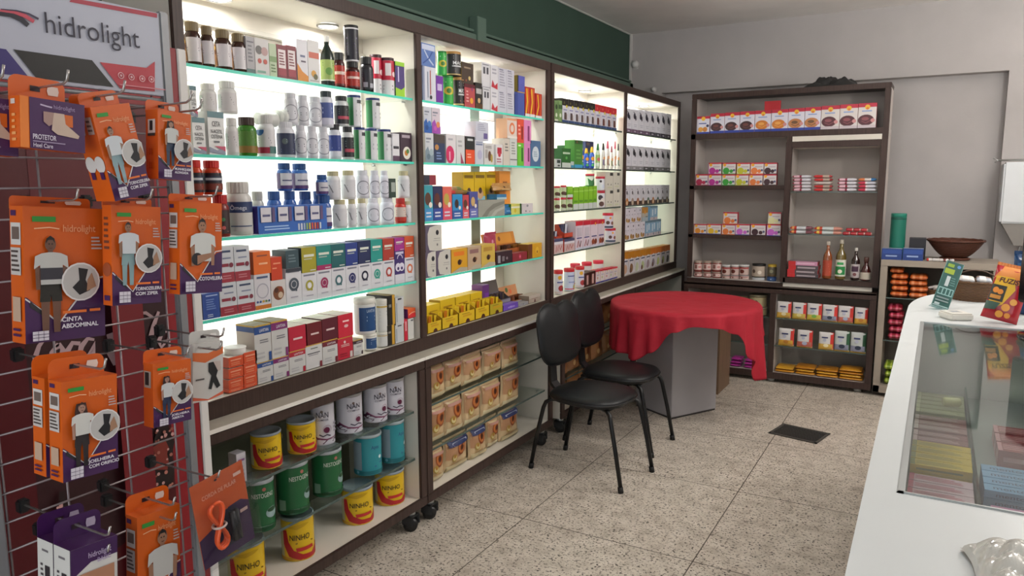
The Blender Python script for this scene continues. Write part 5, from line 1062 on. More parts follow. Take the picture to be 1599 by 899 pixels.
pouch(FU, 760, 778, 362, dict(body='#a83a54', ops=[('disc', .5, .6, .12, '#d88aa0'), ('disc', .6, .3, .12, '#7a2438')]), 'crinkled crimson sweets bag leaning up, fourth shelf, '+BAY2, z0=z+.06, th=.03, back=.06)
s = 'base shelf'
yl = lambda a_, b_: dict(body=a_, side='#b0861a', front=.7, ops=[('rect', .25, .55, .8, .72, b_), ('disc', .55, .05, .32, '#4a2418', .3), ('bars', .2, .78, .7, .9, 1, '#8a6a1c')], back_ops=[('rect', .2, .2, .8, .7, '#e2c23a')], n=5, pc=['#dcb81e', '#e2c434', '#c9781e'])
for i, (L, R, T) in enumerate([(668, 689.5, 495), (690.5, 715.5, 486), (716.5, 741.5, 478), (742.5, 764, 471), (765, 785, 466)]):
    wedge(L, R, T, yl('#d8b422' if i < 4 else '#b9a428', '#c99a1e'), '%s of five low yellow sweets boxes, base shelf, %s' % (nth(i, 5).split()[0] if i in (0, 4) else ORD[i+1], BAY2), ZB, D=.07, group='yellow sweets boxes')
for i, (L, R, T) in enumerate([(667, 687.5, 475), (688, 711, 466), (712, 734.5, 461), (735, 753, 456.5)]):
    cb(L, R, T, dict(body='#d9b71f', side='#b08c1c', ops=[('rect', .2, .6, .8, .72, '#a67c18'), ('disc', .8, .45, .1, '#8a4a24'), ('bars', .2, .2, .7, .4, 2, '#e8d468')]), '%s yellow carton standing behind the low sweets boxes' % ('first', 'second', 'third', 'fourth')[i], ZB, s, 'yellow cartons at the back', back=.08)
cb(753.5, 764, 444.5, dict(body='#6a3a7c', ops=[('rect', 0, 0, 1, .45, '#c99a6c'), ('rect', .3, .5, .9, .7, '#7a3fa4')]), 'purple and tan upright carton', ZB, s, back=.08)
wedge(769.5, 797, 459, dict(body='#6a6570', side='#4a444c', front=.6, ops=[('rect', .0, .6, 1, .9, '#8c8894')], n=6, pc=['#3f3440', '#5a4a3c']), 'grey open display box with a brown lid, base shelf, '+BAY2, ZB, back=.06, D=.08, flap=(.07, '#665c56'))
cb(786, 809, 474, dict(body='#6a4cae', side='#33284f', ops=[('disc', .5, .5, .3, '#8f74c9', .2), ('bars', .3, .3, .8, .6, 2, '#c0aee4')]), 'violet carton in front', ZB, s, D=.045)
wedge(800, 826, 463, dict(body='#8a5a3c', side='#5a3424', front=.7, ops=[('rect', .1, .2, .9, .8, '#9c9aa0')], n=4, pc=['#6a3a24']), 'brown open display box with a pictured lid, base shelf, '+BAY2, ZB, back=.05, D=.08, flap=(.06, '#c98a5c', [('disc', .4, .6, .25, '#4a6a3c'), ('disc', .6, .4, .25, '#d86a3c')]))
cb(809.5, 825, 472, dict(body='#8f8d90', ops=[('disc', .5, .5, .25, '#6a6870'), ('bars', .2, .1, .8, .25, 1, '#c6c4c8')]), 'grey carton with a dark disc', ZB, s, D=.045)
cb(826, 844, 460, dict(body='#a8998c', side='#8c7c6c', top='#b0a496', ops=[('rect', 0, .6, 1, 1, '#b8aca0'), ('disc', .5, .2, .2, '#5a2a28', .25), ('bars', .2, .5, .8, .6, 1, '#6a3a34')]), 'tan carton at the right end', ZB, s)
# ================================================================== goods in the third lit bay
BAY3 = 'third lit bay'; BAY4 = 'farthest lit bay'
def spread(x0, x1, n, k=0.0):
    "n column edges between two photo columns, narrowing with distance"
    w = [(1-k)**i for i in range(n)]; s = sum(w); out = []; x = x0
    for q in w: out.append((x, x+(x1-x0)*q/s)); x += (x1-x0)*q/s
    return out
def lerp(a, b, t): return a+(b-a)*t
s = 'top shelf'; z = Z[0]
carton(FU, 866, 871.5, 157, dict(body='#6f8f5a', ops=[('disc', .5, .3, .1, '#dfe6d0'), ('disc', .5, .7, .12, '#2f4a2a'), ('rect', 0, .0, 1, .1, '#cfd6c0')]), 'narrow green and white carton, top shelf, '+BAY3, z0=z)
carton(FU, 872, 878, 157, dict(body='#7d9c62', ops=[('disc', .5, .3, .1, '#dfe6d0'), ('rect', 0, .6, 1, .8, '#3a5a34')]), 'narrow green carton beside the black-topped pouches, '+BAY3, z0=z)
def mixp(top, c2): return dict(body='#d5d6e0', rough=.4, side=top, ops=[('rect', 0, .70, 1, 1, top), ('disc', .75, .68, .07, '#e0cf2c'), ('disc', .35, .82, .06, '#6a6a3a' if top[1] == '2' else '#e26a5a'), ('rect', .2, .5, .8, .56, '#9c9cc0'), ('rect', .35, .12, .7, .42, c2), ('rect', .72, .12, .8, .36, '#b8a49c'), ('rect', 0, 0, 1, .1, '#2c4a7a')])
bk_ = mixp('#231f1e', '#5a4a48'); rk_ = mixp('#c9222c', '#6a3c34')
xs = [(877.5, 887), (887.2, 896), (896.2, 904.3), (904.5, 912.5), (912.7, 921), (921.2, 928.7)]
for i, (L, R) in enumerate(xs): carton(FU, L, R, lerp(153.5, 161, i/5), bk_, '%s of six white cartons with black tops, top shelf, %s' % (nth(i, 6).split()[0], BAY3), 'black-topped cartons', z0=z)
for i, (L, R) in enumerate([(929, 937.5), (937.7, 946), (946.2, 954.5), (954.7, 962.5)]): carton(FU, L, R, lerp(163, 168.5, i/3), rk_, '%s of four white cartons with red tops, top shelf, %s' % (nth(i, 4).split()[0], BAY3), 'red-topped cartons', z0=z)
s = 'second shelf'; z = Z[1]
carton(FU, 867, 876, 248, dict(body='#c6cccb', ops=[('rect', .3, .5, .9, .9, '#3a4a44'), ('rect', .4, .1, .8, .3, '#34403c')]), 'small white carton with dark blocks, second shelf, '+BAY3, z0=z)
gr = lambda c: dict(body=c, side='#1f5a2c', ops=[('rect', .0, 0, 1, .25, '#c9d6cc'), ('rect', .1, .7, .9, .8, '#b9d0b4'), ('disc', .5, .5, .12, '#5fae5a', .08)])
carton(FU, 885, 894, 227, gr('#237a3c'), 'taller green carton behind, left of middle, second shelf, '+BAY3, 'green cartons', z0=z, back=.06)
carton(FU, 877.5, 891, 231.5, gr('#2f6a30'), 'green carton with a pale foot, left, second shelf, '+BAY3, 'green cartons', z0=z)
carton(FU, 896.8, 909.5, 218.5, dict(body='#4a8a3a', ops=[('rect', 0, .86, 1, 1, '#2f5a2c'), ('disc', .3, .93, .04, '#9a4a3a'), ('rect', 0, 0, 1, .12, '#3f9ec9'), ('bars', .2, .3, .8, .7, 3, '#6fae5a')]), 'tallest green carton, second shelf, '+BAY3, z0=z)
carton(FU, 891.5, 896.3, 252, dict(body='#b9c8c4', ops=[('rect', 0, 0, 1, .4, '#3a9ac0')]), 'low pale carton with a blue foot, second shelf, '+BAY3, z0=z)
carton(FU, 914, 926.5, 220.5, dict(body='#27305a', ops=[('rect', .1, .85, .5, .95, '#6a5a4c'), ('rect', 0, .3, 1, .6, '#3c8a54')]), 'navy carton standing behind the yellow and blue bottles, '+BAY3, z0=z, back=.06)
ye = dict(body='#2c55b0', label='#2a4fa8', lid='#e0b02c', rough=.25, ops=[('disc', .5, .78, .2, '#e09a2a'), ('disc', .5, .42, .12, '#d6dcec', .08), ('disc', .5, .12, .16, '#4aa85a')])
for i, (L, R, T) in enumerate([(903, 911.5, 225), (911.3, 919.7, 231), (919.7, 928.5, 229)]): round_item(FU, L, R, T, 'tube', ye, '%s of three blue bottles with yellow tops, second shelf, %s' % (nth(i, 3).split()[0], BAY3), 'blue and yellow bottles', z0=z, cat='bottle', name='bottle')
round_item(FU, 929.5, 937, 224, 'tube', dict(body='#c3d0b4', label='#9ab86a', lid='#2f7a3c', ops=[('disc', .5, .6, .16, '#c25a5a'), ('rect', 0, 0, 1, .3, '#cfd8c8')]), 'slim bottle with a dark green cap, second shelf, '+BAY3, z0=z, cat='bottle', name='bottle')
for i, (L, R, T, cc) in enumerate([(938.5, 945, 223.5, '#3a3438'), (945.3, 951.7, 220, '#e05a7a'), (952, 957.5, 228, '#a85a6a'), (957.7, 962.5, 220.5, '#e05a7a'), (962.8, 967.3, 224, '#4a4448')]):
    round_item(FU, L, R, T, 'tube', dict(body='#dcd6d2', label='#d8cfc8', lid=cc, ops=[('disc', .6, .7, .14, '#d89a6a'), ('rect', .3, .1, .55, .6, ['#7a6a8a', '#a8846a', '#8f8f6a', '#c08a7a', '#6a7a6a'][i]), ('rect', .6, .05, .9, .2, '#54505c')]), '%s slim white bottle from left with a %s cap, second shelf, %s' % (ORD[i+1], ['charcoal', 'pink', 'dull rose', 'pink', 'grey'][i], BAY3), 'slim white bottles', z0=z, cat='bottle', name='bottle')
s = 'third shelf'; z = Z[2]
fl = dict(body='#c3c8b0', label='#b9c29c', lid='#c0203a', ops=[('disc', .4, .4, .3, '#5a3a2c', .2), ('disc', .6, .35, .25, '#4a3026', .18), ('rect', 0, 0, 1, .12, '#cfd6c8')])
lw = [round_item(FU, L, R, T, 'tub', fl, '%s of three low red-lidded pots, lower row, third shelf, %s' % (nth(i, 3).split()[0], BAY3), 'low red-lidded pots', z0=z, cat='pot', name='pot') for i, (L, R, T) in enumerate([(865, 874.5, 309), (875, 884.5, 308.5), (885, 894, 308)])]
for i, (L, R, T) in enumerate([(865, 874.5, 290), (875, 884.5, 289)]): round_item(FU, L, R, T, 'tub', fl, '%s of two low red-lidded pots, upper row, third shelf, %s' % (('left', 'right')[i], BAY3), 'low red-lidded pots', z0=oid(lw[i]), cat='pot', name='pot')
gg = dict(body='#86c42c', side='#6aa82a', top='#9ace4a', ops=[('rect', 0, 0, 1, .26, '#ccd6cf'), ('rect', .0, .8, 1, .86, '#a2d85a'), ('rect', .15, .32, .85, .42, '#5f9e2a'), ('rect', 0, .26, .05, 1, '#74b022')])
for i, (L, R) in enumerate([(895, 903), (903.3, 911), (911.3, 918.5), (918.8, 925.5), (925.8, 931.7)]): carton(FU, L, R, lerp(293, 290, i/4), gg, '%s of five bright green cartons, third shelf, %s' % (nth(i, 5).split()[0], BAY3), 'bright green cartons', z0=z, D=.07)
carton(FU, 885.5, 894.5, 291, gg, 'bright green carton lying on the low red-lidded pots, '+BAY3, z0=oid(lw[2]), D=.05)
pt = dict(body='#dcdce2', label='#d6d7de', lid='#b81f38', ops=[('disc', .4, .8, .12, '#33202a'), ('disc', .6, .3, .2, '#c9cfe0')])
a = round_item(FU, 932.5, 944.5, 297, 'tub', dict(pt, ops=[('disc', .3, .7, .2, '#3a2f3c'), ('disc', .6, .4, .3, '#d8d0cc'), ('disc', .4, .2, .2, '#5a3a34')]), 'white pot with a crimson lid, lower one, third shelf, '+BAY3, 'white pots with crimson lids', z0=z, cat='pot', name='pot')
round_item(FU, 929.5, 944.5, 275.5, 'tub', pt, 'white pot with a crimson lid, upper one, third shelf, '+BAY3, 'white pots with crimson lids', z0=oid(a), cat='pot', name='pot')
round_item(FU, 914, 928, 271.5, 'tub', dict(body='#2f6a3c', label='#cfd8cc', lid='#c02040', ops=[('poly', [(.3, 0), (.9, 0), (.7, .5), (.8, .9), (.5, .5), (.2, .8)], '#2f6e3a')]), 'pot with a green leaf standing on the bright green cartons, '+BAY3, z0=zt(FU, 921, 291)+.002, cat='pot', name='pot')
wb = dict(body='#d6d4c6', side='#c8c6b8', ops=[('rect', .55, .78, .95, .95, '#3a3c38'), ('disc', .3, .3, .05, '#3f4a3c'), ('disc', .7, .28, .05, '#3f4a3c'), ('rect', .2, .1, .8, .14, '#c8cf9c')])
for i, (L, R) in enumerate([(945.5, 957.5), (957.8, 969.5)]):
    a = carton(FU, L, R, lerp(296, 294, i), wb, '%s off-white carton of the lower pair, third shelf, %s' % (('left', 'right')[i], BAY3), 'off-white cartons', z0=z); carton(FU, L, R, lerp(266, 266, i), wb, '%s off-white carton of the upper pair, third shelf, %s' % (('left', 'right')[i], BAY3), 'off-white cartons', z0=oid(a))
s = 'fourth shelf'; z = Z[3]
for i, (L, R) in enumerate([(865, 879), (881, 897)]):
    carton(FU, L, R, 372.5, dict(body='#4a4a6a', side='#c0402c', ops=[('rect', 0, .0, 1, .62, '#c9b0ae'), ('stroke', [(.2, .1), (.3, .5), (.42, .15), (.55, .55), (.7, .2), (.85, .5)], .1, '#a83a34'), ('rect', 0, .62, 1, .8, '#d8d6dc')]), '%s of two low tray cartons with red figures, fourth shelf, %s' % (('left', 'right')[i], BAY3), 'low tray cartons', z0=z, D=.08)
wedge_FU = FU
def wedge3(L, R, T, lab): 
    st = dict(body='#c24a30', side='#a83a26', front=.35, back_ops=[('bars', .1, .2, .9, .9, 4, '#e09a84')], n=4, pc=['#3a3f5a', '#4c4a66', '#c9c8d4']); return wedge(L, R, T, st, lab, zt(FU, 880, 372.5), D=.07, back=.02, group='red display boxes')
wedge3(868, 878, 362, 'small red open display box, left one, fourth shelf, '+BAY3); wedge3(881, 895, 350, 'red open display box with a raised back, fourth shelf, '+BAY3)
for i, (L, R) in enumerate([(898.5, 910), (910.3, 921.5), (921.8, 933), (933.3, 943.7)]):
    st = dict(body='#d8ccd6', side='#c9bcc6', top='#b81f3a', ops=[('rect', 0, .84, 1, 1, '#c9283c'), ('rect', 0, 0, 1, .06, '#c9d0e0'), ('rect', .15, .38, .85, .42, '#4a4a86')]+([('rect', .2, .45, .85, .76, '#c3bcc6')] if i < 2 else [('disc', .65, .86, .06, '#e0a03c'), ('disc', .35, .2, .13, '#a0603c', .1), ('disc', .7, .2, .12, '#8f4a30', .1)])+[('stroke', [(.2, .08), (.4, .32), (.5, .1)], .05, '#9c3a34'), ('stroke', [(.6, .08), (.75, .3)], .05, '#6a3a34')])
    carton(FU, L, R, lerp(345, 342.5, i/3), st, '%s of four tall pale cartons with red tops, fourth shelf, %s' % (nth(i, 4).split()[0], BAY3), 'tall pale cartons with red tops', z0=z, D=.08)
rp = dict(body='#d5d0dc', label='#d0cad8', lid='#cc1f3c', ops=[('rect', 0, 0, 1, .15, '#2f3f5a'), ('disc', .35, .45, .16, '#5a3a34'), ('disc', .65, .4, .16, '#8a5a4c'), ('disc', .5, .85, .1, '#e09a3c')])
a = round_item(FU, 944.5, 961.5, 356, 'tub', rp, 'red-lidded pot, lower of two, fourth shelf, '+BAY3, 'red-lidded pots', z0=z, cat='pot', name='pot'); round_item(FU, 941, 957.5, 332.5, 'tub', rp, 'red-lidded pot, upper of two, fourth shelf, '+BAY3, 'red-lidded pots', z0=oid(a), cat='pot', name='pot')
s = 'base shelf'
fr = dict(body='#d8d3d8', label='#d4cfda', lid='#c8242c', ops=[('disc', .4, .85, .12, '#e0a82c'), ('rect', .2, .55, .85, .62, '#3a4a8a'), ('disc', .5, .25, .17, '#a83a3c'), ('disc', .7, .2, .12, '#5a3430'), ('rect', 0, 0, 1, .05, '#d0b8b4')])
fb = dict(body='#c6cde0', label='#c3cbe0', lid='#c8242c', ops=[('rect', .2, .78, .8, .84, '#4a5a9a'), ('rect', .25, .4, .85, .48, '#8f9cc9'), ('disc', .7, .15, .15, '#b8a04a'), ('rect', 0, 0, 1, .06, '#c94a5c')])
for i, (L, R, T, st, lb) in enumerate([(864.5, 879, 421, fr, 'red-lidded pot with a yellow spot'), (880, 897, 418.5, fb, 'larger pale blue pot with a red lid'), (898, 912, 415, fr, 'second red-lidded pot with a yellow spot')]): round_item(FU, L, R, T, 'tub', st, lb+', base shelf, '+BAY3, 'red-lidded pots on the base shelf', z0=ZB, cat='pot', name='pot', rot=-.4)
for i, (L, R) in enumerate([(913, 921), (921.3, 929.5)]): carton(FU, L, R, lerp(426, 423.5, i), dict(body='#3c1a14', ops=[('rect', .35, .12, .7, .82, '#c9a49c')]), '%s of two dark brown cartons with a cream stripe, base shelf, %s' % (('left', 'right')[i], BAY3), 'dark brown cartons', z0=ZB)
for i, (L, R) in enumerate(spread(930, 970.5, 6, .03)): carton(FU, L, R-.2, lerp(421.5, 415.5, i/5), dict(body='#d6cfcd', side='#c02a3c', top='#c8243c', ops=[('rect', 0, .88, 1, 1, '#c8283c'), ('disc', .6, .8, .08, '#d8b06a'), ('disc', .4, .4, .15, ['#c9a08a', '#b8b48a', '#c98a8a', '#a8b48c', '#c9b08a', '#b8a090'][i], .1), ('rect', 0, 0, 1, .1, '#3a3a90'), ('bars', .2, .55, .8, .7, 1, '#a89cb4')]), '%s of six small pale cartons with red tops, base shelf, %s' % (nth(i, 6).split()[0], BAY3), 'small pale cartons with red tops', z0=ZB, D=.05)
for i, (L, R, T) in enumerate([(890, 906, 411), (908, 924, 408.5), (926, 942, 406), (943, 957, 404), (958, 970, 402.5)]): round_item(FU, L, R, T, 'tub', dict(body='#c9263c', label='#c9c0c4', lid='#cf2440', ops=[]), '%s of five red-lidded pots in the back row, base shelf, %s' % (nth(i, 5).split()[0], BAY3), 'red-lidded pots in the back row', z0=ZB, back=.10, cat='pot', name='pot')
# ================================================================== goods in the farthest lit bay
def tulip(base, c='#2b2a3c', y=.72): return dict(body='#e2e3ec', side='#cfd0da', ops=[('rect', 0, 0, 1, .16, base), ('rect', .35, .05, .7, .1, '#c9c8d2'), ('disc', .42, y, .12, c, .13), ('disc', .6, y-.08, .06, c, .11), ('stroke', [(.68, y+.02), (.75, y-.08), (.7, y-.16)], .02, c), ('stroke', [(.2, y+.16), (.4, y+.13)], .03, c), ('rect', .3, .35, .8, .37, '#b3b4c2'), ('rect', .35, .28, .75, .3, '#b3b4c2')])
PB = [tulip('#6a4c6c') for _ in range(4)]+[tulip('#3a3544') for _ in range(4)]
for i, (L, R) in enumerate(spread(976.5, 1047.6, 8, .03)):
    carton(FU, L, R-.2, lerp(169.5, 177.5, i/7), PB[i], '%s of eight white cartons with a black tulip, top shelf, %s' % (nth(i, 8).split()[0], BAY4), 'tulip cartons on the top shelf', z0=Z[0], D=.08)
GB_ = [tulip('#8d8c90', '#25252f') for _ in range(3)]+[tulip('#4a4a4c', '#25252f') for _ in range(2)]+[tulip('#7a7a7c', '#25252f') for _ in range(3)]
for i, (L, R) in enumerate(spread(975.5, 1046.8, 8, .03)):
    carton(FU, L, R-.2, lerp(226.5, 233, i/7), GB_[i], '%s of eight white and grey tulip cartons, second shelf, %s' % (nth(i, 8).split()[0], BAY4), 'tulip cartons on the second shelf', z0=Z[1], D=.08)
BR = [dict(body='#d8d8e0', side='#b0b0b8', ops=[('rect', 0, 0, 1, .2, '#4a3428'), ('disc', .5, .16, .19, ['#b8783a', '#a8968a', '#a86a4a', '#a8968a', '#4f6a5c', '#b07a4c', '#46605a', '#8a8a8c', '#7a7468'][i], .2), ('disc', .5, .12, .1, '#d8c4a8'), ('disc', .45, .62, .07, '#2b2a34', .1), ('stroke', [(.25, .8), (.42, .78)], .03, '#2b2a34'), ('stroke', [(.62, .62), (.68, .5)], .03, '#2b2a34')]) for i in range(9)]
for i, (L, R) in enumerate(spread(974.5, 1044.8, 9, .03)):
    carton(FU, L, R-.2, lerp(288.5, 288.5, i/8), BR[i], '%s of nine white cartons with a round picture foot, third shelf, %s' % (nth(i, 9).split()[0], BAY4), 'picture-foot cartons on the third shelf', z0=Z[2], D=.08)
def nuts(): return dict(body='#dcd8e2', side='#c8c3cd', ops=[('disc', .3, .2, .16, '#b08a4a', .14), ('disc', .7, .16, .16, '#9a6a34', .13), ('disc', .5, .1, .12, '#c9a46a', .09), ('disc', .7, .8, .08, '#44404e', .06), ('rect', .2, .52, .8, .58, '#5a5664'), ('disc', .5, .5, .3, '#d6d2dc', .08)])
NU = nuts(); lowr = []
for i, (L, R) in enumerate(spread(974.5, 1007, 4, .02)): lowr.append(carton(FU, L, R-.2, lerp(348.5, 346, i/3), NU, '%s of four pale nut cartons, lower row, fourth shelf, %s' % (nth(i, 4).split()[0], BAY4), 'pale nut cartons', z0=Z[3], D=.07))
for i, (L, R) in enumerate(spread(976, 1001.5, 3, .02)): carton(FU, L, R-.2, lerp(325.5, 323.5, i/2), NU, '%s of three pale nut cartons, upper row, fourth shelf, %s' % (nth(i, 3).split()[0], BAY4), 'pale nut cartons', z0=oid(lowr[0]), D=.07)
carton(FU, 1002, 1011.5, 323.5, dict(body='#b9b4a8', ops=[('rect', 0, .6, 1, 1, '#b8843c'), ('disc', .5, .65, .15, '#d89a44'), ('rect', .6, .1, .95, .35, '#4a4c50'), ('rect', 0, 0, 1, .3, '#a9b8c0')]), 'carton with an orange top, upper row, fourth shelf, '+BAY4, z0=oid(lowr[3]), D=.07)
BLU = dict(body='#8fb4d0', side='#6f94b4', ops=[('rect', 0, .86, 1, 1, '#6a8494'), ('rect', .25, .3, .4, .75, '#e0eaf2'), ('rect', .6, .4, .75, .8, '#e0eaf2'), ('rect', 0, 0, 1, .2, '#c9bcc0'), ('disc', .5, .12, .08, '#4f6a8a')])
q3_ = [carton(FU, L, R, lerp(344.5, 342, i/2), BLU, '%s of three pale blue cartons, lower row, fourth shelf, %s' % (nth(i, 3).split()[0], BAY4), 'pale blue cartons', z0=Z[3], D=.07) for i, (L, R) in enumerate([(1007.5, 1015.5), (1015.8, 1024), (1024.3, 1031.8)])]
carton(FU, 1015, 1026.5, 321.5, BLU, 'single pale blue carton standing on the lower three, fourth shelf, '+BAY4, 'pale blue cartons', z0=max(oid(q) for q in q3_), D=.07)
for i, (L, R) in enumerate(spread(971.5, 1045.8, 9, .035)):
    c = ['#c9a488', '#8f6a4a', '#c4c9a8', '#b8c490', '#a08a90', '#8a7a84', '#b8c080', '#a8b078', '#4a4440'][i]
    carton(FU, L, R-.2, lerp(393.5, 382.5, i/8), dict(body='#cfccd2', side='#b8742a', top='#c9822c', ops=[('rect', 0, .68, 1, 1, '#c4801e' if i < 5 else '#cf7428'), ('disc', .5, .6, .12, '#dcdae0'), ('rect', .2, .56, .85, .62, '#3c3f5c'), ('disc', .5, .25, .2, c, .2), ('disc', .35, .15, .12, '#6a4a3a' if i % 2 else c)]), '%s of nine cartons with orange tops, base shelf, %s' % (nth(i, 9).split()[0], BAY4), 'orange-topped cartons', z0=ZB, D=.07)
# ================================================================== goods on the rear shelf unit
FR = ('y', YU+.02); UN = 'rear unit'
def rc(L, R, T, st, lab, z0, group=None, **k): return carton(FR, L, R, T, st, lab, group, z0=z0, **k)
z = 1.9305
def cake(c1, c2, foot='#2c3f9a', body='#d6d4e0', small=False): return dict(body=body, side='#b0263c', top='#a8243a', ops=[('rect', 0, .84, 1, 1, '#b8233c'), ('disc', .5, .84, .1, '#e8b62c', .1), ('disc', .5, .79, .05, '#e07a2a'), ('rect', .2, .66, .75, .71, '#8aa0cc'), ('disc', .44, .32, .3, c1, .22), ('disc', .4, .37, .14, c2, .07), ('stroke', [(.2, .28), (.45, .2), (.7, .3)], .03, c2), ('disc', .82, .3, .08, '#c98a8a'), ('rect', 0, 0, 1, .12, foot)])
rc(1088, 1107.5, 181.5, dict(body='#d6d4e0', side='#b0263c', top='#a8243a', ops=[('rect', 0, .86, 1, 1, '#b8233c'), ('disc', .5, .86, .12, '#e8b62c'), ('rect', .15, .56, .75, .62, '#4a5a9a'), ('disc', .3, .25, .14, '#d99a3c'), ('disc', .65, .25, .14, '#c07a2c'), ('disc', .85, .45, .08, '#2f2a4a'), ('rect', 0, 0, 1, .1, '#2c3f9a')]), 'smaller cake-mix carton at the left end, top compartment, '+UN, z)
ck = [cake('#3c2024', '#6a3a34')]*3+[cake('#c9782a', '#e0a04c')]*2+[cake('#b87a4a', '#6a4a2c')]*2+[cake('#54242c', '#8a4a50', '#c9bcc0', '#d8d0cc')]*3
nmz = ['dark cake']*3+['golden cake']*2+['small slices']*2+['chocolate squares']*3
ex = [1108.5, 1131, 1154.5, 1178, 1203.5, 1230, 1255.5, 1281, 1310, 1338.5, 1367.5]; tps = [177, 175.3, 173.8, 172.3, 170.5, 168.8, 167, 164.8, 162.8, 160.8]
for i in range(10): rc(ex[i]+.2, ex[i+1]-.2, tps[i], ck[i], '%s of ten cake-mix cartons, picture of %s, top compartment' % (nth(i, 10).split()[0], nmz[i]), z, 'cake-mix cartons', D=.06)
rc(1192, 1217.5, 157.5, dict(body='#c01f28', side='#901820', ops=[('rect', .3, .5, .7, .62, '#e8c8c6')]), 'small red shelf sign standing behind the cake-mix cartons', z, D=.01, back=.08, name='shelf_sign', cat='sign', )
def jel(c, foot=None): return dict(body='#d4cfcf', side='#b0263c', ops=[('rect', 0, .88, 1, 1, '#b8243c'), ('disc', .18, .8, .13, '#e8a82c'), ('disc', .3, .3, .28, c), ('disc', .68, .26, .16, c), ('disc', .88, .34, .1, '#5a5a7a'), ('rect', 0, 0, .03, .88, c), ('rect', .35, .6, .9, .68, '#b8a8b0'), ('rect', 0, 0, 1, .06, foot or c)])
JC = [('raspberry', '#a8244a'), ('purple', '#b02a8c'), ('green', '#3a9a3a'), ('yellow-green', '#b8b82c'), ('orange', '#d9783a'), ('dark brown', '#3c2028')]
JS = {n: jel(c) for n, c in JC}; JS['peach'] = jel('#e0902c', '#3a3f90'); JS['lemon'] = jel('#dcb42c', '#3a3f90'); JS['violet'] = jel('#c264c4', '#3a3f90'); JS['pale yellow'] = jel('#d8d4a0')
z = 1.5235; lo_ = []
for i, (L, R) in enumerate([(1086, 1105), (1105.3, 1126.3), (1126.8, 1147.3), (1147.8, 1168.5), (1169, 1190.5), (1191, 1212)]): lo_.append(rc(L, R, 271.8, JS[JC[i][0]], 'small dessert carton with %s picture, lower row, second left compartment' % JC[i][0], z, 'dessert cartons', D=.05))
for i, (L, R) in enumerate([(1106, 1126.3), (1127.5, 1148.5), (1150, 1170.7), (1171.5, 1192), (1192.5, 1212.5)]): rc(L, R, 253.8, JS[JC[i+1][0]], 'small dessert carton with %s picture, upper row, second left compartment' % JC[i+1][0], oid(lo_[i+1]), 'dessert cartons', D=.05)
z = 1.1345; l2 = {}
for n_, L, R in [('peach', 1083.5, 1103), ('lemon', 1103.5, 1125.5), ('orange', 1126.5, 1147.5), ('violet', 1148, 1170.3), ('dark brown', 1171.5, 1195), ('violet', 1197, 1218.5)]:
    l2[(n_, L)] = rc(L, R, 349.5, JS[n_], 'small dessert carton with %s picture%s, lower row, third left compartment' % (n_, '' if n_ != 'violet' else (' (left)' if L < 1160 else ' (right end)')), z, 'dessert cartons', D=.05)
rc(1129, 1151, 331, JS['orange'], 'dessert carton with orange picture stacked alone, third left compartment', oid(l2[('orange', 1126.5)]), 'dessert cartons', D=.05); rc(1199, 1219, 331, JS['pale yellow'], 'dessert carton with pale yellow picture stacked at the right, third left compartment', oid(l2[('violet', 1197)]), 'dessert cartons', D=.05)
z = .7805
pk_ = dict(body='#8a4640', rough=.2, label='#dcc4bc', lid='#a8988a', ops=[('rect', .3, .2, .5, .9, '#8a5a54'), ('disc', .7, .5, .3, '#c98a86', .2)])
nt_ = dict(body='#4a1c18', rough=.2, label='#c9b0a8', lid='#d6d4d2', ops=[('disc', .4, .45, .3, '#6a2a20', .25), ('rect', .1, .8, .9, .95, '#a82c2c')])
for i, (L, R) in enumerate([(1084, 1097), (1098, 1111.5), (1111.8, 1127)]):
    a = round_item(FR, L, R, 424, 'glassjar', pk_, '%s glass jar of reddish preserve, lower row, fourth left compartment' % nth(i, 3).split()[0], 'jars of reddish preserve', z0=z, rot=0); round_item(FR, L, R, 406.5, 'glassjar', pk_, '%s glass jar of reddish preserve, upper row, fourth left compartment' % nth(i, 3).split()[0], 'jars of reddish preserve', z0=oid(a), rot=0)
for i, (L, R) in enumerate([(1127.7, 1141), (1141.3, 1155), (1155.3, 1169.5)]):
    a = round_item(FR, L, R, 429.5, 'tub', nt_, '%s white-lidded brown spread jar, lower row, fourth left compartment' % nth(i, 3).split()[0], 'brown spread jars', z0=z, rot=0); round_item(FR, L, R, 413, 'tub', nt_, '%s white-lidded brown spread jar, upper row, fourth left compartment' % nth(i, 3).split()[0], 'brown spread jars', z0=oid(a), rot=0)
bj = dict(body='#b0a090', label='#b8a898', lid='#1c1a1a', ops=[('disc', .3, .5, .2, '#5a4a40'), ('disc', .6, .4, .2, '#e0d6c8')])
a = round_item(FR, 1175, 1195, 431, 'tub', dict(bj, label='#c6c9cc', ops=[('stroke', [(.1, .3), (.5, .6), (.9, .4)], .1, '#b06a34')]), 'black-lidded jar, lower of two, fourth left compartment', 'black-lidded jars', z0=z, rot=0); round_item(FR, 1175, 1195, 411.5, 'tub', bj, 'black-lidded jar, upper of two, fourth left compartment', 'black-lidded jars', z0=oid(a), rot=0)
a = round_item(FR, 1198, 1212.5, 431, 'glassjar', dict(body='#2c4a7a', label='#3a5a8c', lid='#2f4a7c', ops=[('disc', .5, .5, .25, '#b9c6d6')]), 'small blue jar under the gold-lidded one, rear unit', z0=z, rot=0); round_item(FR, 1199, 1212.5, 412.5, 'glassjar', dict(body='#6a5a40', label='#5a5444', lid='#c9a83a', ops=[('disc', .5, .5, .3, '#8a8a70')]), 'small gold-lidded jar stacked on the blue one, rear unit', z0=oid(a), rot=0)
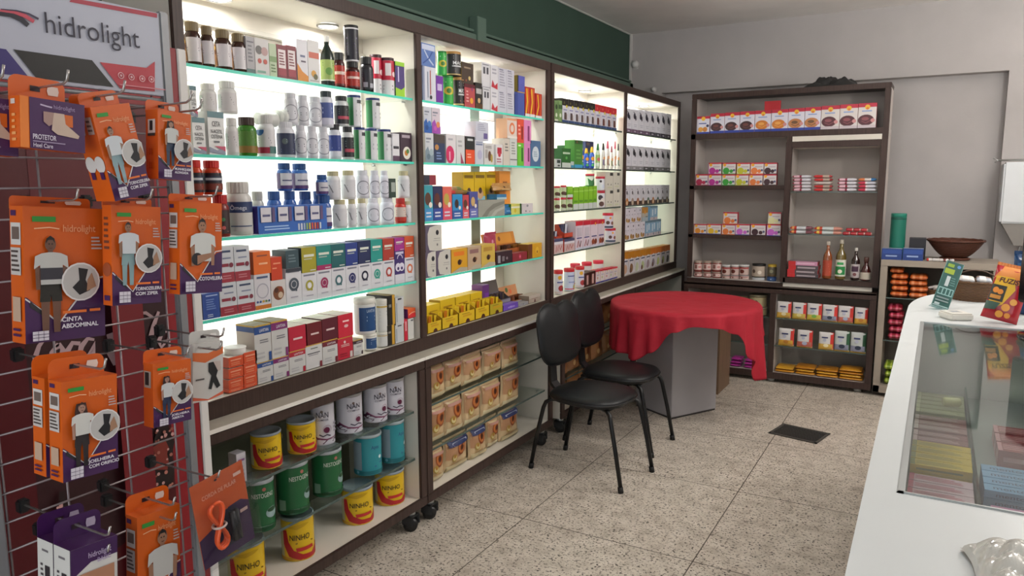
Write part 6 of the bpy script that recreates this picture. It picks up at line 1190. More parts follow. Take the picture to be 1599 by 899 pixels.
# right column: stacks of wrapped bars
FR2 = ('y', YU-.01)
wafer = [(.12, '#8a1c34'), (.42, '#dcb4c0'), (.5, '#8f2440'), (1, '#cfcdd4')]; wafer2 = [(.1, '#b02434'), (.5, '#c43a3a'), (.85, '#b8a498'), (1, '#a03a3c')]; clear = [(.15, '#b9a8a0'), (.9, '#c3bab4'), (1, '#a8a098')]
wafer3 = [(.4, '#c43a54'), (.5, '#dfd4d8'), (1, '#c9c9d2')]; blu_ = [(.35, '#d87a4a'), (.7, '#cfc8c4'), (1, '#3a74a8')]
z = 1.478; h = .0245
def stack(xL, xR, n, cols, where, z0, hh=h, F=FR2, group=None, nm2='wrapped wafer bar', D=.07, shift=0.0):
    for k in range(n):
        c = cols[k] if isinstance(cols[0], list) else cols
        bar(F, xL+(k % 2)*.6, xR+(k % 2)*.4+shift*k, z0+k*hh, hh-.001, c, '%s, %s layer from below, %s' % (nm2, ORD[k+1], where), group or ('wrapped bars '+where), D=D, seed=k)
stack(1236.5, 1266.5, 5, wafer, 'first pile on the upper glass shelf', z); stack(1269.5, 1299.5, 5, [wafer2, wafer2, clear, wafer2, wafer2], 'second pile on the upper glass shelf', z); stack(1306.7, 1338, 4, wafer, 'third pile on the upper glass shelf', z); stack(1339, 1368.5, 4, [wafer3, wafer3, wafer3, blu_], 'fourth pile on the upper glass shelf', z)
z = 1.158
roll = [(.12, '#b03a2c'), (.22, '#e0a86a'), (.3, '#b8352c'), (.7, '#c9ccd0'), (1, '#7a4a54')]; roll2 = [(.1, '#c23a2c'), (.22, '#e8c45a'), (.3, '#c04a34'), (.7, '#c3cbcb'), (1, '#c98a7a')]
stack(1232, 1269, 2, roll, 'left pile on the lower glass shelf', z, .03); stack(1270, 1314.5, 2, roll2, 'middle pile on the lower glass shelf', z, .03)
for k in range(7):
    L = 1315+ (k % 4)*11.5 + (5 if k > 3 else 0); bar(FR2, L, L+12.5, z+(0 if k < 4 else .027), .027, [(.15, '#8a1c2a'), (.85, '#a82c34'), (1, '#c9a49c')], 'dark red wrapped sweet, %s in the heap at the right end, lower glass shelf' % ORD[k+1], 'dark red wrapped sweets', D=.05, name='wrapped_sweet', cat='sweet', seed=k)
z = .8285
zz_ = z
for k in range(4):
    mb = None; st = dict(body=['#4a4448', '#54484c', '#4a4448', '#c48aa8'][k], side='#b8262c', top='#8a7a80', ops=[('rect', 0, 0, .25, 1, '#c42a2c'), ('rect', .3, .3, .9, .7, '#a89ca0' if k < 3 else '#dcb4c8')])
    o = carton(FR2, 1229+(0 if k < 2 else 2), 1278-(k % 2)*1.5, [427.5, 421, 414.5, 408][k], st, 'flat sweets carton, %s from below in the pile beside the bottles' % ORD[k+1], 'flat cartons beside the bottles', z0=zz_, D=.12); zz_ = oid(o)
btl = lambda g, l, ops, lid: dict(body=mat(g, .08, 0, 'bottle_glass', .8), label=l, lid=lid, ops=ops)
round_item(FR2, 1284.5, 1298, 376.5, 'winebottle', btl('#8a4a24', '#b04a34', [('bars', .25, .2, .75, .85, 4, '#d88a6a')], '#b9b2a8'), 'amber bottle with a red label, left of four, rear unit', z0=z, name='bottle', cat='bottle', rot=0)
round_item(FR2, 1304.5, 1319.5, 374, 'winebottle', btl('#6a5a2c', '#dcdccf', [('rect', .15, .1, .85, .6, '#2c8a4a'), ('rect', .3, .7, .7, .85, '#3a9a54'), ('disc', .5, .3, .12, '#e8e4d0')], '#b8b0a0'), 'tall bottle with a green and white label, rear unit', z0=z, name='bottle', cat='bottle', rot=0)
round_item(FR2, 1328.5, 1341.5, 386.5, 'winebottle', btl('#2c1816', '#b9b0b0', [('rect', .25, .45, .75, .85, '#4a2f44'), ('disc', .5, .25, .12, '#7a4a4c')], '#c9c4bc'), 'dark wine-coloured bottle with a white cap, rear unit', z0=z, name='bottle', cat='bottle', rot=0)
round_item(FR2, 1343.5, 1360, 401, 'flask', btl('#4a1c1a', '#c6bcae', [('bars', .25, .2, .75, .8, 2, '#8a8078')], '#5a3a34'), 'squat round dark bottle, rightmost of four, rear unit', z0=z, name='bottle', cat='bottle', rot=0)
# lower part
FL_ = ('y', YL+.03); z = .5125
def sach(c1, c2, side='#c9342c', white='#d5d2d0'): return dict(body=white, rough=.35, seal=0, fat=.2, ops=[('rect', .78, .08, 1, 1, side), ('rect', .0, 0, .95, .34, c1), ('disc', .5, .25, .14, c2, .1), ('rect', .2, .66, .62, .74, '#3a3f6a'), ('disc', .4, .55, .09, '#b9bccc'), ('rect', 0, 0, 1, .06, '#c9a23a')])
SA = [('yellow', '#d0a84a', '#e8dcb0'), ('corn', '#c9b050', '#d8cc8a'), ('green', '#c9b84a', '#7ab04a'), ('dark blue', '#8a8ca0', '#2c3448'), ('red', '#c06a5a', '#a8b0c8'), ('golden', '#cfa03c', '#b87a2c')]
for i, ((L, R), T) in enumerate(zip([(1212.5, 1235), (1236.5, 1258.5), (1259.5, 1282.5), (1283.5, 1307), (1308, 1331.5), (1333.5, 1354.5)], [471, 472.5, 474, 476, 478, 480.5])): pouch(FL_, L, R, T, sach(SA[i][1], SA[i][2]), '%s of six food sachets with a red edge, %s picture, upper glass shelf' % (nth(i, 6).split()[0], SA[i][0]), 'food sachets', z0=z, th=.02, name='food_sachet', cat='sachet')
z = .2965
for i, (L, R, T, a_, gr_) in enumerate([(1215, 1239, 513, SA[5], 0), (1244, 1268, 515.5, SA[4], 0), (1277.5, 1301, 519, SA[0], 0), (1302, 1326, 517, SA[3], 1), (1327, 1351.5, 519, SA[3], 1)]):
    pouch(FL_, L, R, T, sach(a_[1], a_[2], '#2c5a3c' if gr_ else '#c9342c', '#c3c8c4' if gr_ else '#d5d2d0'), '%s of five food sachets, %s edge, lower glass shelf' % (nth(i, 5).split()[0], 'green' if gr_ else 'red'), 'food sachets', z0=z, th=.02, name='food_sachet', cat='sachet')
z = .0805
for i, (L, R, n) in enumerate([(1209, 1240, 2), (1241, 1272, 3), (1273, 1308, 3), (1309, 1347, 4)]):
    for k in range(n): bar(FL_, L+(k % 2), R-(k % 2)*1.5, z+.021*k, .024, [(1, ['#c98a24', '#d09a2c', '#b8781c'][k % 3])], 'yellow packet, %s from below in the %s pile on the base' % (ORD[k+1], nth(i, 4).split()[0]), 'yellow packets on the base', D=.16, name='packet', cat='packet', seed=k+i)
# left part behind the cloth
rj_ = dict(body='#7a6a4c', label='#a89c78', lid='#b9b09a', ops=[('disc', .5, .5, .2, '#2f2a24')])
a = round_item(FL_, 1169, 1197.5, 478, 'tub', rj_, 'beige tub, lower of two, behind the table cloth', 'beige tubs', z0=.5125, rot=0, cat='tub', name='tub'); round_item(FL_, 1170, 1197, 459, 'tub', dict(rj_, lid='#8a8468'), 'beige tub, upper of two, behind the table cloth', 'beige tubs', z0=oid(a), rot=0, cat='tub', name='tub')
pouch(FL_, 1140, 1166, 462, dict(body='#7a7256', ops=[('disc', .5, .5, .2, '#4a4434')]), 'dull green-brown bag beside the beige tubs', z0=.5125, th=.06)
pouch(FL_, 1172, 1184, 499, dict(body='#b0304c', ops=[('disc', .5, .6, .15, '#e0a0b0'), ('disc', .5, .3, .12, '#d87a90')]), 'pink and red packet on the shelf behind the cloth', z0=.2965, th=.05, cat='packet')
for i, (L, R) in enumerate([(1139, 1156), (1160, 1190)]):
    for k in range(3): bar(FL_, L+k, R+k, .0805+.026*k, .026, [(.8, '#a8328a'), (1, '#8a2470')], 'magenta packet, %s from below, %s pile behind the cloth' % (ORD[k+1], ('left', 'right')[i]), 'magenta packets', D=.12, name='packet', cat='packet', seed=k)
# ================================================================== low grey shelf unit
FG = ('y', YG+.04); TOPZ = 1.0005
snack = lambda c, c2: [(.15, c), (.3, c2), (.55, c), (.7, c2), (1, c)]
zq = .7305
for i, (L, R, n, c, c2) in enumerate([(1389, 1417, 4, '#b8541f', '#d8824c'), (1418, 1448, 4, '#b85a24', '#d88a5c')]):
    cols = snack(c, c2); _KEEP.append(cols)
    for k in range(n+(1 if i == 0 else 0)): bar(FG, L+(k % 2)*2, R+(k % 2)*1-(0 if k < 4 else 6), zq+.042*k, .042, cols, 'orange snack packet, %s from below in the %s pile, grey shelf unit' % (ORD[k+1], ('left', 'right')[i]), 'orange snack packets', D=.2, name='snack_packet', cat='packet', seed=k)
cols = snack('#8a1c2c', '#c4506a')
for k in range(5): bar(FG, 1385+(k % 2)*1.5, 1409+(k % 2)*2, .4205+.05*k, .05, cols, 'dark red snack packet, %s from below, middle shelf of the grey unit' % ORD[k+1], 'dark red snack packets', D=.2, name='snack_packet', cat='packet', seed=k)
cols = snack('#6f8a1f', '#a8b84a')
for k in range(3): bar(FG, 1379+(k % 2)*1.5, 1398+(k % 2)*2, .0855+.052*k, .052, cols, 'green snack packet, %s from below, base of the grey unit' % ORD[k+1], 'green snack packets', D=.2, name='snack_packet', cat='packet', seed=k)
# wicker
def wicker(color, dark):
    key = ('wicker', color)
    if key in _M: return _M[key]
    m = bpy.data.materials.new('mat_wicker'); m.use_nodes = True; nt = m.node_tree; N = nt.nodes.new; L = nt.links.new; b = nt.nodes['Principled BSDF']; b.inputs['Roughness'].default_value = .5
    tc = N('ShaderNodeTexCoord'); w1 = N('ShaderNodeTexWave'); w1.bands_direction = 'Z'; w1.inputs['Scale'].default_value = 45; w1.inputs['Distortion'].default_value = 2.5; L(tc.outputs['Object'], w1.inputs['Vector'])
    r = N('ShaderNodeMix'); r.data_type = 'RGBA'; r.inputs['A'].default_value = rgb(dark); r.inputs['B'].default_value = rgb(color); L(w1.outputs['Fac'], r.inputs['Factor']); L(r.outputs['Result'], b.inputs['Base Color'])
    bp = N('ShaderNodeBump'); bp.inputs['Strength'].default_value = .6; bp.inputs['Distance'].default_value = .004; L(w1.outputs['Fac'], bp.inputs['Height']); L(bp.outputs[0], b.inputs['Normal']); _M[key] = m; return m
def weave_basket(name, rx, ry, h, flare, m, loc, rim=.006, n=56):
    t = empty(name, loc); mb = MB()
    def f(u, v, k=1.0, ins=0):
        a = u*2*PI; s_ = (1-flare+flare*v**.7); wv = .0022*math.sin(n*PI*u*2/2)*(1 if int(v*12) % 2 else -1)
        return ((rx*s_+wv-ins)*math.cos(a), (ry*s_+wv-ins)*math.sin(a), h*v)
    mb.surf(lambda u, v: f(u, v), 112, 14, m); mb.surf(lambda u, v: f(u, v, 1, .006), 64, 8, m, flip=True)
    mb.add([(rx*(1-flare)*math.cos(2*PI*k/40), ry*(1-flare)*math.sin(2*PI*k/40), .002) for k in range(40)], [tuple(range(40))], m); mb.build('woven_body', t)
    r = MB(); r.tube([((rx-.002)*math.cos(2*PI*k/48), (ry-.002)*math.sin(2*PI*k/48), h+.0015*math.sin(k*2.1)) for k in range(48)], rim, m, 8, True); r.build('rim', t); return t
p0, p1 = P(1448, 372, 'y', 6.03), P(1539.5, 372, 'y', 6.03)
t = weave_basket('wicker_bowl', (p1.x-p0.x)/2, .155, .118, .62, wicker('#6a3a26', '#38190f'), ((p0.x+p1.x)/2, 6.03, TOPZ+.02), .008)
mb = MB(); mb.tube([(.085*math.cos(2*PI*k/32), .07*math.sin(2*PI*k/32), -.01) for k in range(32)], .01, wicker('#6a3a26', '#38190f'), 8, True); mb.build('foot_ring', t)
tag(t, 'wide brown wicker bowl on top of the low grey shelf unit', 'bowl')
FT = ('y', YG+.1)
round_item(FT, 1389, 1411, 333, 'canister', dict(body='#136a58', label='#166e5c', lid='#1a7a66', rough=.3, ops=[('rect', .1, .98, .9, 1, '#0f5244')], bands=[(.94, .97, '#0d4a3d'), (.1, .13, '#0f5547')]), 'dark green thermos flask on the low grey shelf unit', z0=TOPZ+.0, name='thermos_flask', cat='flask')
FT2 = ('y', YG+.015)
bpk = dict(body='#1f3a7c', side='#1a2f66', top='#8f9ab4', ops=[('rect', .05, .55, .95, .9, '#2a4a94'), ('bars', .2, .2, .8, .5, 1, '#8fa4cc')])
for i, (L, R) in enumerate([(1376, 1408), (1409, 1441)]): carton(FT2, L, R, 388, bpk, '%s flat dark blue packet in front of the thermos' % ('left', 'right')[i], 'dark blue packets', z0=TOPZ, D=.07, name='packet', cat='packet')
carton(('y', YG+.12), 1418, 1444, 371.5, dict(body='#1f1d22', side='#18171a', top='#2a2a2c', ops=[('rect', .1, .1, .9, .45, '#9c4a4c'), ('disc', .3, .3, .12, '#c98a84'), ('disc', .65, .3, .12, '#b86a68')]), 'black box with pink sweets between thermos and wicker bowl', z0=TOPZ, D=.1)
SM = [('#b8342c', 'red'), ('#c9c6c4', 'white'), ('#bfb8b4', 'pale'), ('#7a3a34', 'brown'), ('#a8a4a4', 'grey')]
for k in range(5): bar(FT2, 1446+k*9.0, 1456+k*8.6+(6 if k == 1 else 0), TOPZ+(.0), .022, [(.4, SM[k][0]), (1, '#cfcac6')], 'small %s wrapped sweet in front of the wicker bowl' % SM[k][1], 'loose sweets by the bowl', D=.025, name='wrapped_sweet', cat='sweet', seed=k)
# ================================================================== tins in the near base cabinet
FLW = ('x', XL-.055)
def ninho(): return dict(body='#d9b51c', label='#e0b91c', lid='#9aa4ae', rough=.3, lrough=.3, ops=[
    ('rect', 0, .0, .16, .8, '#c9c6a0'), ('rect', .0, .0, 1, .07, '#c9962a'),
    ('poly', [(.24, .78), (.28, .48), (.38, .26), (.55, .14), (.75, .12), (.95, .3), (1.02, .1), (.9, .0), (.5, .0), (.28, .1), (.16, .4), (.15, .75)], '#b02024'),
    ('disc', 1.0, .12, .14, '#d86a6a'), ('poly', [(.2, .86), (.45, .8), (.6, .86), (.7, .93), (.6, .95), (.4, .9)], '#c9a012'),
    ('text', .30, .52, .15, 'NINHO', '#2a2114', {'fit': .40, 'bold': .012}), ('poly', [(.42, .32), (.76, .34), (.78, .25), (.44, .22)], '#c02c2c'), ('bars', .42, .4, .8, .48, 1, '#8a6a14'), ('disc', .98, .82, .08, '#e6dcc4')])
NIN = ninho()
NAN_ = dict(body='#b9b7c0', label='#c9c7cf', lid='#a5a3a0', rough=.35, ops=[('poly', [(-.6, 0), (-.6, .3), (.1, .26), (.35, .13), (.6, .09), (.85, .11), (1.1, .16), (1.6, .3), (1.6, 0)], '#4a1c3c'), ('poly', [(.1, .3), (.35, .17), (.6, .13), (.85, .15), (1.05, .19), (1.05, .16), (.6, .09), (.35, .13), (.1, .26)], '#7a3a5c'),
     ('text', .32, .68, .15, 'NAN', '#2a2436', {'fit': .34, 'bold': .012}), ('text', .34, .6, .05, 'COMFOR', '#4a4456', {'fit': .32}), ('ring', .62, .38, .11, '#b3a4b0', .2), ('disc', .6, .36, .075, '#5c1238'), ('stroke', [(.4, .25), (.5, .2), (.6, .24), (.7, .2)], .03, '#3c3246'), ('disc', .48, .84, .035, '#6a5a54'), ('bars', .8, .26, .98, .55, 3, '#8f8a9a')])
NES = dict(body='#1c5a34', label='#1f6238', lid='#aeb4b8', rough=.3, ops=[('text', .28, .72, .1, 'NESTOGENO', '#cfd6cc', {'fit': .5, 'bold': .006}), ('disc', .55, .9, .04, '#b0685c'), ('disc', .72, .36, .15, '#8fa8a8', .12), ('disc', .72, .42, .12, '#1f4a2c', .05), ('rect', .05, .06, .2, .3, '#7a9a84'), ('poly', [(.0, 0), (1, 0), (1, .1), (.6, .04), (.3, .1), (0, .04)], '#174a2a')])
TEAL = dict(body='#2a8088', label='#2c8c96', lid='#a8b4b8', rough=.3, ops=[('rect', .0, .12, .3, .9, '#8a9aa4'), ('text', .52, .70, .1, 'Apta', '#2a4a7c', {'fit': .2}), ('disc', .75, .45, .05, '#c9dcdc'), ('stroke', [(.6, .2), (.8, .3), (.95, .4)], .03, '#2f4a8c'), ('rect', 0, 0, 1, .1, '#1f6c74'), ('disc', .2, .06, .04, '#6aa4b8')])
BC = 'near base cabinet'
za, zb, zg = .5525, .3355, .1465
round_item(FLW, 392, 440, 670, 'tin', NIN, 'yellow milk tin, left one on the top glass shelf, '+BC, 'yellow milk tins', z0=za, name='milk_tin', cat='tin', rot=(.12,))
round_item(FLW, 449, 493, 653, 'tin', NIN, 'yellow milk tin, right one on the top glass shelf, '+BC, 'yellow milk tins', z0=za, name='milk_tin', cat='tin', rot=(.12,))
for i, (L, R, T) in enumerate([(486, 523, 622), (525, 566, 610), (567, 604.5, 597), (604, 639, 585)]):
    round_item(FLW, L, R, T, 'tin', NAN_, '%s of four white and plum formula tins, top glass shelf, %s' % (nth(i, 4).split()[0], BC), 'white and plum formula tins', z0=za, name='formula_tin', cat='tin', rot=((.0, .4, .5, .3)[i],))
carton(FLW, 371, 386, 706, dict(body='#c6c4cc', side='#a8a6a8', ops=[('rect', .15, .72, .85, .8, '#8a5a94'), ('bars', .2, .2, .8, .6, 3, '#9c9aa4')]), 'small white carton standing alone left of the tins, near base cabinet', z0=za-.0, D=.04)
for i, (L, R, T) in enumerate([(382, 429.5, 742), (432, 483, 716), (487, 535, 697)]):
    round_item(FLW, L, R, T, 'tin', NES, '%s of three dark green formula tins, middle glass shelf' % nth(i, 3).split()[0], 'dark green formula tins', z0=zb, name='formula_tin', cat='tin', rot=((.2, .5, .5)[i],))
for i, (L, R, T) in enumerate([(552, 597, 673), (598, 638, 650)]):
    round_item(FLW, L, R, T, 'tin', TEAL, '%s turquoise formula tin, middle glass shelf, near base cabinet' % ('left', 'right')[i], 'turquoise formula tins', z0=zb, name='formula_tin', cat='tin', rot=((.2, .5, .5)[i],))
for i, (L, R, T) in enumerate([(357, 414, 833), (440, 491, 793), (534, 583, 754), (585, 632, 729)]):
    round_item(FLW, L, R, T, 'tin', NIN, '%s yellow milk tin on the white base board, near base cabinet' % nth(i, 4).split()[0], 'yellow milk tins', z0=zg, name='milk_tin', cat='tin', rot=(.12,))
# ---- bagged toast
def toast(k): return dict(body='#cbb088', back='#b89a74', rough=.2, fat=1.2, sealc='#c9a98a', ops=[('poly', [(.03, .4), (.4, .36), (.7, .48), (.97, .44), (.97, .97), (.03, .97)], '#b08460'), ('rect', .04, .0, .96, .2, '#dccfa8'), ('disc', .58, .66, .23, '#8a4420', .23), ('ring', .58, .68, .19, '#b86c34', .4), ('disc', .58, .68, .08, '#4a200e'), ('disc', .28, .42, .12, '#a88a3c'), ('disc', .28, .42, .085, '#cfc08a'), ('disc', .28, .46, .05, '#a8742c'), ('bars', .15, .22, .6, .3, 1, '#a8885a'), ('rect', .1, .82, .9, .9, '#b98a7c')]+([('rect', .08, .8, .92, 1.0, '#2a3560'), ('bars', .2, .84, .85, .96, 1, '#c6cbdc'), ('rect', .04, .0, .96, .2, '#d9c89c')] if k else []))
TO = [toast(0), toast(1)]
FT3 = ('x', XL-.05)
rows = [('top glass shelf', .5485, [(674, 699, 566), (699.3, 726, 557), (727, 758, 551), (759, 788, 540), (789.5, 813, 530)], [0, 0, 0, 0, 0]),
        ('middle glass shelf', .3355, [(674, 699, 629), (699.3, 727, 617), (728.5, 755, 602), (756.5, 786, 592), (788, 815, 574)], [0, 0, 0, 0, 0]),
        ('base board', .1465, [(674, 698, 688), (699, 735, 672), (737.5, 763, 657), (765, 782, 644), (785, 813, 626)], [0, 1, 1, 0, 1])]
for ri, (nm3, z0, its, kk) in enumerate(rows):
    for i, (L, R, T) in enumerate(its):
        pouch(FT3, L, R, T, TO[kk[i]], '%s of five cream bags of toast on the %s' % (nth(i, 5).split()[0], nm3), 'cream bags of toast', z0=z0, th=.064, name='toast_bag', cat='bag', seed=(i+ri*3) % 4, back=.008*(i % 2))
# ---- amber bags in the dark cabinet behind the chairs
for ri, (z0, T0, H) in enumerate([(.5525, 545, 0), (.3355, 580, 0), (.1465, 0, 0)]):
    for i in range(5):
        u = 4.085+.19*i
        me = memo(('pouch', .17, .17, .07, 'amber', i % 3), lambda: pouch_mesh(.17, .15, .07, dict(body='#a8744a', back='#8a5a34', rough=.2, ops=[('disc', .5, .6, .2, '#7a3c1c'), ('disc', .3, .4, .12, '#d0a870'), ('rect', .05, 0, .95, .15, '#c9a478')]), i))
        if ri == 2 and i > 2: continue
        o = mesh_obj('toast_bag', me); o.location = (XL-.055, u, z0); o.rotation_euler = (0, 0, PI/2)
        tag(o, 'amber-brown food bag, %s from near end, %s, seen between the chairs' % (ORD[i+1], ('top glass shelf', 'middle glass shelf', 'base board')[ri]), 'bag', 'amber food bags behind the chairs')
# ================================================================== red drinks cooler behind the rack
XC = -1.65; CY0, CY1, CZ = .30, 1.235, 1.88
t = empty('drinks_cooler', (-1.98, .77, 0)); OFF = (1.98, -.77, 0)
RED = mat('#86121b', .45, 0, 'red_panel'); DRED = mat('#5c0c14', .35, 0, 'red_panel')
def B(mb, name):
    o = mb.build(name, t); o.location = OFF; return o
mb = MB(); mb.bbox(-2.31, XC-.01, CY0, CY1, .06, CZ, mat('#8c1520', .45, 0, 'red_panel'), .006); mb.box(-2.29, XC-.03, CY0+.02, CY1-.02, 0, .06, mat('#1a1a1a', .6)); B(mb, 'body')
mb = MB(); mb.bbox(XC-.01, XC, CY0, CY1-.02, .08, CZ, RED, .002); B(mb, 'door')
mb = MB(); mb.bbox(XC-.012, XC+.004, CY1-.02, CY1+.004, .08, CZ, mat('#d8d4d0', .4), .002); B(mb, 'edge_strip')
mb = MB(); W, H = 1.02-0.0, 1.6; gy0, gz0 = .36, .16
S = lambda a, b, o: (XC+.0005+o, gy0+a, gz0+b)
W = 1.16-gy0-.02
pr = Print(mb, S, W, H)
def g(px, py): p = P(px, py, 'x', XC); return ((p.y-gy0)/W, (p.z-gz0)/H)
pr.rect(0, 0, .985, .985, '#4a0a11', .35)
pr.poly([g(30, 455), g(262, 455), g(262, 560), g(262, 800), g(120, 899), g(60, 800), g(45, 600)], '#2c070d')
pr.rect(.0, .3, .22, .98, '#540b13'); pr.rect(.62, .72, .98, .985, '#560c14')
wt = '#a88a8c'
def stk(pts, th, col=wt): pr.stroke([g(*p) for p in pts], [x/H*.0046 for x in th] if isinstance(th, list) else th/H*.0046, col)
# the white script lettering of the cooler, drawn as brush strokes (Coca-Cola)
stk([(96, 540), (84, 545), (78, 560), (70, 575), (58, 574), (54, 558), (60, 540), (72, 524)], [1.0, 1.6, 2.6, 2.4, 2.4, 2.6, 2, 1.2])
stk([(90, 536), (80, 550), (76, 566), (84, 572), (93, 560), (97, 545), (92, 537), (86, 541)], [1.6, 2.2, 2, 1.4, 1.8, 2.4, 1.8, 1])
stk([(124, 536), (112, 535), (104, 548), (100, 562), (108, 568), (118, 560)], [2, 2.2, 2.8, 2.4, 1.6, 1.0])
stk([(146, 530), (136, 528), (126, 540), (122, 556), (128, 562), (138, 552), (148, 534), (144, 550), (147, 560), (156, 552)], [1.2, 2, 2.8, 2.4, 1.6, 1.4, 1.8, 2.4, 2, 1])
stk([(166, 527), (177, 523)], 3.4)
stk([(214, 490), (206, 489), (192, 502), (178, 530), (172, 552), (178, 566), (192, 562), (204, 548), (208, 538)], [1.4, 2.2, 3.2, 4.2, 4.2, 3.2, 2.4, 1.8, 1.0])
stk([(206, 489), (216, 490), (220, 505), (214, 520), (207, 520), (206, 506), (212, 490), (226, 488), (238, 496)], [1.4, 1.6, 2.0, 1.8, 1.6, 1.6, 1.4, 1.8, 1.4])
stk([(203, 536), (194, 540), (190, 556), (198, 560), (206, 548), (204, 537), (210, 533), (220, 530)], [1.6, 2.2, 2.4, 1.8, 1.8, 2.0, 1.2, 1.0])
stk([(246, 486), (238, 508), (232, 532), (236, 548), (246, 545)], [1.6, 2.6, 3.2, 2.4, 1.2])
stk([(262, 516), (252, 518), (246, 532), (250, 542), (260, 530), (266, 514), (264, 532), (270, 538)], [1.2, 2, 2.6, 1.8, 1.4, 1.8, 2.2, 1.2])
# bottle pictures
for cx, cy, hh in ((252, 700, 130), (92, 820, 110)):
    q = [(-.16, -.5), (.16, -.5), (.19, -.3), (.15, -.12), (.19, .04), (.1, .22), (.06, .4), (.06, .5), (-.06, .5), (-.06, .4), (-.1, .22), (-.19, .04), (-.15, -.12), (-.19, -.3)]
    pr.poly([g(cx+x*hh*.75, cy-y*hh-x*hh*.25) for x, y in q], '#1d0a0a'); pr.poly([g(cx+x*hh*.5-3, cy-y*hh*.5) for x, y in q[:6]+q[11:]], '#7a2a20')
    rn = random.Random(cx)
    for k in range(26):
        u, v = g(cx+rn.uniform(-.16, .16)*hh*.7, cy+rn.uniform(-.35, .45)*hh); pr.disc(u, v, .0016+rn.random()*.0016, rn.choice(['#a86a5c', '#8a4a3c', '#c0908a']), None, 8)
pr.rect(.80, .0, .9, .72, '#6e1018')
B(mb, 'door_print')
mb = MB(); mb.tube([(XC+.03, CY0+.03, .7), (XC+.03, CY0+.03, 1.3)], .008, STEEL); mb.bbox(XC, XC+.03, CY0+.022, CY0+.038, .7, .72, STEEL); mb.bbox(XC, XC+.03, CY0+.022, CY0+.038, 1.28, 1.3, STEEL); B(mb, 'door_handle')
tag(t, 'red drinks cooler with white script lettering behind the wire rack', 'cooler')
# ================================================================== wire display rack with header sign
XR = -1.3; RY0, RY1 = .545, .95
t = empty('wire_display_rack', (XR, .75, 0)); OFF = (-XR, -.75, 0)
ALU = mat('#8e8f92', .4, .35, 'rack_metal'); WIRE = mat('#8f8587', .35, .6, 'wire')
for y in (RY0+.01, RY1-.03):
    mb = MB(); mb.bbox(XR-.008, XR+.008, y, y+.02, .0, 1.872, ALU, .003); mb.bbox(XR-.18, XR+.18, y, y+.02, .0, .03, ALU, .003); B(mb, 'upright')
mb = MB()
for k in range(33): mb.tube([(XR, RY0+.03, .1+.0498*k), (XR, RY1-.03, .1+.0498*k)], .0019, WIRE, 6)
for y in (.583, .683, .8, .9): mb.tube([(XR-.004, y, .09), (XR-.004, y, 1.715)], .0021, WIRE, 6)
mb.tube([(XR, RY0+.03, 1.708), (XR, RY1-.03, 1.708)], .004, ALU)
B(mb, 'wire_grid')
mb = MB(); sy0, sy1, sz0, sz1 = RY0+.03, RY1-.03, 1.716, 1.868
mb.bbox(XR-.008, XR+.006, sy0, sy1, sz0, sz1, mat('#aeb0bd', .35, 0, 'sign_board'), .001)
W, H = sy1-sy0, sz1-sz0
pr = Print(mb, lambda a, b, o: (XR+.006+o, sy0+a, sz0+b), W, H)
def g(px, py): p = P(px, py, 'x', XR+.006); return ((p.y-sy0)/W, (p.z-sz0)/H)
pr.poly([g(112, -3), g(245, 21), g(245, 28), g(108, 3)], '#a83a4a')
pr.poly([g(-9, 74), g(9, 77), g(44, 120), g(-9, 114)], '#352a6c')
pr.poly([g(20, 77), g(143, 94), g(177, 136), g(56, 122)], '#1e1d1c')
pr.poly([g(155, 97), g(228, 106), g(241, 96), g(241, 143), g(187, 138)], '#b23642')
def st2(pts, th, col): pr.stroke([g(*p) for p in pts], th, col)
st2([(-9, 21), (15, 23), (32, 30), (43, 40)], [.035, .05, .06, .05], '#23222e'); st2([(-6, 16), (20, 19), (38, 25), (52, 34)], [.02, .03, .045, .04], '#c04a5a'); st2([(0, 14.5), (25, 17), (44, 22), (59, 30)], [.01, .015, .02, .025], '#3a3048')
u0, v0 = g(67.5, 51); u1, _ = g(217, 72)
pr.text(u0, v0, .235, 'hidrolight', '#2a2838', {'fit': u1-u0}.get('fit'), bold=-.004)
for px, py in ((187.5, 118), (203.5, 120.5), (220, 123), (234, 124)):
    u, v = g(px, py); pr.ring(u, v, .038, '#d8b0b4', .22); pr.disc(u, v, .014, '#d8b0b4')
u, v = g(192, 127); pr.bars(u-.03, v-.06, u+.28, v-.03, 1, '#c98088')
o = B(mb, 'header_sign'); o['label'] = 'white header sign with dark lettering and colour bands'
tag(t, 'tall wire-grid display rack with a white header sign', 'rack')
# ---- hooks
def hook(px, py, lab, ln=.21, z=None, y=None):
    p = P(px, py, 'x', XR); y = p.y if y is None else y; z = p.z if z is None else z
    t = empty('display_hook', (XR, y, z)); mb = MB(); mb.bbox(-.005, .01, -.009, .009, -.014, .009, mat('#141416', .5), .003); mb.build('clip', t)
    mb = MB(); mb.tube([(.01, 0, 0), (ln*.5, 0, .0), (ln-.01, 0, .002), (ln, 0, .006), (ln+.006, 0, .02)], .0019, mat('#b0aaa6', .25, .8, 'chrome'), 8); mb.build('wire_arm', t)
    tag(t, lab, 'hook', 'hooks on the wire rack'); return t
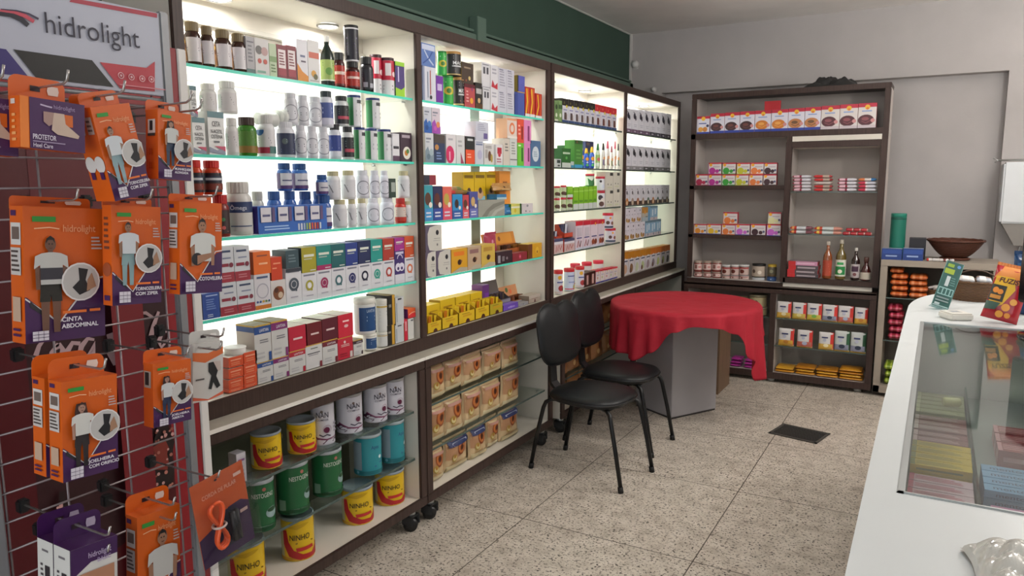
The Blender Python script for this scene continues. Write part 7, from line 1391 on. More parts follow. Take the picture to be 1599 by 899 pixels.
# ---- printed figures
def person(u, v, h, shirt='#c9c9c6', low='#26262a', skin='#8a6450', hair='#1e1a1a', fem=False, band=None, legs=True, ar=1.0):
    "standing person printed on a pack; u, v = feet centre, h = height in face heights, ar = H/W"
    k = h*ar*.8; R = lambda x: u+x*k; V = lambda y: v+y*h; o = []
    if legs:
        o += [('poly', [(R(-.11), V(.0)), (R(-.03), V(0)), (R(-.02), V(.25)), (R(0), V(.5)), (R(-.13), V(.5)), (R(-.12), V(.25))], skin if low[1] == '2' and not fem else low), ('poly', [(R(.03), V(0)), (R(.11), V(0)), (R(.12), V(.25)), (R(.13), V(.5)), (R(0), V(.5)), (R(.02), V(.25))], skin if low[1] == '2' and not fem else low),
              ('poly', [(R(-.14), V(.32)), (R(-.01), V(.32)), (R(0), V(.38)), (R(.01), V(.32)), (R(.14), V(.32)), (R(.125), V(.53)), (R(-.125), V(.53))], low)]
    if fem: o.append(('poly', [(R(-.1), V(.98)), (R(.08), V(.98)), (R(.12), V(.8)), (R(.1), V(.72)), (R(-.12), V(.72)), (R(-.13), V(.85))], hair))
    o += [('poly', [(R(-.03), V(.8)), (R(.03), V(.8)), (R(.03), V(.87)), (R(-.03), V(.87))], skin), ('disc', u, V(.91), .055*h, skin, .07*h), ('poly', [(R(-.055), V(.92)), (R(-.05), V(.97)), (R(0), V(1.0)), (R(.05), V(.97)), (R(.055), V(.92)), (R(.03), V(.955)), (R(-.03), V(.955))], hair),
          ('disc', R(-.018), V(.915), .008*h, '#2a1c1a'), ('disc', R(.018), V(.915), .008*h, '#2a1c1a'), ('stroke', [(R(-.018), V(.875)), (R(0), V(.868)), (R(.018), V(.875))], .008*h, '#5a2c28'),
          ('poly', [(R(-.19), V(.45)), (R(-.14), V(.45)), (R(-.13), V(.68)), (R(-.2), V(.68))], skin), ('poly', [(R(.14), V(.45)), (R(.19), V(.45)), (R(.2), V(.68)), (R(.13), V(.68))], skin),
          ('poly', [(R(-.135), V(.5)), (R(.135), V(.5)), (R(.14), V(.7)), (R(.215), V(.66)), (R(.2), V(.79)), (R(.12), V(.82)), (R(.03), V(.83)), (R(-.03), V(.83)), (R(-.12), V(.82)), (R(-.2), V(.79)), (R(-.215), V(.66)), (R(-.14), V(.7))], shirt)]
    if band: o.append(('poly', [(R(-.14), V(.55)), (R(.14), V(.55)), (R(.14), V(.67)), (R(-.14), V(.67))], band))
    return o
ORG, PUR, GRN = '#cc5a18', '#432050', '#2c8a34'
def pack_ops(words, ar, fig, circ=(.68, .42, .17), brace='#1b1b1f', tbl=(.08, .03, .3, .14), style=0):
    o = [('poly', [(0, 0), (1, 0), (1, .46), (.86, .44), (.55, .26), (.42, .14), (.28, .2), (.02, .34), (0, .34)], PUR),
         ('stroke', [(0, .33), (.28, .2), (.4, .13), (.6, .28), (.84, .46), (1, .47)], .012, '#d8d4d2'), ('poly', [(.05, .27), (.22, .19), (.28, .16), (.28, .19), (.06, .31)], '#2c2a30'),
         ('rect', .1, .89, .38, .93, GRN), ('stroke', [(.12, .84), (.3, .85), (.42, .84)], .008, '#e8b890'), ('text', .46, .82, .055, 'hidrolight', '#e09a6c', .42),
         ('bars', .82, .68, .97, .79, 4, '#b8a8a4')]
    o += fig
    u, v, r = circ
    if r: o += [('disc', u, v, r+.012, '#dcd8d6'), ('disc', u, v, r, '#b9b5b2'), ('poly', [(u-.5*r*ar, v-.3*r), (u-.1*r*ar, v-.75*r), (u+.5*r*ar, v-.5*r), (u+.25*r*ar, v+.1*r), (u+.4*r*ar, v+.7*r), (u-.15*r*ar, v+.8*r), (u-.1*r*ar, v+.1*r)], brace), ('poly', [(u+.3*r*ar, v-.55*r), (u+.85*r*ar, v-.3*r), (u+.6*r*ar, v+.5*r), (u+.35*r*ar, v+.1*r)], '#a07a60')]
    o += [('rect', .42, .205, .72, .225, '#e0702c'), ('rect', .76, .208, .9, .228, '#e0702c')]
    for k, wd in enumerate(words): o.append(('text', .40, .145-.05*k, .034 if len(words) > 1 else .04, wd, '#dcd8de', min(.56, .052*len(wd)), .0, .03))
    o += [('rect', tbl[0], tbl[1], tbl[2], tbl[3], '#cfc9d2')]+[('stroke', [(tbl[0], tbl[1]+(tbl[3]-tbl[1])*q), (tbl[2], tbl[1]+(tbl[3]-tbl[1])*q)], .004, PUR) for q in (.33, .66)]+[('stroke', [(tbl[0]+(tbl[2]-tbl[0])*q, tbl[1]), (tbl[0]+(tbl[2]-tbl[0])*q, tbl[3])], .003, PUR) for q in (.33, .66)]
    return o
SIDE = [('rect', .1, .93, .5, .97, PUR), ('rect', .1, .72, .85, .88, '#c9c2bd'), ('rect', .2, .76, .75, .85, '#6a5a52'), ('rect', .1, .5, .85, .7, '#bdb5b0'), ('bars', .15, .52, .8, .69, 5, '#4a403c'), ('rect', .2, .16, .8, .34, '#b89a84'), ('bars', .2, .04, .8, .12, 2, PUR)]
def hang_box(L, R, T, Bt, XF, SX, ops, lab, body=ORG, sops=SIDE, header=.026, hw=1.0, hcol=None, tilt=math.radians(-4), hk=True, hooklab=None, group='orange hanging boxes', name='hanging_box', htag='#d8c6bc', top=None):
    y0, y1 = P(L, T, 'x', XF).y, P(R, T, 'x', XF).y; z1 = P(L, T, 'x', XF).z; z0 = P(L, Bt, 'x', XF).z; W, H = y1-y0, z1-z0; D = XF-P(SX, T, 'y', y0).x
    t = empty(name, (XF, (y0+y1)/2, z1+header*.55), 0)
    R_ = Matrix.Translation((XF, (y0+y1)/2, z1+header*.55)) @ Matrix.Rotation(tilt, 4, 'X') @ Matrix.Rotation(PI/2, 4, 'Z'); t.matrix_world = R_
    zo = -(H+header*.55)
    mb = MB(); c = C(body, .3)
    vs = [(x, y, z) for x in (-W/2, W/2) for y in (0, D) for z in (zo, zo+H)]
    mb.add(vs, [(0, 4, 5, 1), (2, 3, 7, 6), (0, 1, 3, 2), (4, 6, 7, 5), (0, 2, 6, 4)], c); mb.add(vs, [(1, 5, 7, 3)], C(top or body, .3))
    draw(Print(mb, lambda a, b, o: (a-W/2, -o, zo+b), W, H), ops); draw(Print(mb, lambda a, b, o: (-W/2-o, D-a, zo+b), D, H), sops)
    bx = mb.build('box', t)
    mb = MB(); hx = -W/2; ww = W*hw; n = 5; r = min(.012, header*.4); pts = [(hx, zo+H-.004), (hx+ww, zo+H-.004)]
    pts += [(hx+ww-r+r*math.cos(PI/2*k/n), zo+H+header-r+r*math.sin(PI/2*k/n)) for k in range(n+1)]+[(hx+r-r*math.sin(PI/2*k/n), zo+H+header-r+r*math.cos(PI/2*k/n)) for k in range(n+1)]
    m_ = len(pts); mb.add([(x, D, z) for x, z in pts]+[(x, D+.0012, z) for x, z in pts], [tuple(range(m_)), tuple(range(m_, 2*m_))[::-1]]+[(i, m_+i, m_+(i+1) % m_, (i+1) % m_) for i in range(m_)], C(hcol or body, .3))
    pr = Print(mb, lambda a, b, o: (hx+a, D-o, zo+H+b), ww, header); pr.disc(.45, .5, .16, '#2a1a20', .1); pr.poly([(.36, .38), (.54, .38), (.54, .62), (.36, .62)], '#2a1a20')
    pr.poly([(.68, .3), (.86, .3), (.88, .5), (.86, .7), (.68, .7), (.66, .5)], htag)
    mb.build('hanging_tab', t)
    tag(t, lab, 'box', group)
    if hk:
        hz = z1+header*.5+.002; hook(0, 0, hooklab or 'metal hook holding the '+' '.join(lab.split(',')[0].split()[:12]), ln=XF-XR+.045-D*.0, z=hz, y=(y0+y1)/2-.05*W)
    return t
A4 = lambda L, R, T, Bt, XF: (P(L, T, 'x', XF).z-P(L, Bt, 'x', XF).z)/(P(R, T, 'x', XF).y-P(L, T, 'x', XF).y)
# top row
prot = [('rect', 0, 0, .13, 1, '#df7a2c'), ('rect', .14, 0, 1, 1, PUR), ('stroke', [(.3, .88), (.4, .86), (.48, .85)], .03, '#b8a8c0'), ('text', .5, .83, .085, 'hidrolight', '#9a86a8', .34),
        ('rect', .62, .5, .8, .74, '#c8601e'), ('poly', [(.34, .75), (.5, .75), (.52, .55), (.42, .47), (.34, .55)], '#a08078'), ('poly', [(.5, .75), (.66, .75), (.68, .55), (.9, .34), (.88, .28), (.55, .32), (.46, .4)], '#c0a898'),
        ('text', .17, .19, .1, 'PROTETOR', '#cfc6d4', .36, 0, .03), ('bars', .17, .12, .7, .17, 1, '#9a88a4'), ('text', .17, .03, .085, 'Heel Care', '#cfc6d4', .3)]
hang_box(31.7, 131.7, 152, 233, -1.12, 15, prot, 'wide purple and orange box with a foot picture, top row', sops=[('rect', .2, .85, .6, .95, '#cfc0b8'), ('bars', .3, .1, .7, .7, 5, '#e09a5c')], header=.033, hw=.86)
hang_box(-62, 27, 147, 240, -1.15, -79, prot, 'second foot-care box, cut off by the left edge of the photo', header=.033, hw=.86)
bl = '#9ab4b8'
fo = lambda ar: person(.3, .17, .62, '#c4c8cc', '#86a0a6', '#9a7a68', ar=ar)
ar = A4(133, 197, 160, 305, -1.12)
ts = [('rect', .15, .72, .8, .9, '#b9b0ac'), ('bars', .2, .74, .7, .88, 3, '#5a5350'), ('disc', .5, .4, .09, '#d0ccc8'), ('rect', .3, .24, .7, .32, PUR)]
tb = hang_box(137, 200, 161, 312, -1.12, 122, pack_ops(['TORNOZELEIRA', 'COM ZIPER'], ar, fo(ar), (.76, .47, .14)), 'orange ankle-brace box hanging crooked, in front of its twin, top row', tilt=math.radians(11), header=.022, sops=ts)
tb2 = hang_box(123, 186, 163, 312, -1.145, 108, pack_ops(['TORNOZELEIRA', 'COM ZIPER'], ar, fo(ar), (.76, .47, .14)), 'twin ankle-brace box hanging crooked behind the front one, top row', tilt=math.radians(11), header=.022, sops=ts, hk=False)
ar = A4(247, 298, 170, 280, -1.12)
hang_box(247, 298, 172, 281, -1.12, 228, pack_ops(['MUNHEQUEIRA', 'ALONGADA'], ar, person(.34, .2, .66, '#bfbfbc', '#2f3f54', '#a07c68', fem=True, ar=ar), (.72, .44, .16)), 'small orange wrist-brace box right of the top row', header=.018, sops=[('rect', .2, .66, .8, .86, '#cfc9c4'), ('rect', .35, .7, .6, .84, '#2a2a2c'), ('rect', .2, .62, .8, .66, '#3c3834'), ('bars', .3, .1, .6, .5, 2, '#b84a14')])
# middle row
ar = A4(36, 162, 326, 543, -1.2)
hang_box(36, 162, 326, 543, -1.195, 15.5, pack_ops(['CINTA', 'ABDOMINAL'], ar, person(.30, .07, .72, '#b9b8b4', '#26241f', '#6a4a3c', band='#33313a', ar=ar), (.66, .44, .135), tbl=(.05, .02, .24, .09)), 'largest orange box, man wearing an abdominal belt, middle row', header=.016, sops=SIDE)
ar = A4(174, 251, 323, 481, -1.16)
hang_box(174, 251, 323, 481, -1.16, 160, pack_ops(['TORNOZELEIRA', 'COM ZIPER'], ar, person(.3, .2, .64, '#c2c6ca', '#7f9a9c', '#8a6650', ar=ar), (.7, .47, .14)), 'orange ankle-brace box next to the largest one, middle row', header=.014, sops=[('bars', .2, .55, .8, .9, 6, '#6a3a28'), ('disc', .5, .36, .07, '#9a4a28'), ('rect', .2, .05, .8, .1, PUR)])
ar = A4(280.5, 346.7, 317, 463, -1.14)
hang_box(280.5, 346.7, 317, 463, -1.14, 264, pack_ops(['COTOVELEIRA'], ar, person(.5, -.12, .95, '#c6c6c2', '#26262a', '#9a7058', legs=False, ar=ar)+[('disc', .36, .38, .07, '#1c1a1e'), ('poly', [(.36, .32), (.7, .4), (.72, .45), (.36, .42)], '#9a7058')], (.5, .4, 0)), 'orange elbow-brace box with a smiling man, right end of the middle row', header=.014, sops=SIDE)
# third row
ar = A4(97, 185, 600, 758, -1.1)
jf = person(.32, .12, .66, '#c9c7c2', '#2c2628', '#a88070', '#3a2420', fem=True, ar=ar)
for k, (dx, lb) in enumerate([(0, 'orange knee-brace box, front one of two, third row'), (-.045, 'orange knee-brace box, rear one of two, third row')]):
    hang_box(97, 185, 600, 758, -1.1, 77.5, pack_ops(['JOELHEIRA', 'COM ORIFICIO'], ar, jf, (.72, .5, .15)), lb, header=.03, sops=SIDE, hk=(k == 0)).location.x += dx
ar = A4(239.5, 299.5, 571, 671, -1.12)
hang_box(239.5, 299.5, 571, 671, -1.12, 225, pack_ops(['JOELHEIRA', 'ABERTA'], ar, person(.32, .12, .68, '#bfc0bf', '#27314c', '#a88070', '#3a2420', fem=True, ar=ar), (.7, .5, .18)), 'small orange brace box with a woman in jeans, third row', header=.02, sops=[('rect', .1, .62, .8, .88, '#a89a90'), ('rect', .2, .66, .6, .86, '#2a2422')])
# white pack with the orange wave
wp = [('rect', 0, 0, 1, 1, '#c0bdb8'), ('poly', [(0, .72), (.4, .66), (1, .78), (1, .9), (.5, .82), (0, .86)], '#c86430'), ('poly', [(0, .1), (.5, .02), (1, .12), (1, .06), (.5, 0), (0, .04)], '#c85a3c'), ('poly', [(.5, .65), (.72, .66), (.82, .5), (.76, .4), (.9, .22), (.78, .18), (.66, .3), (.6, .18), (.5, .2), (.6, .42), (.5, .5)], '#17181a'), ('poly', [(.66, .66), (.9, .66), (.92, .5), (.82, .48)], '#b8a8a0'), ('bars', .08, .36, .38, .42, 1, '#55504e'), ('bars', .2, .9, .6, .94, 1, '#8a8580')]
hang_box(301, 349, 540, 632, -1.16, 296, wp, 'white pack with an orange wave and a black knee brace, beside the cabinet', body='#c0bdb8', header=.022, sops=[], htag='#e0dcd8', group='white hanging packs')
# bottom row
ar = A4(215, 283.5, 811, 985, -1.14)
hang_box(215, 283.5, 811, 985, -1.14, 198, pack_ops(['COTOVELEIRA'], ar, person(.55, -.05, .88, '#bcbab6', '#26262a', '#9a7058', legs=False, ar=ar), (.5, .4, 0)), 'orange box with a man in glasses, bottom row', header=.03, sops=SIDE)
pw = [('rect', 0, 0, 1, 1, '#c9c6c2'), ('poly', [(0, .78), (.1, .76), (1, .98), (1, 1), (0, 1)], '#3c1a4c'), ('rect', 0, .84, 1, 1, '#3c1a4c'), ('text', .36, .88, .05, 'hidrolight', '#b8a8c4', .5), ('text', .55, .82, .04, 'BASIC', '#a894b8', .3), ('rect', .1, 0, .92, .76, '#a8785c'), ('poly', [(.2, 0), (.9, 0), (.8, .5), (.5, .6), (.3, .5)], '#211f1e')]
ps = [('rect', 0, 0, 1, 1, '#c6c3be'), ('rect', .3, .9, .7, .92, '#6a6468'), ('bars', .2, .62, .4, .8, 4, '#4a4448'), ('rect', .5, .64, .8, .78, '#2f2a2e'), ('rect', .2, .5, .8, .58, '#54345c')]
for k, (dx, lb) in enumerate([(0, 'white and purple brace box, front one of two, bottom left'), (-.046, 'white and purple brace box, rear one of two, bottom left')]):
    hang_box(111, 186, 862, 1040, -1.1, 87, pw, lb, body='#3c1a4c', header=.035, sops=ps, hk=(k == 0), group='white and purple hanging boxes', htag='#a89ab0').location.x += dx
# clear bag with orange tubing
XFb = -1.1; y0 = P(297, 757, 'x', XFb).y; y1 = P(381, 739, 'x', XFb).y; z1 = P(297, 757, 'x', XFb).z; z0 = P(316, 890, 'x', XFb).z; W, H = y1-y0, z1-z0
t = empty('tubing_pack', (XFb, (y0+y1)/2, z1)); t.matrix_world = Matrix.Translation((XFb, (y0+y1)/2, z1)) @ Matrix.Rotation(math.radians(7), 4, 'X') @ Matrix.Rotation(PI/2, 4, 'Z')
mb = MB(); mb.box(-W/2, W/2, .004, .005, -H, 0, C('#c4582c', .35)); pr = Print(mb, lambda a, b, o: (a-W/2, .004-o, b-H), W, H)
pr.poly([(0, 0), (1, 0), (1, .5), (.85, .56), (.6, .55), (.45, .45), (0, .35)], '#3a2348'); pr.rect(.46, .1, .74, .54, '#26233a'); pr.text(.16, .78, .05, 'CORDA DE PULAR', '#e0a48c', .66); pr.rect(.8, .4, .95, .44, '#c9a8a0'); pr.rect(.78, .86, .93, .9, '#e0b8a8'); pr.disc(.45, .94, .02, '#3a2a30', .012)
mb.build('printed_card', t)
mb = MB(); orange = mat('#dc5628', .3, 0, 'rubber'); q = []
for loop in range(3):
    for k in range(24):
        a = 2*PI*k/24; s_ = 1+.06*loop; rx, rz = .105*W*3.2*s_*(.30 if math.sin(a) > 0 else .36), .26*H*s_*.95
        q.append((-W*.18+rx*math.sin(a)*math.cos(a*.5 if 0 else a*0)*(1)+.0*loop if 0 else -W*.18+rx*math.sin(2*a)*.9, -.004-.003*loop-.002*math.sin(a), -H*.55+rz*math.cos(a)))
mb.tube(q, .0032, orange, 8); mb.tube([(-W*.18+.012*math.cos(2*PI*k/16), -.008+.012*math.sin(2*PI*k/16), -H*.55) for k in range(16)], .0022, mat('#b9a8a0', .4), 6, True); mb.build('orange_tubing', t)
mb = MB()
for x in (.02, .012): mb.tube([(x, -.004, -H*.5), (x, -.004, -H*.85)], .006, mat('#1c1b20', .4), 8)
mb.build('black_handles', t)
mb = MB(); k = 1.16
mb.surf(lambda u, v: ((u-.5)*W*k+.006, -.0008-.016*math.sin(PI*u)*math.sin(PI*v)+.0015*math.sin(13*u+7*v), .004-v*H*1.1), 10, 12, glass('#f4f4f4', .05, 'clear_film')); mb.surf(lambda u, v: ((u-.5)*W*k+.006, .0065, .004-v*H*1.1), 2, 2, glass('#f4f4f4', .05, 'clear_film'), flip=True); mb.build('clear_bag', t)
tag(t, 'clear bag with orange rubber tubing and black handles on an orange card', 'bag')
hook(0, 0, 'metal hook holding the clear bag of orange tubing', ln=.2, z=z1-.012, y=(y0+y1)/2)
for i, (px, py) in enumerate([(201, 182), (60, 822), (235, 531), (165, 778)]): hook(px, py, 'free metal hook %s' % ['at the top right of the rack', 'above the white and purple boxes', 'above the white pack', 'above the bottom orange box'][i], ln=.2)
# ================================================================== on and in the counter
ZT0 = 1.0005
# leaflet on a clear stand
t = empty('price_leaflet', (.03, 3.64, ZT0)); W, H = .066, .205; p = P(1467, 484, 'z', 1.0)
t.matrix_world = Matrix.Translation((p.x, p.y, ZT0+.014)) @ Matrix.Rotation(math.radians(8), 4, 'Z') @ Matrix.Rotation(math.radians(17), 4, 'Y') @ Matrix.Rotation(math.radians(-18), 4, 'X')
mb = MB(); mb.box(-W/2, W/2, 0, .0012, .0, H, C('#2f5a54', .4)); pr = Print(mb, lambda a, b, o: (a-W/2, -o, b), W, H)
pr.rect(.03, .01, .97, .03, '#a8c8c4'); pr.rect(.12, .88, .5, .95, '#8aa63a'); pr.disc(.78, .92, .035, '#5a8ac0'); pr.rect(.05, .73, .62, .84, '#9aae3a'); pr.rect(.3, .46, .52, .68, '#b9c4c4'); pr.bars(.58, .48, .9, .68, 4, '#5f8a84')
pr.rect(.06, .26, .95, .42, '#8fb8b4'); pr.rect(.1, .28, .28, .4, '#2f5a54'); pr.rect(.34, .28, .5, .4, '#2f5a54'); pr.rect(.56, .28, .72, .4, '#2f5a54'); pr.rect(.78, .28, .9, .4, '#2f5a54'); pr.bars(.08, .1, .92, .23, 2, '#7f908e'); pr.rect(.1, .03, .4, .08, '#a8b8b8')
mb.build('printed_card', t)
mb = MB(); fr = mat('#6a9a94', .2, 0, 'clear_plastic'); mb.tube([(-W/2, .001, 0), (-W/2, .001, H), (W/2, .001, H), (W/2, .001, 0)], .0014, fr, 6); mb.build('holder_frame', t)
mb = MB(); mb.box(-W/2, W/2, .002, .05, .0, .002, glass('#dfeeee', .08, 'clear_plastic')); mb.box(-W/2+.01, W/2-.01, .045, .047, .0, .07, glass('#dfeeee', .08, 'clear_plastic')); mb.build('stand_foot', t)
tag(t, 'dark green price leaflet leaning in a clear holder on the counter', 'leaflet')
# flat white box
pa, pb = P(1472, 499, 'z', 1.0), P(1512, 500, 'z', 1.0)
mb = MB(); mb.bbox(-.045, .045, -.05, .05, 0, .028, mat('#d8d5cc', .35, 0, 'white_plastic'), .006); mb.box(-.02, .02, -.01, .03, .0281, .0287, C('#b4b2b0')); mb.box(-.015, .015, .0, .02, .0288, .029, C('#8f9298'))
o = mb.build('card_reader_box', None, ((pa.x+pb.x)/2, (pa.y+pb.y)/2+.03, ZT0), .5); tag(o, 'flat white box lying beside the green leaflet on the counter', 'box')
# clear sleeve of papers under it, on the glass
# basket with wrapped sweets
BX, BY = P(1521, 472, 'z', 1.0).x, 4.02
t = weave_basket('sweet_basket', .098, .08, .088, .12, wicker('#7a5430', '#3c2614'), (BX, BY, ZT0), .005)
mb = MB(); mb.tube([(BX-BX-.09*math.cos(PI*k/14), -.06, .085+.06*math.sin(PI*k/14)) for k in range(15)], .003, mat('#4a3220', .5), 6); mb.build('handle', t)
tag(t, 'brown woven basket of wrapped sweets on the far end of the counter', 'basket')
for k in range(12):
    c = ['#c9c8c8', '#b8bcc4', '#d4cfc8', '#9aa4b0', '#c4bcb0', '#7a5a4c'][k % 6]; l = k//6; q = k % 6
    me = memo(('swt', k % 6), lambda: bar_mesh(.062, .03, .022, [(.2, c), (.6, '#d8d6d4'), (1, c)], k))
    o = mesh_obj('wrapped_sweet', me); o.location = (BX-.034+.068*(q % 2), BY-.055+.036*(q//2), ZT0+.055+.03*l); o.rotation_euler = (.15*(q-2)*.3, .1, 0); tag(o, 'one of the white and silver wrapped sweets piled in the counter basket', 'sweet', 'wrapped sweets in the counter basket')
t = weave_basket('sweet_basket', .075, .06, .06, .25, wicker('#8a6a48', '#4a3420'), (P(1468, 440, 'y', YG+.12).x, YG+.12, .7305), .004); tag(t, 'small pale basket on the top shelf of the low grey unit', 'basket')
for k in range(6):
    a = k*1.05; me = memo(('swt2', k % 3), lambda: bar_mesh(.06, .03, .02, [(.3, ['#c9c4be', '#8a4a3c', '#b8b0a8'][k % 3]), (1, '#cfcac6')], k)); o = mesh_obj('wrapped_sweet', me); o.location = (P(1468, 440, 'y', YG+.12).x+.035*math.cos(a), YG+.12+.03*math.sin(a), .7305+.05+.004*k); o.rotation_euler = (.2*k, .3, a)
    tag(o, 'one of the pale wrapped sweets in the small basket of the grey unit', 'sweet', 'wrapped sweets in the small basket')
# snack bags
def standing_bag(px, py, W, H, T, st, lab, rz, lx, ly=0, name='snack_bag'):
    p = P(px, py, 'z', 1.0); _KEEP.append(st); me = pouch_mesh(W, H, T, st, 2); o = mesh_obj(name, me)
    o.matrix_world = Matrix.Translation((p.x, p.y, ZT0+.003+abs(math.sin(ly))*W/2+abs(math.sin(lx))*.01)) @ Matrix.Rotation(rz, 4, 'Z') @ Matrix.Rotation(ly, 4, 'Y') @ Matrix.Rotation(lx, 4, 'X'); tag(o, lab, 'bag'); return o
flam = dict(body='#a8202c', back='#8a1a26', rough=.2, sealc='#d8884c', ops=[('poly', [(.0, .74), (.2, .95), (.2, 1.0), (1, 1.0), (.95, .75), (.6, .66)], '#d9853a'), ('poly', [(.05, .5), (.1, .8), (.6, .82), (.72, .6), (.5, .3), (.3, .2), (.1, .3)], '#e0b02c'), ('text', .2, .7, .09, 'FUZIS', '#4a1420', .55, .1, .04), ('rect', .03, .34, .48, .64, '#2f302a'), ('disc', .2, .54, .055, '#e08a34'), ('disc', .34, .52, .05, '#e08a34'), ('rect', .08, .38, .4, .45, '#c98a3c'), ('poly', [(.02, .16), (.35, .18), (.45, .32), (.02, .32)], '#3f5a50'), ('disc', .62, .26, .07, '#e0963c'), ('disc', .78, .38, .06, '#e0a04c'), ('disc', .5, .12, .065, '#e09a3c'), ('disc', .72, .12, .05, '#d88a34')])
standing_bag(1556, 506, .125, .21, .06, flam, 'yellow and red snack bag leaning at the end of the glass top', -.25, math.radians(-10), math.radians(10))
bluebag = dict(body='#173c66', back='#122c4c', rough=.22, ops=[('rect', .1, .6, .9, .85, '#1d4f80'), ('bars', .2, .66, .8, .78, 1, '#8fb0c8'), ('disc', .3, .3, .08, '#b8a03a'), ('disc', .6, .25, .08, '#a8963a')])
standing_bag(1606, 494, .15, .25, .06, bluebag, 'dark blue snack bag at the right edge behind the monitor', -.2, math.radians(-6))
# monitor seen from the side edge
t = empty('monitor', (.37, 3.02, 1.0005), 0)
mb = MB(); mb.lathe([(.135, 0), (.14, .006), (.135, .016), (.06, .024), (.03, .03)], mat('#0d0e10', .12, 0, 'gloss_black', .7), 40); mb.build('base', t)
mb = MB(); mb.bbox(-.03, .03, -.01, .012, .028, .20, mat('#101114', .3), .004); mb.build('stand', t)
mb = MB(); mb.bbox(-.245, .245, -.016, .02, .10, .42, mat('#15171b', .35, 0, 'dark_plastic'), .006); mb.bbox(-.235, .235, -.018, -.016, .112, .408, mat('#0a0c12', .1, 0, 'dark_plastic', .6), .001); o = mb.build('screen', t); o.rotation_euler = (0, 0, math.radians(-62)); o.location = (-.0, .01, 0)
t.location = (.408, 3.08, 1.0035)
tag(t, 'black monitor on a round gloss base at the right edge of the counter', 'monitor')
# crumpled clear pack in the right foreground
st = dict(body='#c9c5bc', back='#b8b4ac', rough=.15, ops=[('poly', [(.55, .3), (1, .25), (1, .45), (.6, .42)], '#b8607a'), ('rect', .6, .05, 1, .28, '#8f9aa4'), ('poly', [(.35, .02), (.5, .0), (.62, .3), (.45, .22)], '#8a2a3a'), ('poly', [(.75, .6), (.9, .9), (1, .8), (1, .55)], '#2a2024'), ('bars', .1, .1, .4, .5, 3, '#a8a49e')])
mb = MB(); film = mat('#cdcac2', .12, 0, 'film', .6, .3); PW, PH = .21, .27
def crump(u, v, o=0.0):
    e = max(0, 1-abs(2*u-1)**4)*max(0, 1-abs(2*v-1)**4)
    n_ = .35*math.sin(11*u+3*v)*math.sin(7*v-2*u)+.25*abs(math.sin(17*u-9*v+1))+.2*abs(math.sin(9*u+21*v))
    return ((u-.5)*PW+.006*math.sin(9*v), (v-.5)*PH+.006*math.sin(11*u), .003+.052*e**.5*(.62+.5*n_)+o+.004*n_)
mb.surf(crump, 60, 70, film, smooth=False); mb.surf(lambda u, v: ((u-.5)*PW+.006*math.sin(9*v), (v-.5)*PH+.006*math.sin(11*u), .0012), 6, 6, film, flip=True)
pr = Print(mb, lambda a, b, o: crump(min(1, max(0, a/PW)), min(1, max(0, b/PH)), o), PW, PH, 2, .0008)
draw(pr, [('poly', [(.5, .46), (1, .42), (1, .56), (.55, .56)], '#b8788a'), ('rect', .55, .1, 1, .4, '#7f8a96'), ('bars', .6, .14, .95, .36, 4, '#c9cdd2'), ('poly', [(.35, .3), (.45, .42), (.62, .2), (.5, .14)], '#8a2a3a'), ('poly', [(.6, .68), (.78, .74), (.95, .95), (1, .7), (.8, .62)], '#2a2226'), ('disc', .75, .62, .03, '#54504e')])
o = mb.build('plastic_pack'); o.location = (.195, 1.13, ZT0); o.rotation_euler = (0, 0, math.radians(14)); tag(o, 'crumpled pale plastic pack in the right foreground of the counter', 'bag')
# ---- the display well: rows of sweets seen through the glass
WF = .6105
def wcart(x0, x1, y, z, D, H, st, lab, group, rz=0.0):
    _KEEP.append(st); me = memo(('w', round(x1-x0, 3), D, H, id(st)), lambda: carton_mesh(x1-x0-.002, D, H, st)); o = mesh_obj('sweet_roll', me); o.location = ((x0+x1)/2, y, z); o.rotation_euler = (0, 0, rz); tag(o, lab, 'sweets', group); return o
# raised display floor so that the goods lie close under the glass
mb = MB(); mb.bbox(GX0+.004, .134, GY0+.01, GY1-.01, WF, .725, wall_mat('#a4a5a2', .4, 0), .002); o = mb.build('display_plinth'); tag(o, 'low grey plinth inside the left half of the display well', 'plinth')
mb = MB(); mb.bbox(.145, .40, GY0+.01, GY1-.01, WF, .72, wall_mat('#8f9290', .4, 0), .002); o = mb.build('display_plinth'); tag(o, 'low grey plinth inside the right half of the display well', 'plinth')
def pk3(c, c2, t_): return dict(body=c, side=c2, top=c, ops=[('text', .2, .25, .5, t_, c2, .6)] if t_ else [('bars', .1, .2, .9, .8, 1, c2)], top_ops=[('text', .15, .25, .5, t_, c2, .7)] if t_ else [('bars', .1, .2, .9, .8, 3, c2), ('rect', 0, .0, .08, 1, c2)])
YEL = pk3('#c9a81e', '#7a7a2a', ''); PNK = pk3('#c8a8b4', '#b0405c', ''); GR2 = pk3('#8a8f62', '#c6c49a', ''); BRN = pk3('#8c5a5c', '#c9b4ae', ''); MEN = pk3('#6f9cc6', '#24406a', 'mentos'); MN2 = pk3('#c07aa4', '#3a2f7c', 'mentos')
FRUT = pk3('#7c4248', '#c9a8a6', '')
for row, (yy, cols, st, n, lab) in enumerate([(1.98, 1, PNK, 4, 'pink and white sweet roll'), (2.21, 1, YEL, 4, 'yellow sweet packet'), (2.44, 1, FRUT, 3, 'brown-pink chew packet'), (2.62, 1, BRN, 3, 'dull red sweet packet'), (2.82, 1, GR2, 5, 'pale green sweet packet')]):
    for k in range(n):
        for l in range(3 if row == 1 else 2):
            wcart(-.02, .128, yy+.055*k, .7255+.021*l, .05, .02, st, '%s, row %s from near end, %s layer, left in the well' % (lab, ORD[k+1], ('lower', 'upper', 'top')[l]), lab+'s in the well', .02*math.sin(k+l))
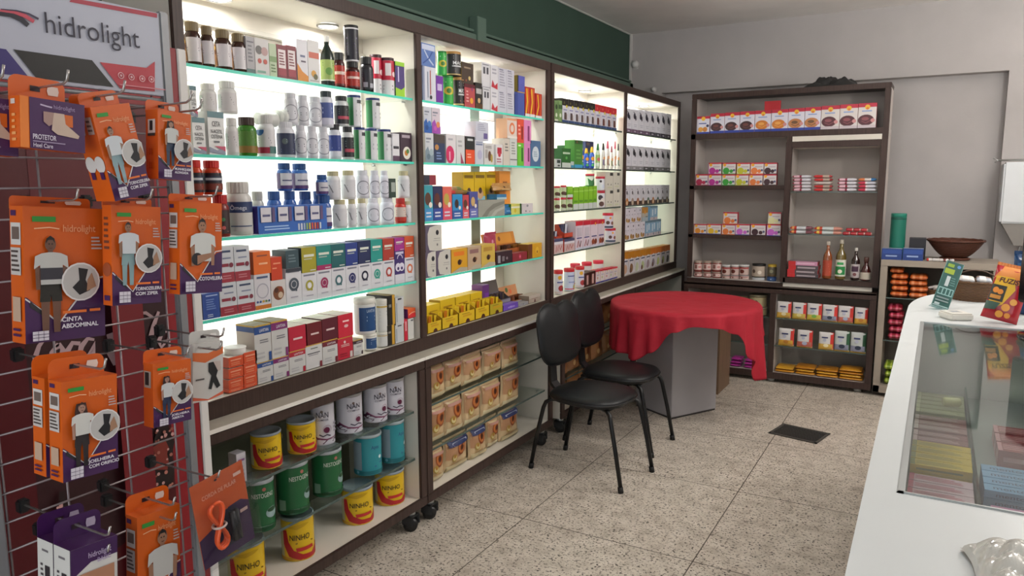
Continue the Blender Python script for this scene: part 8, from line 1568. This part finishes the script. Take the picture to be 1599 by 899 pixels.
mb = MB(); mb.lathe([(.012, 0), (.016, .006), (.016, .05), (.01, .056)], mat('#c9c48a', .2), 16); o = mb.build('sweet_tube', None, (.06, 2.9, .79)); o.rotation_euler = (0, PI/2, .3); tag(o, 'pale yellow sweet tube lying on the green packets in the well', 'sweets')
for k in range(4):
    for l in range(3): wcart(.148, .27, 2.12+.05*k, .7205+.021*l, .045, .02, MEN, 'pale blue mint roll, row %s from near end, %s layer, right in the well' % (ORD[k+1], ('lower', 'middle', 'upper')[l]), 'pale blue mint rolls')
for k in range(3):
    for l in range(2): wcart(.16, .27, 1.93+.05*k, .7205+.021*l, .045, .02, MN2, 'pink mint roll, row %s from the near end, %s layer, right of the well' % (ORD[k+1], ('lower', 'upper')[l]), 'pink mint rolls')
RDB = pk3('#8c1f2c', '#c98a90', '')
for k in range(3): wcart(.2, .34, 2.5+.09*k, .7205, .08, .05, RDB, 'dark red sweet box, row %s from the near end, right of the well' % ORD[k+1], 'dark red sweet boxes')
# ================================================================== brown box behind the pedestal; white wall unit at the right
mb = MB(); mb.bbox(-1.66, -1.312, 5.31, 5.645, 0, .52, lam('#7a624e'), .002); o = mb.build('wooden_box'); tag(o, 'plain brown wooden box on the floor behind the pedestal table', 'box')
t = empty('wall_heater', (.65, 6.38, 1.25)); Wm = mat('#cfd2d4', .35, 0, 'white_enamel')
mb = MB(); mb.bbox(-.265, .3, -.09, .118, 0, .43, Wm, .012); mb.box(-.13, .1, -.0925, -.0905, .2, .36, C('#c0c6ca')); pr = Print(mb, lambda a, b, o: (-.13+a, -.0925-o, .2+b), .23, .16); pr.stroke([(.05, .8), (.2, .9), (.3, .7), (.15, .6)], .05, '#3a3c42'); pr.stroke([(.3, .4), (.5, .42)], .05, '#3a3c42'); pr.stroke([(.2, .1), (.6, .14)], .06, '#2c2e34'); mb.build('housing', t)
mb = MB(); mb.tube([(-.30, -.03, .445), (.3, -.03, .445)], .007, STEEL); mb.tube([(-.33, -.03, .46), (-.30, -.03, .445), (-.32, -.03, .43)], .005, STEEL); mb.build('top_rail', t)
mb = MB(); vs = [(-.25, -.07, 0), (.3, -.07, 0), (.3, .11, 0), (-.25, .11, 0), (-.16, -.01, -.16), (.3, -.01, -.16), (.3, .11, -.16), (-.16, .11, -.16)]; mb.add(vs, [(0, 1, 5, 4), (1, 2, 6, 5), (2, 3, 7, 6), (3, 0, 4, 7), (4, 5, 6, 7)], mat('#9a9691', .6)); mb.build('shade_skirt', t)  # tapered skirt, shadow under the housing put into its grey
mb = MB(); mb.tube([(-.12, .0, -.16), (-.14, .0, -.25), (-.12, .0, -.36), (-.05, .0, -.42), (.05, .02, -.42)], .006, mat('#7a7876', .5)); mb.build('cable', t)
tag(t, 'white enamel wall-mounted unit with a steel top rail at the right', 'appliance')
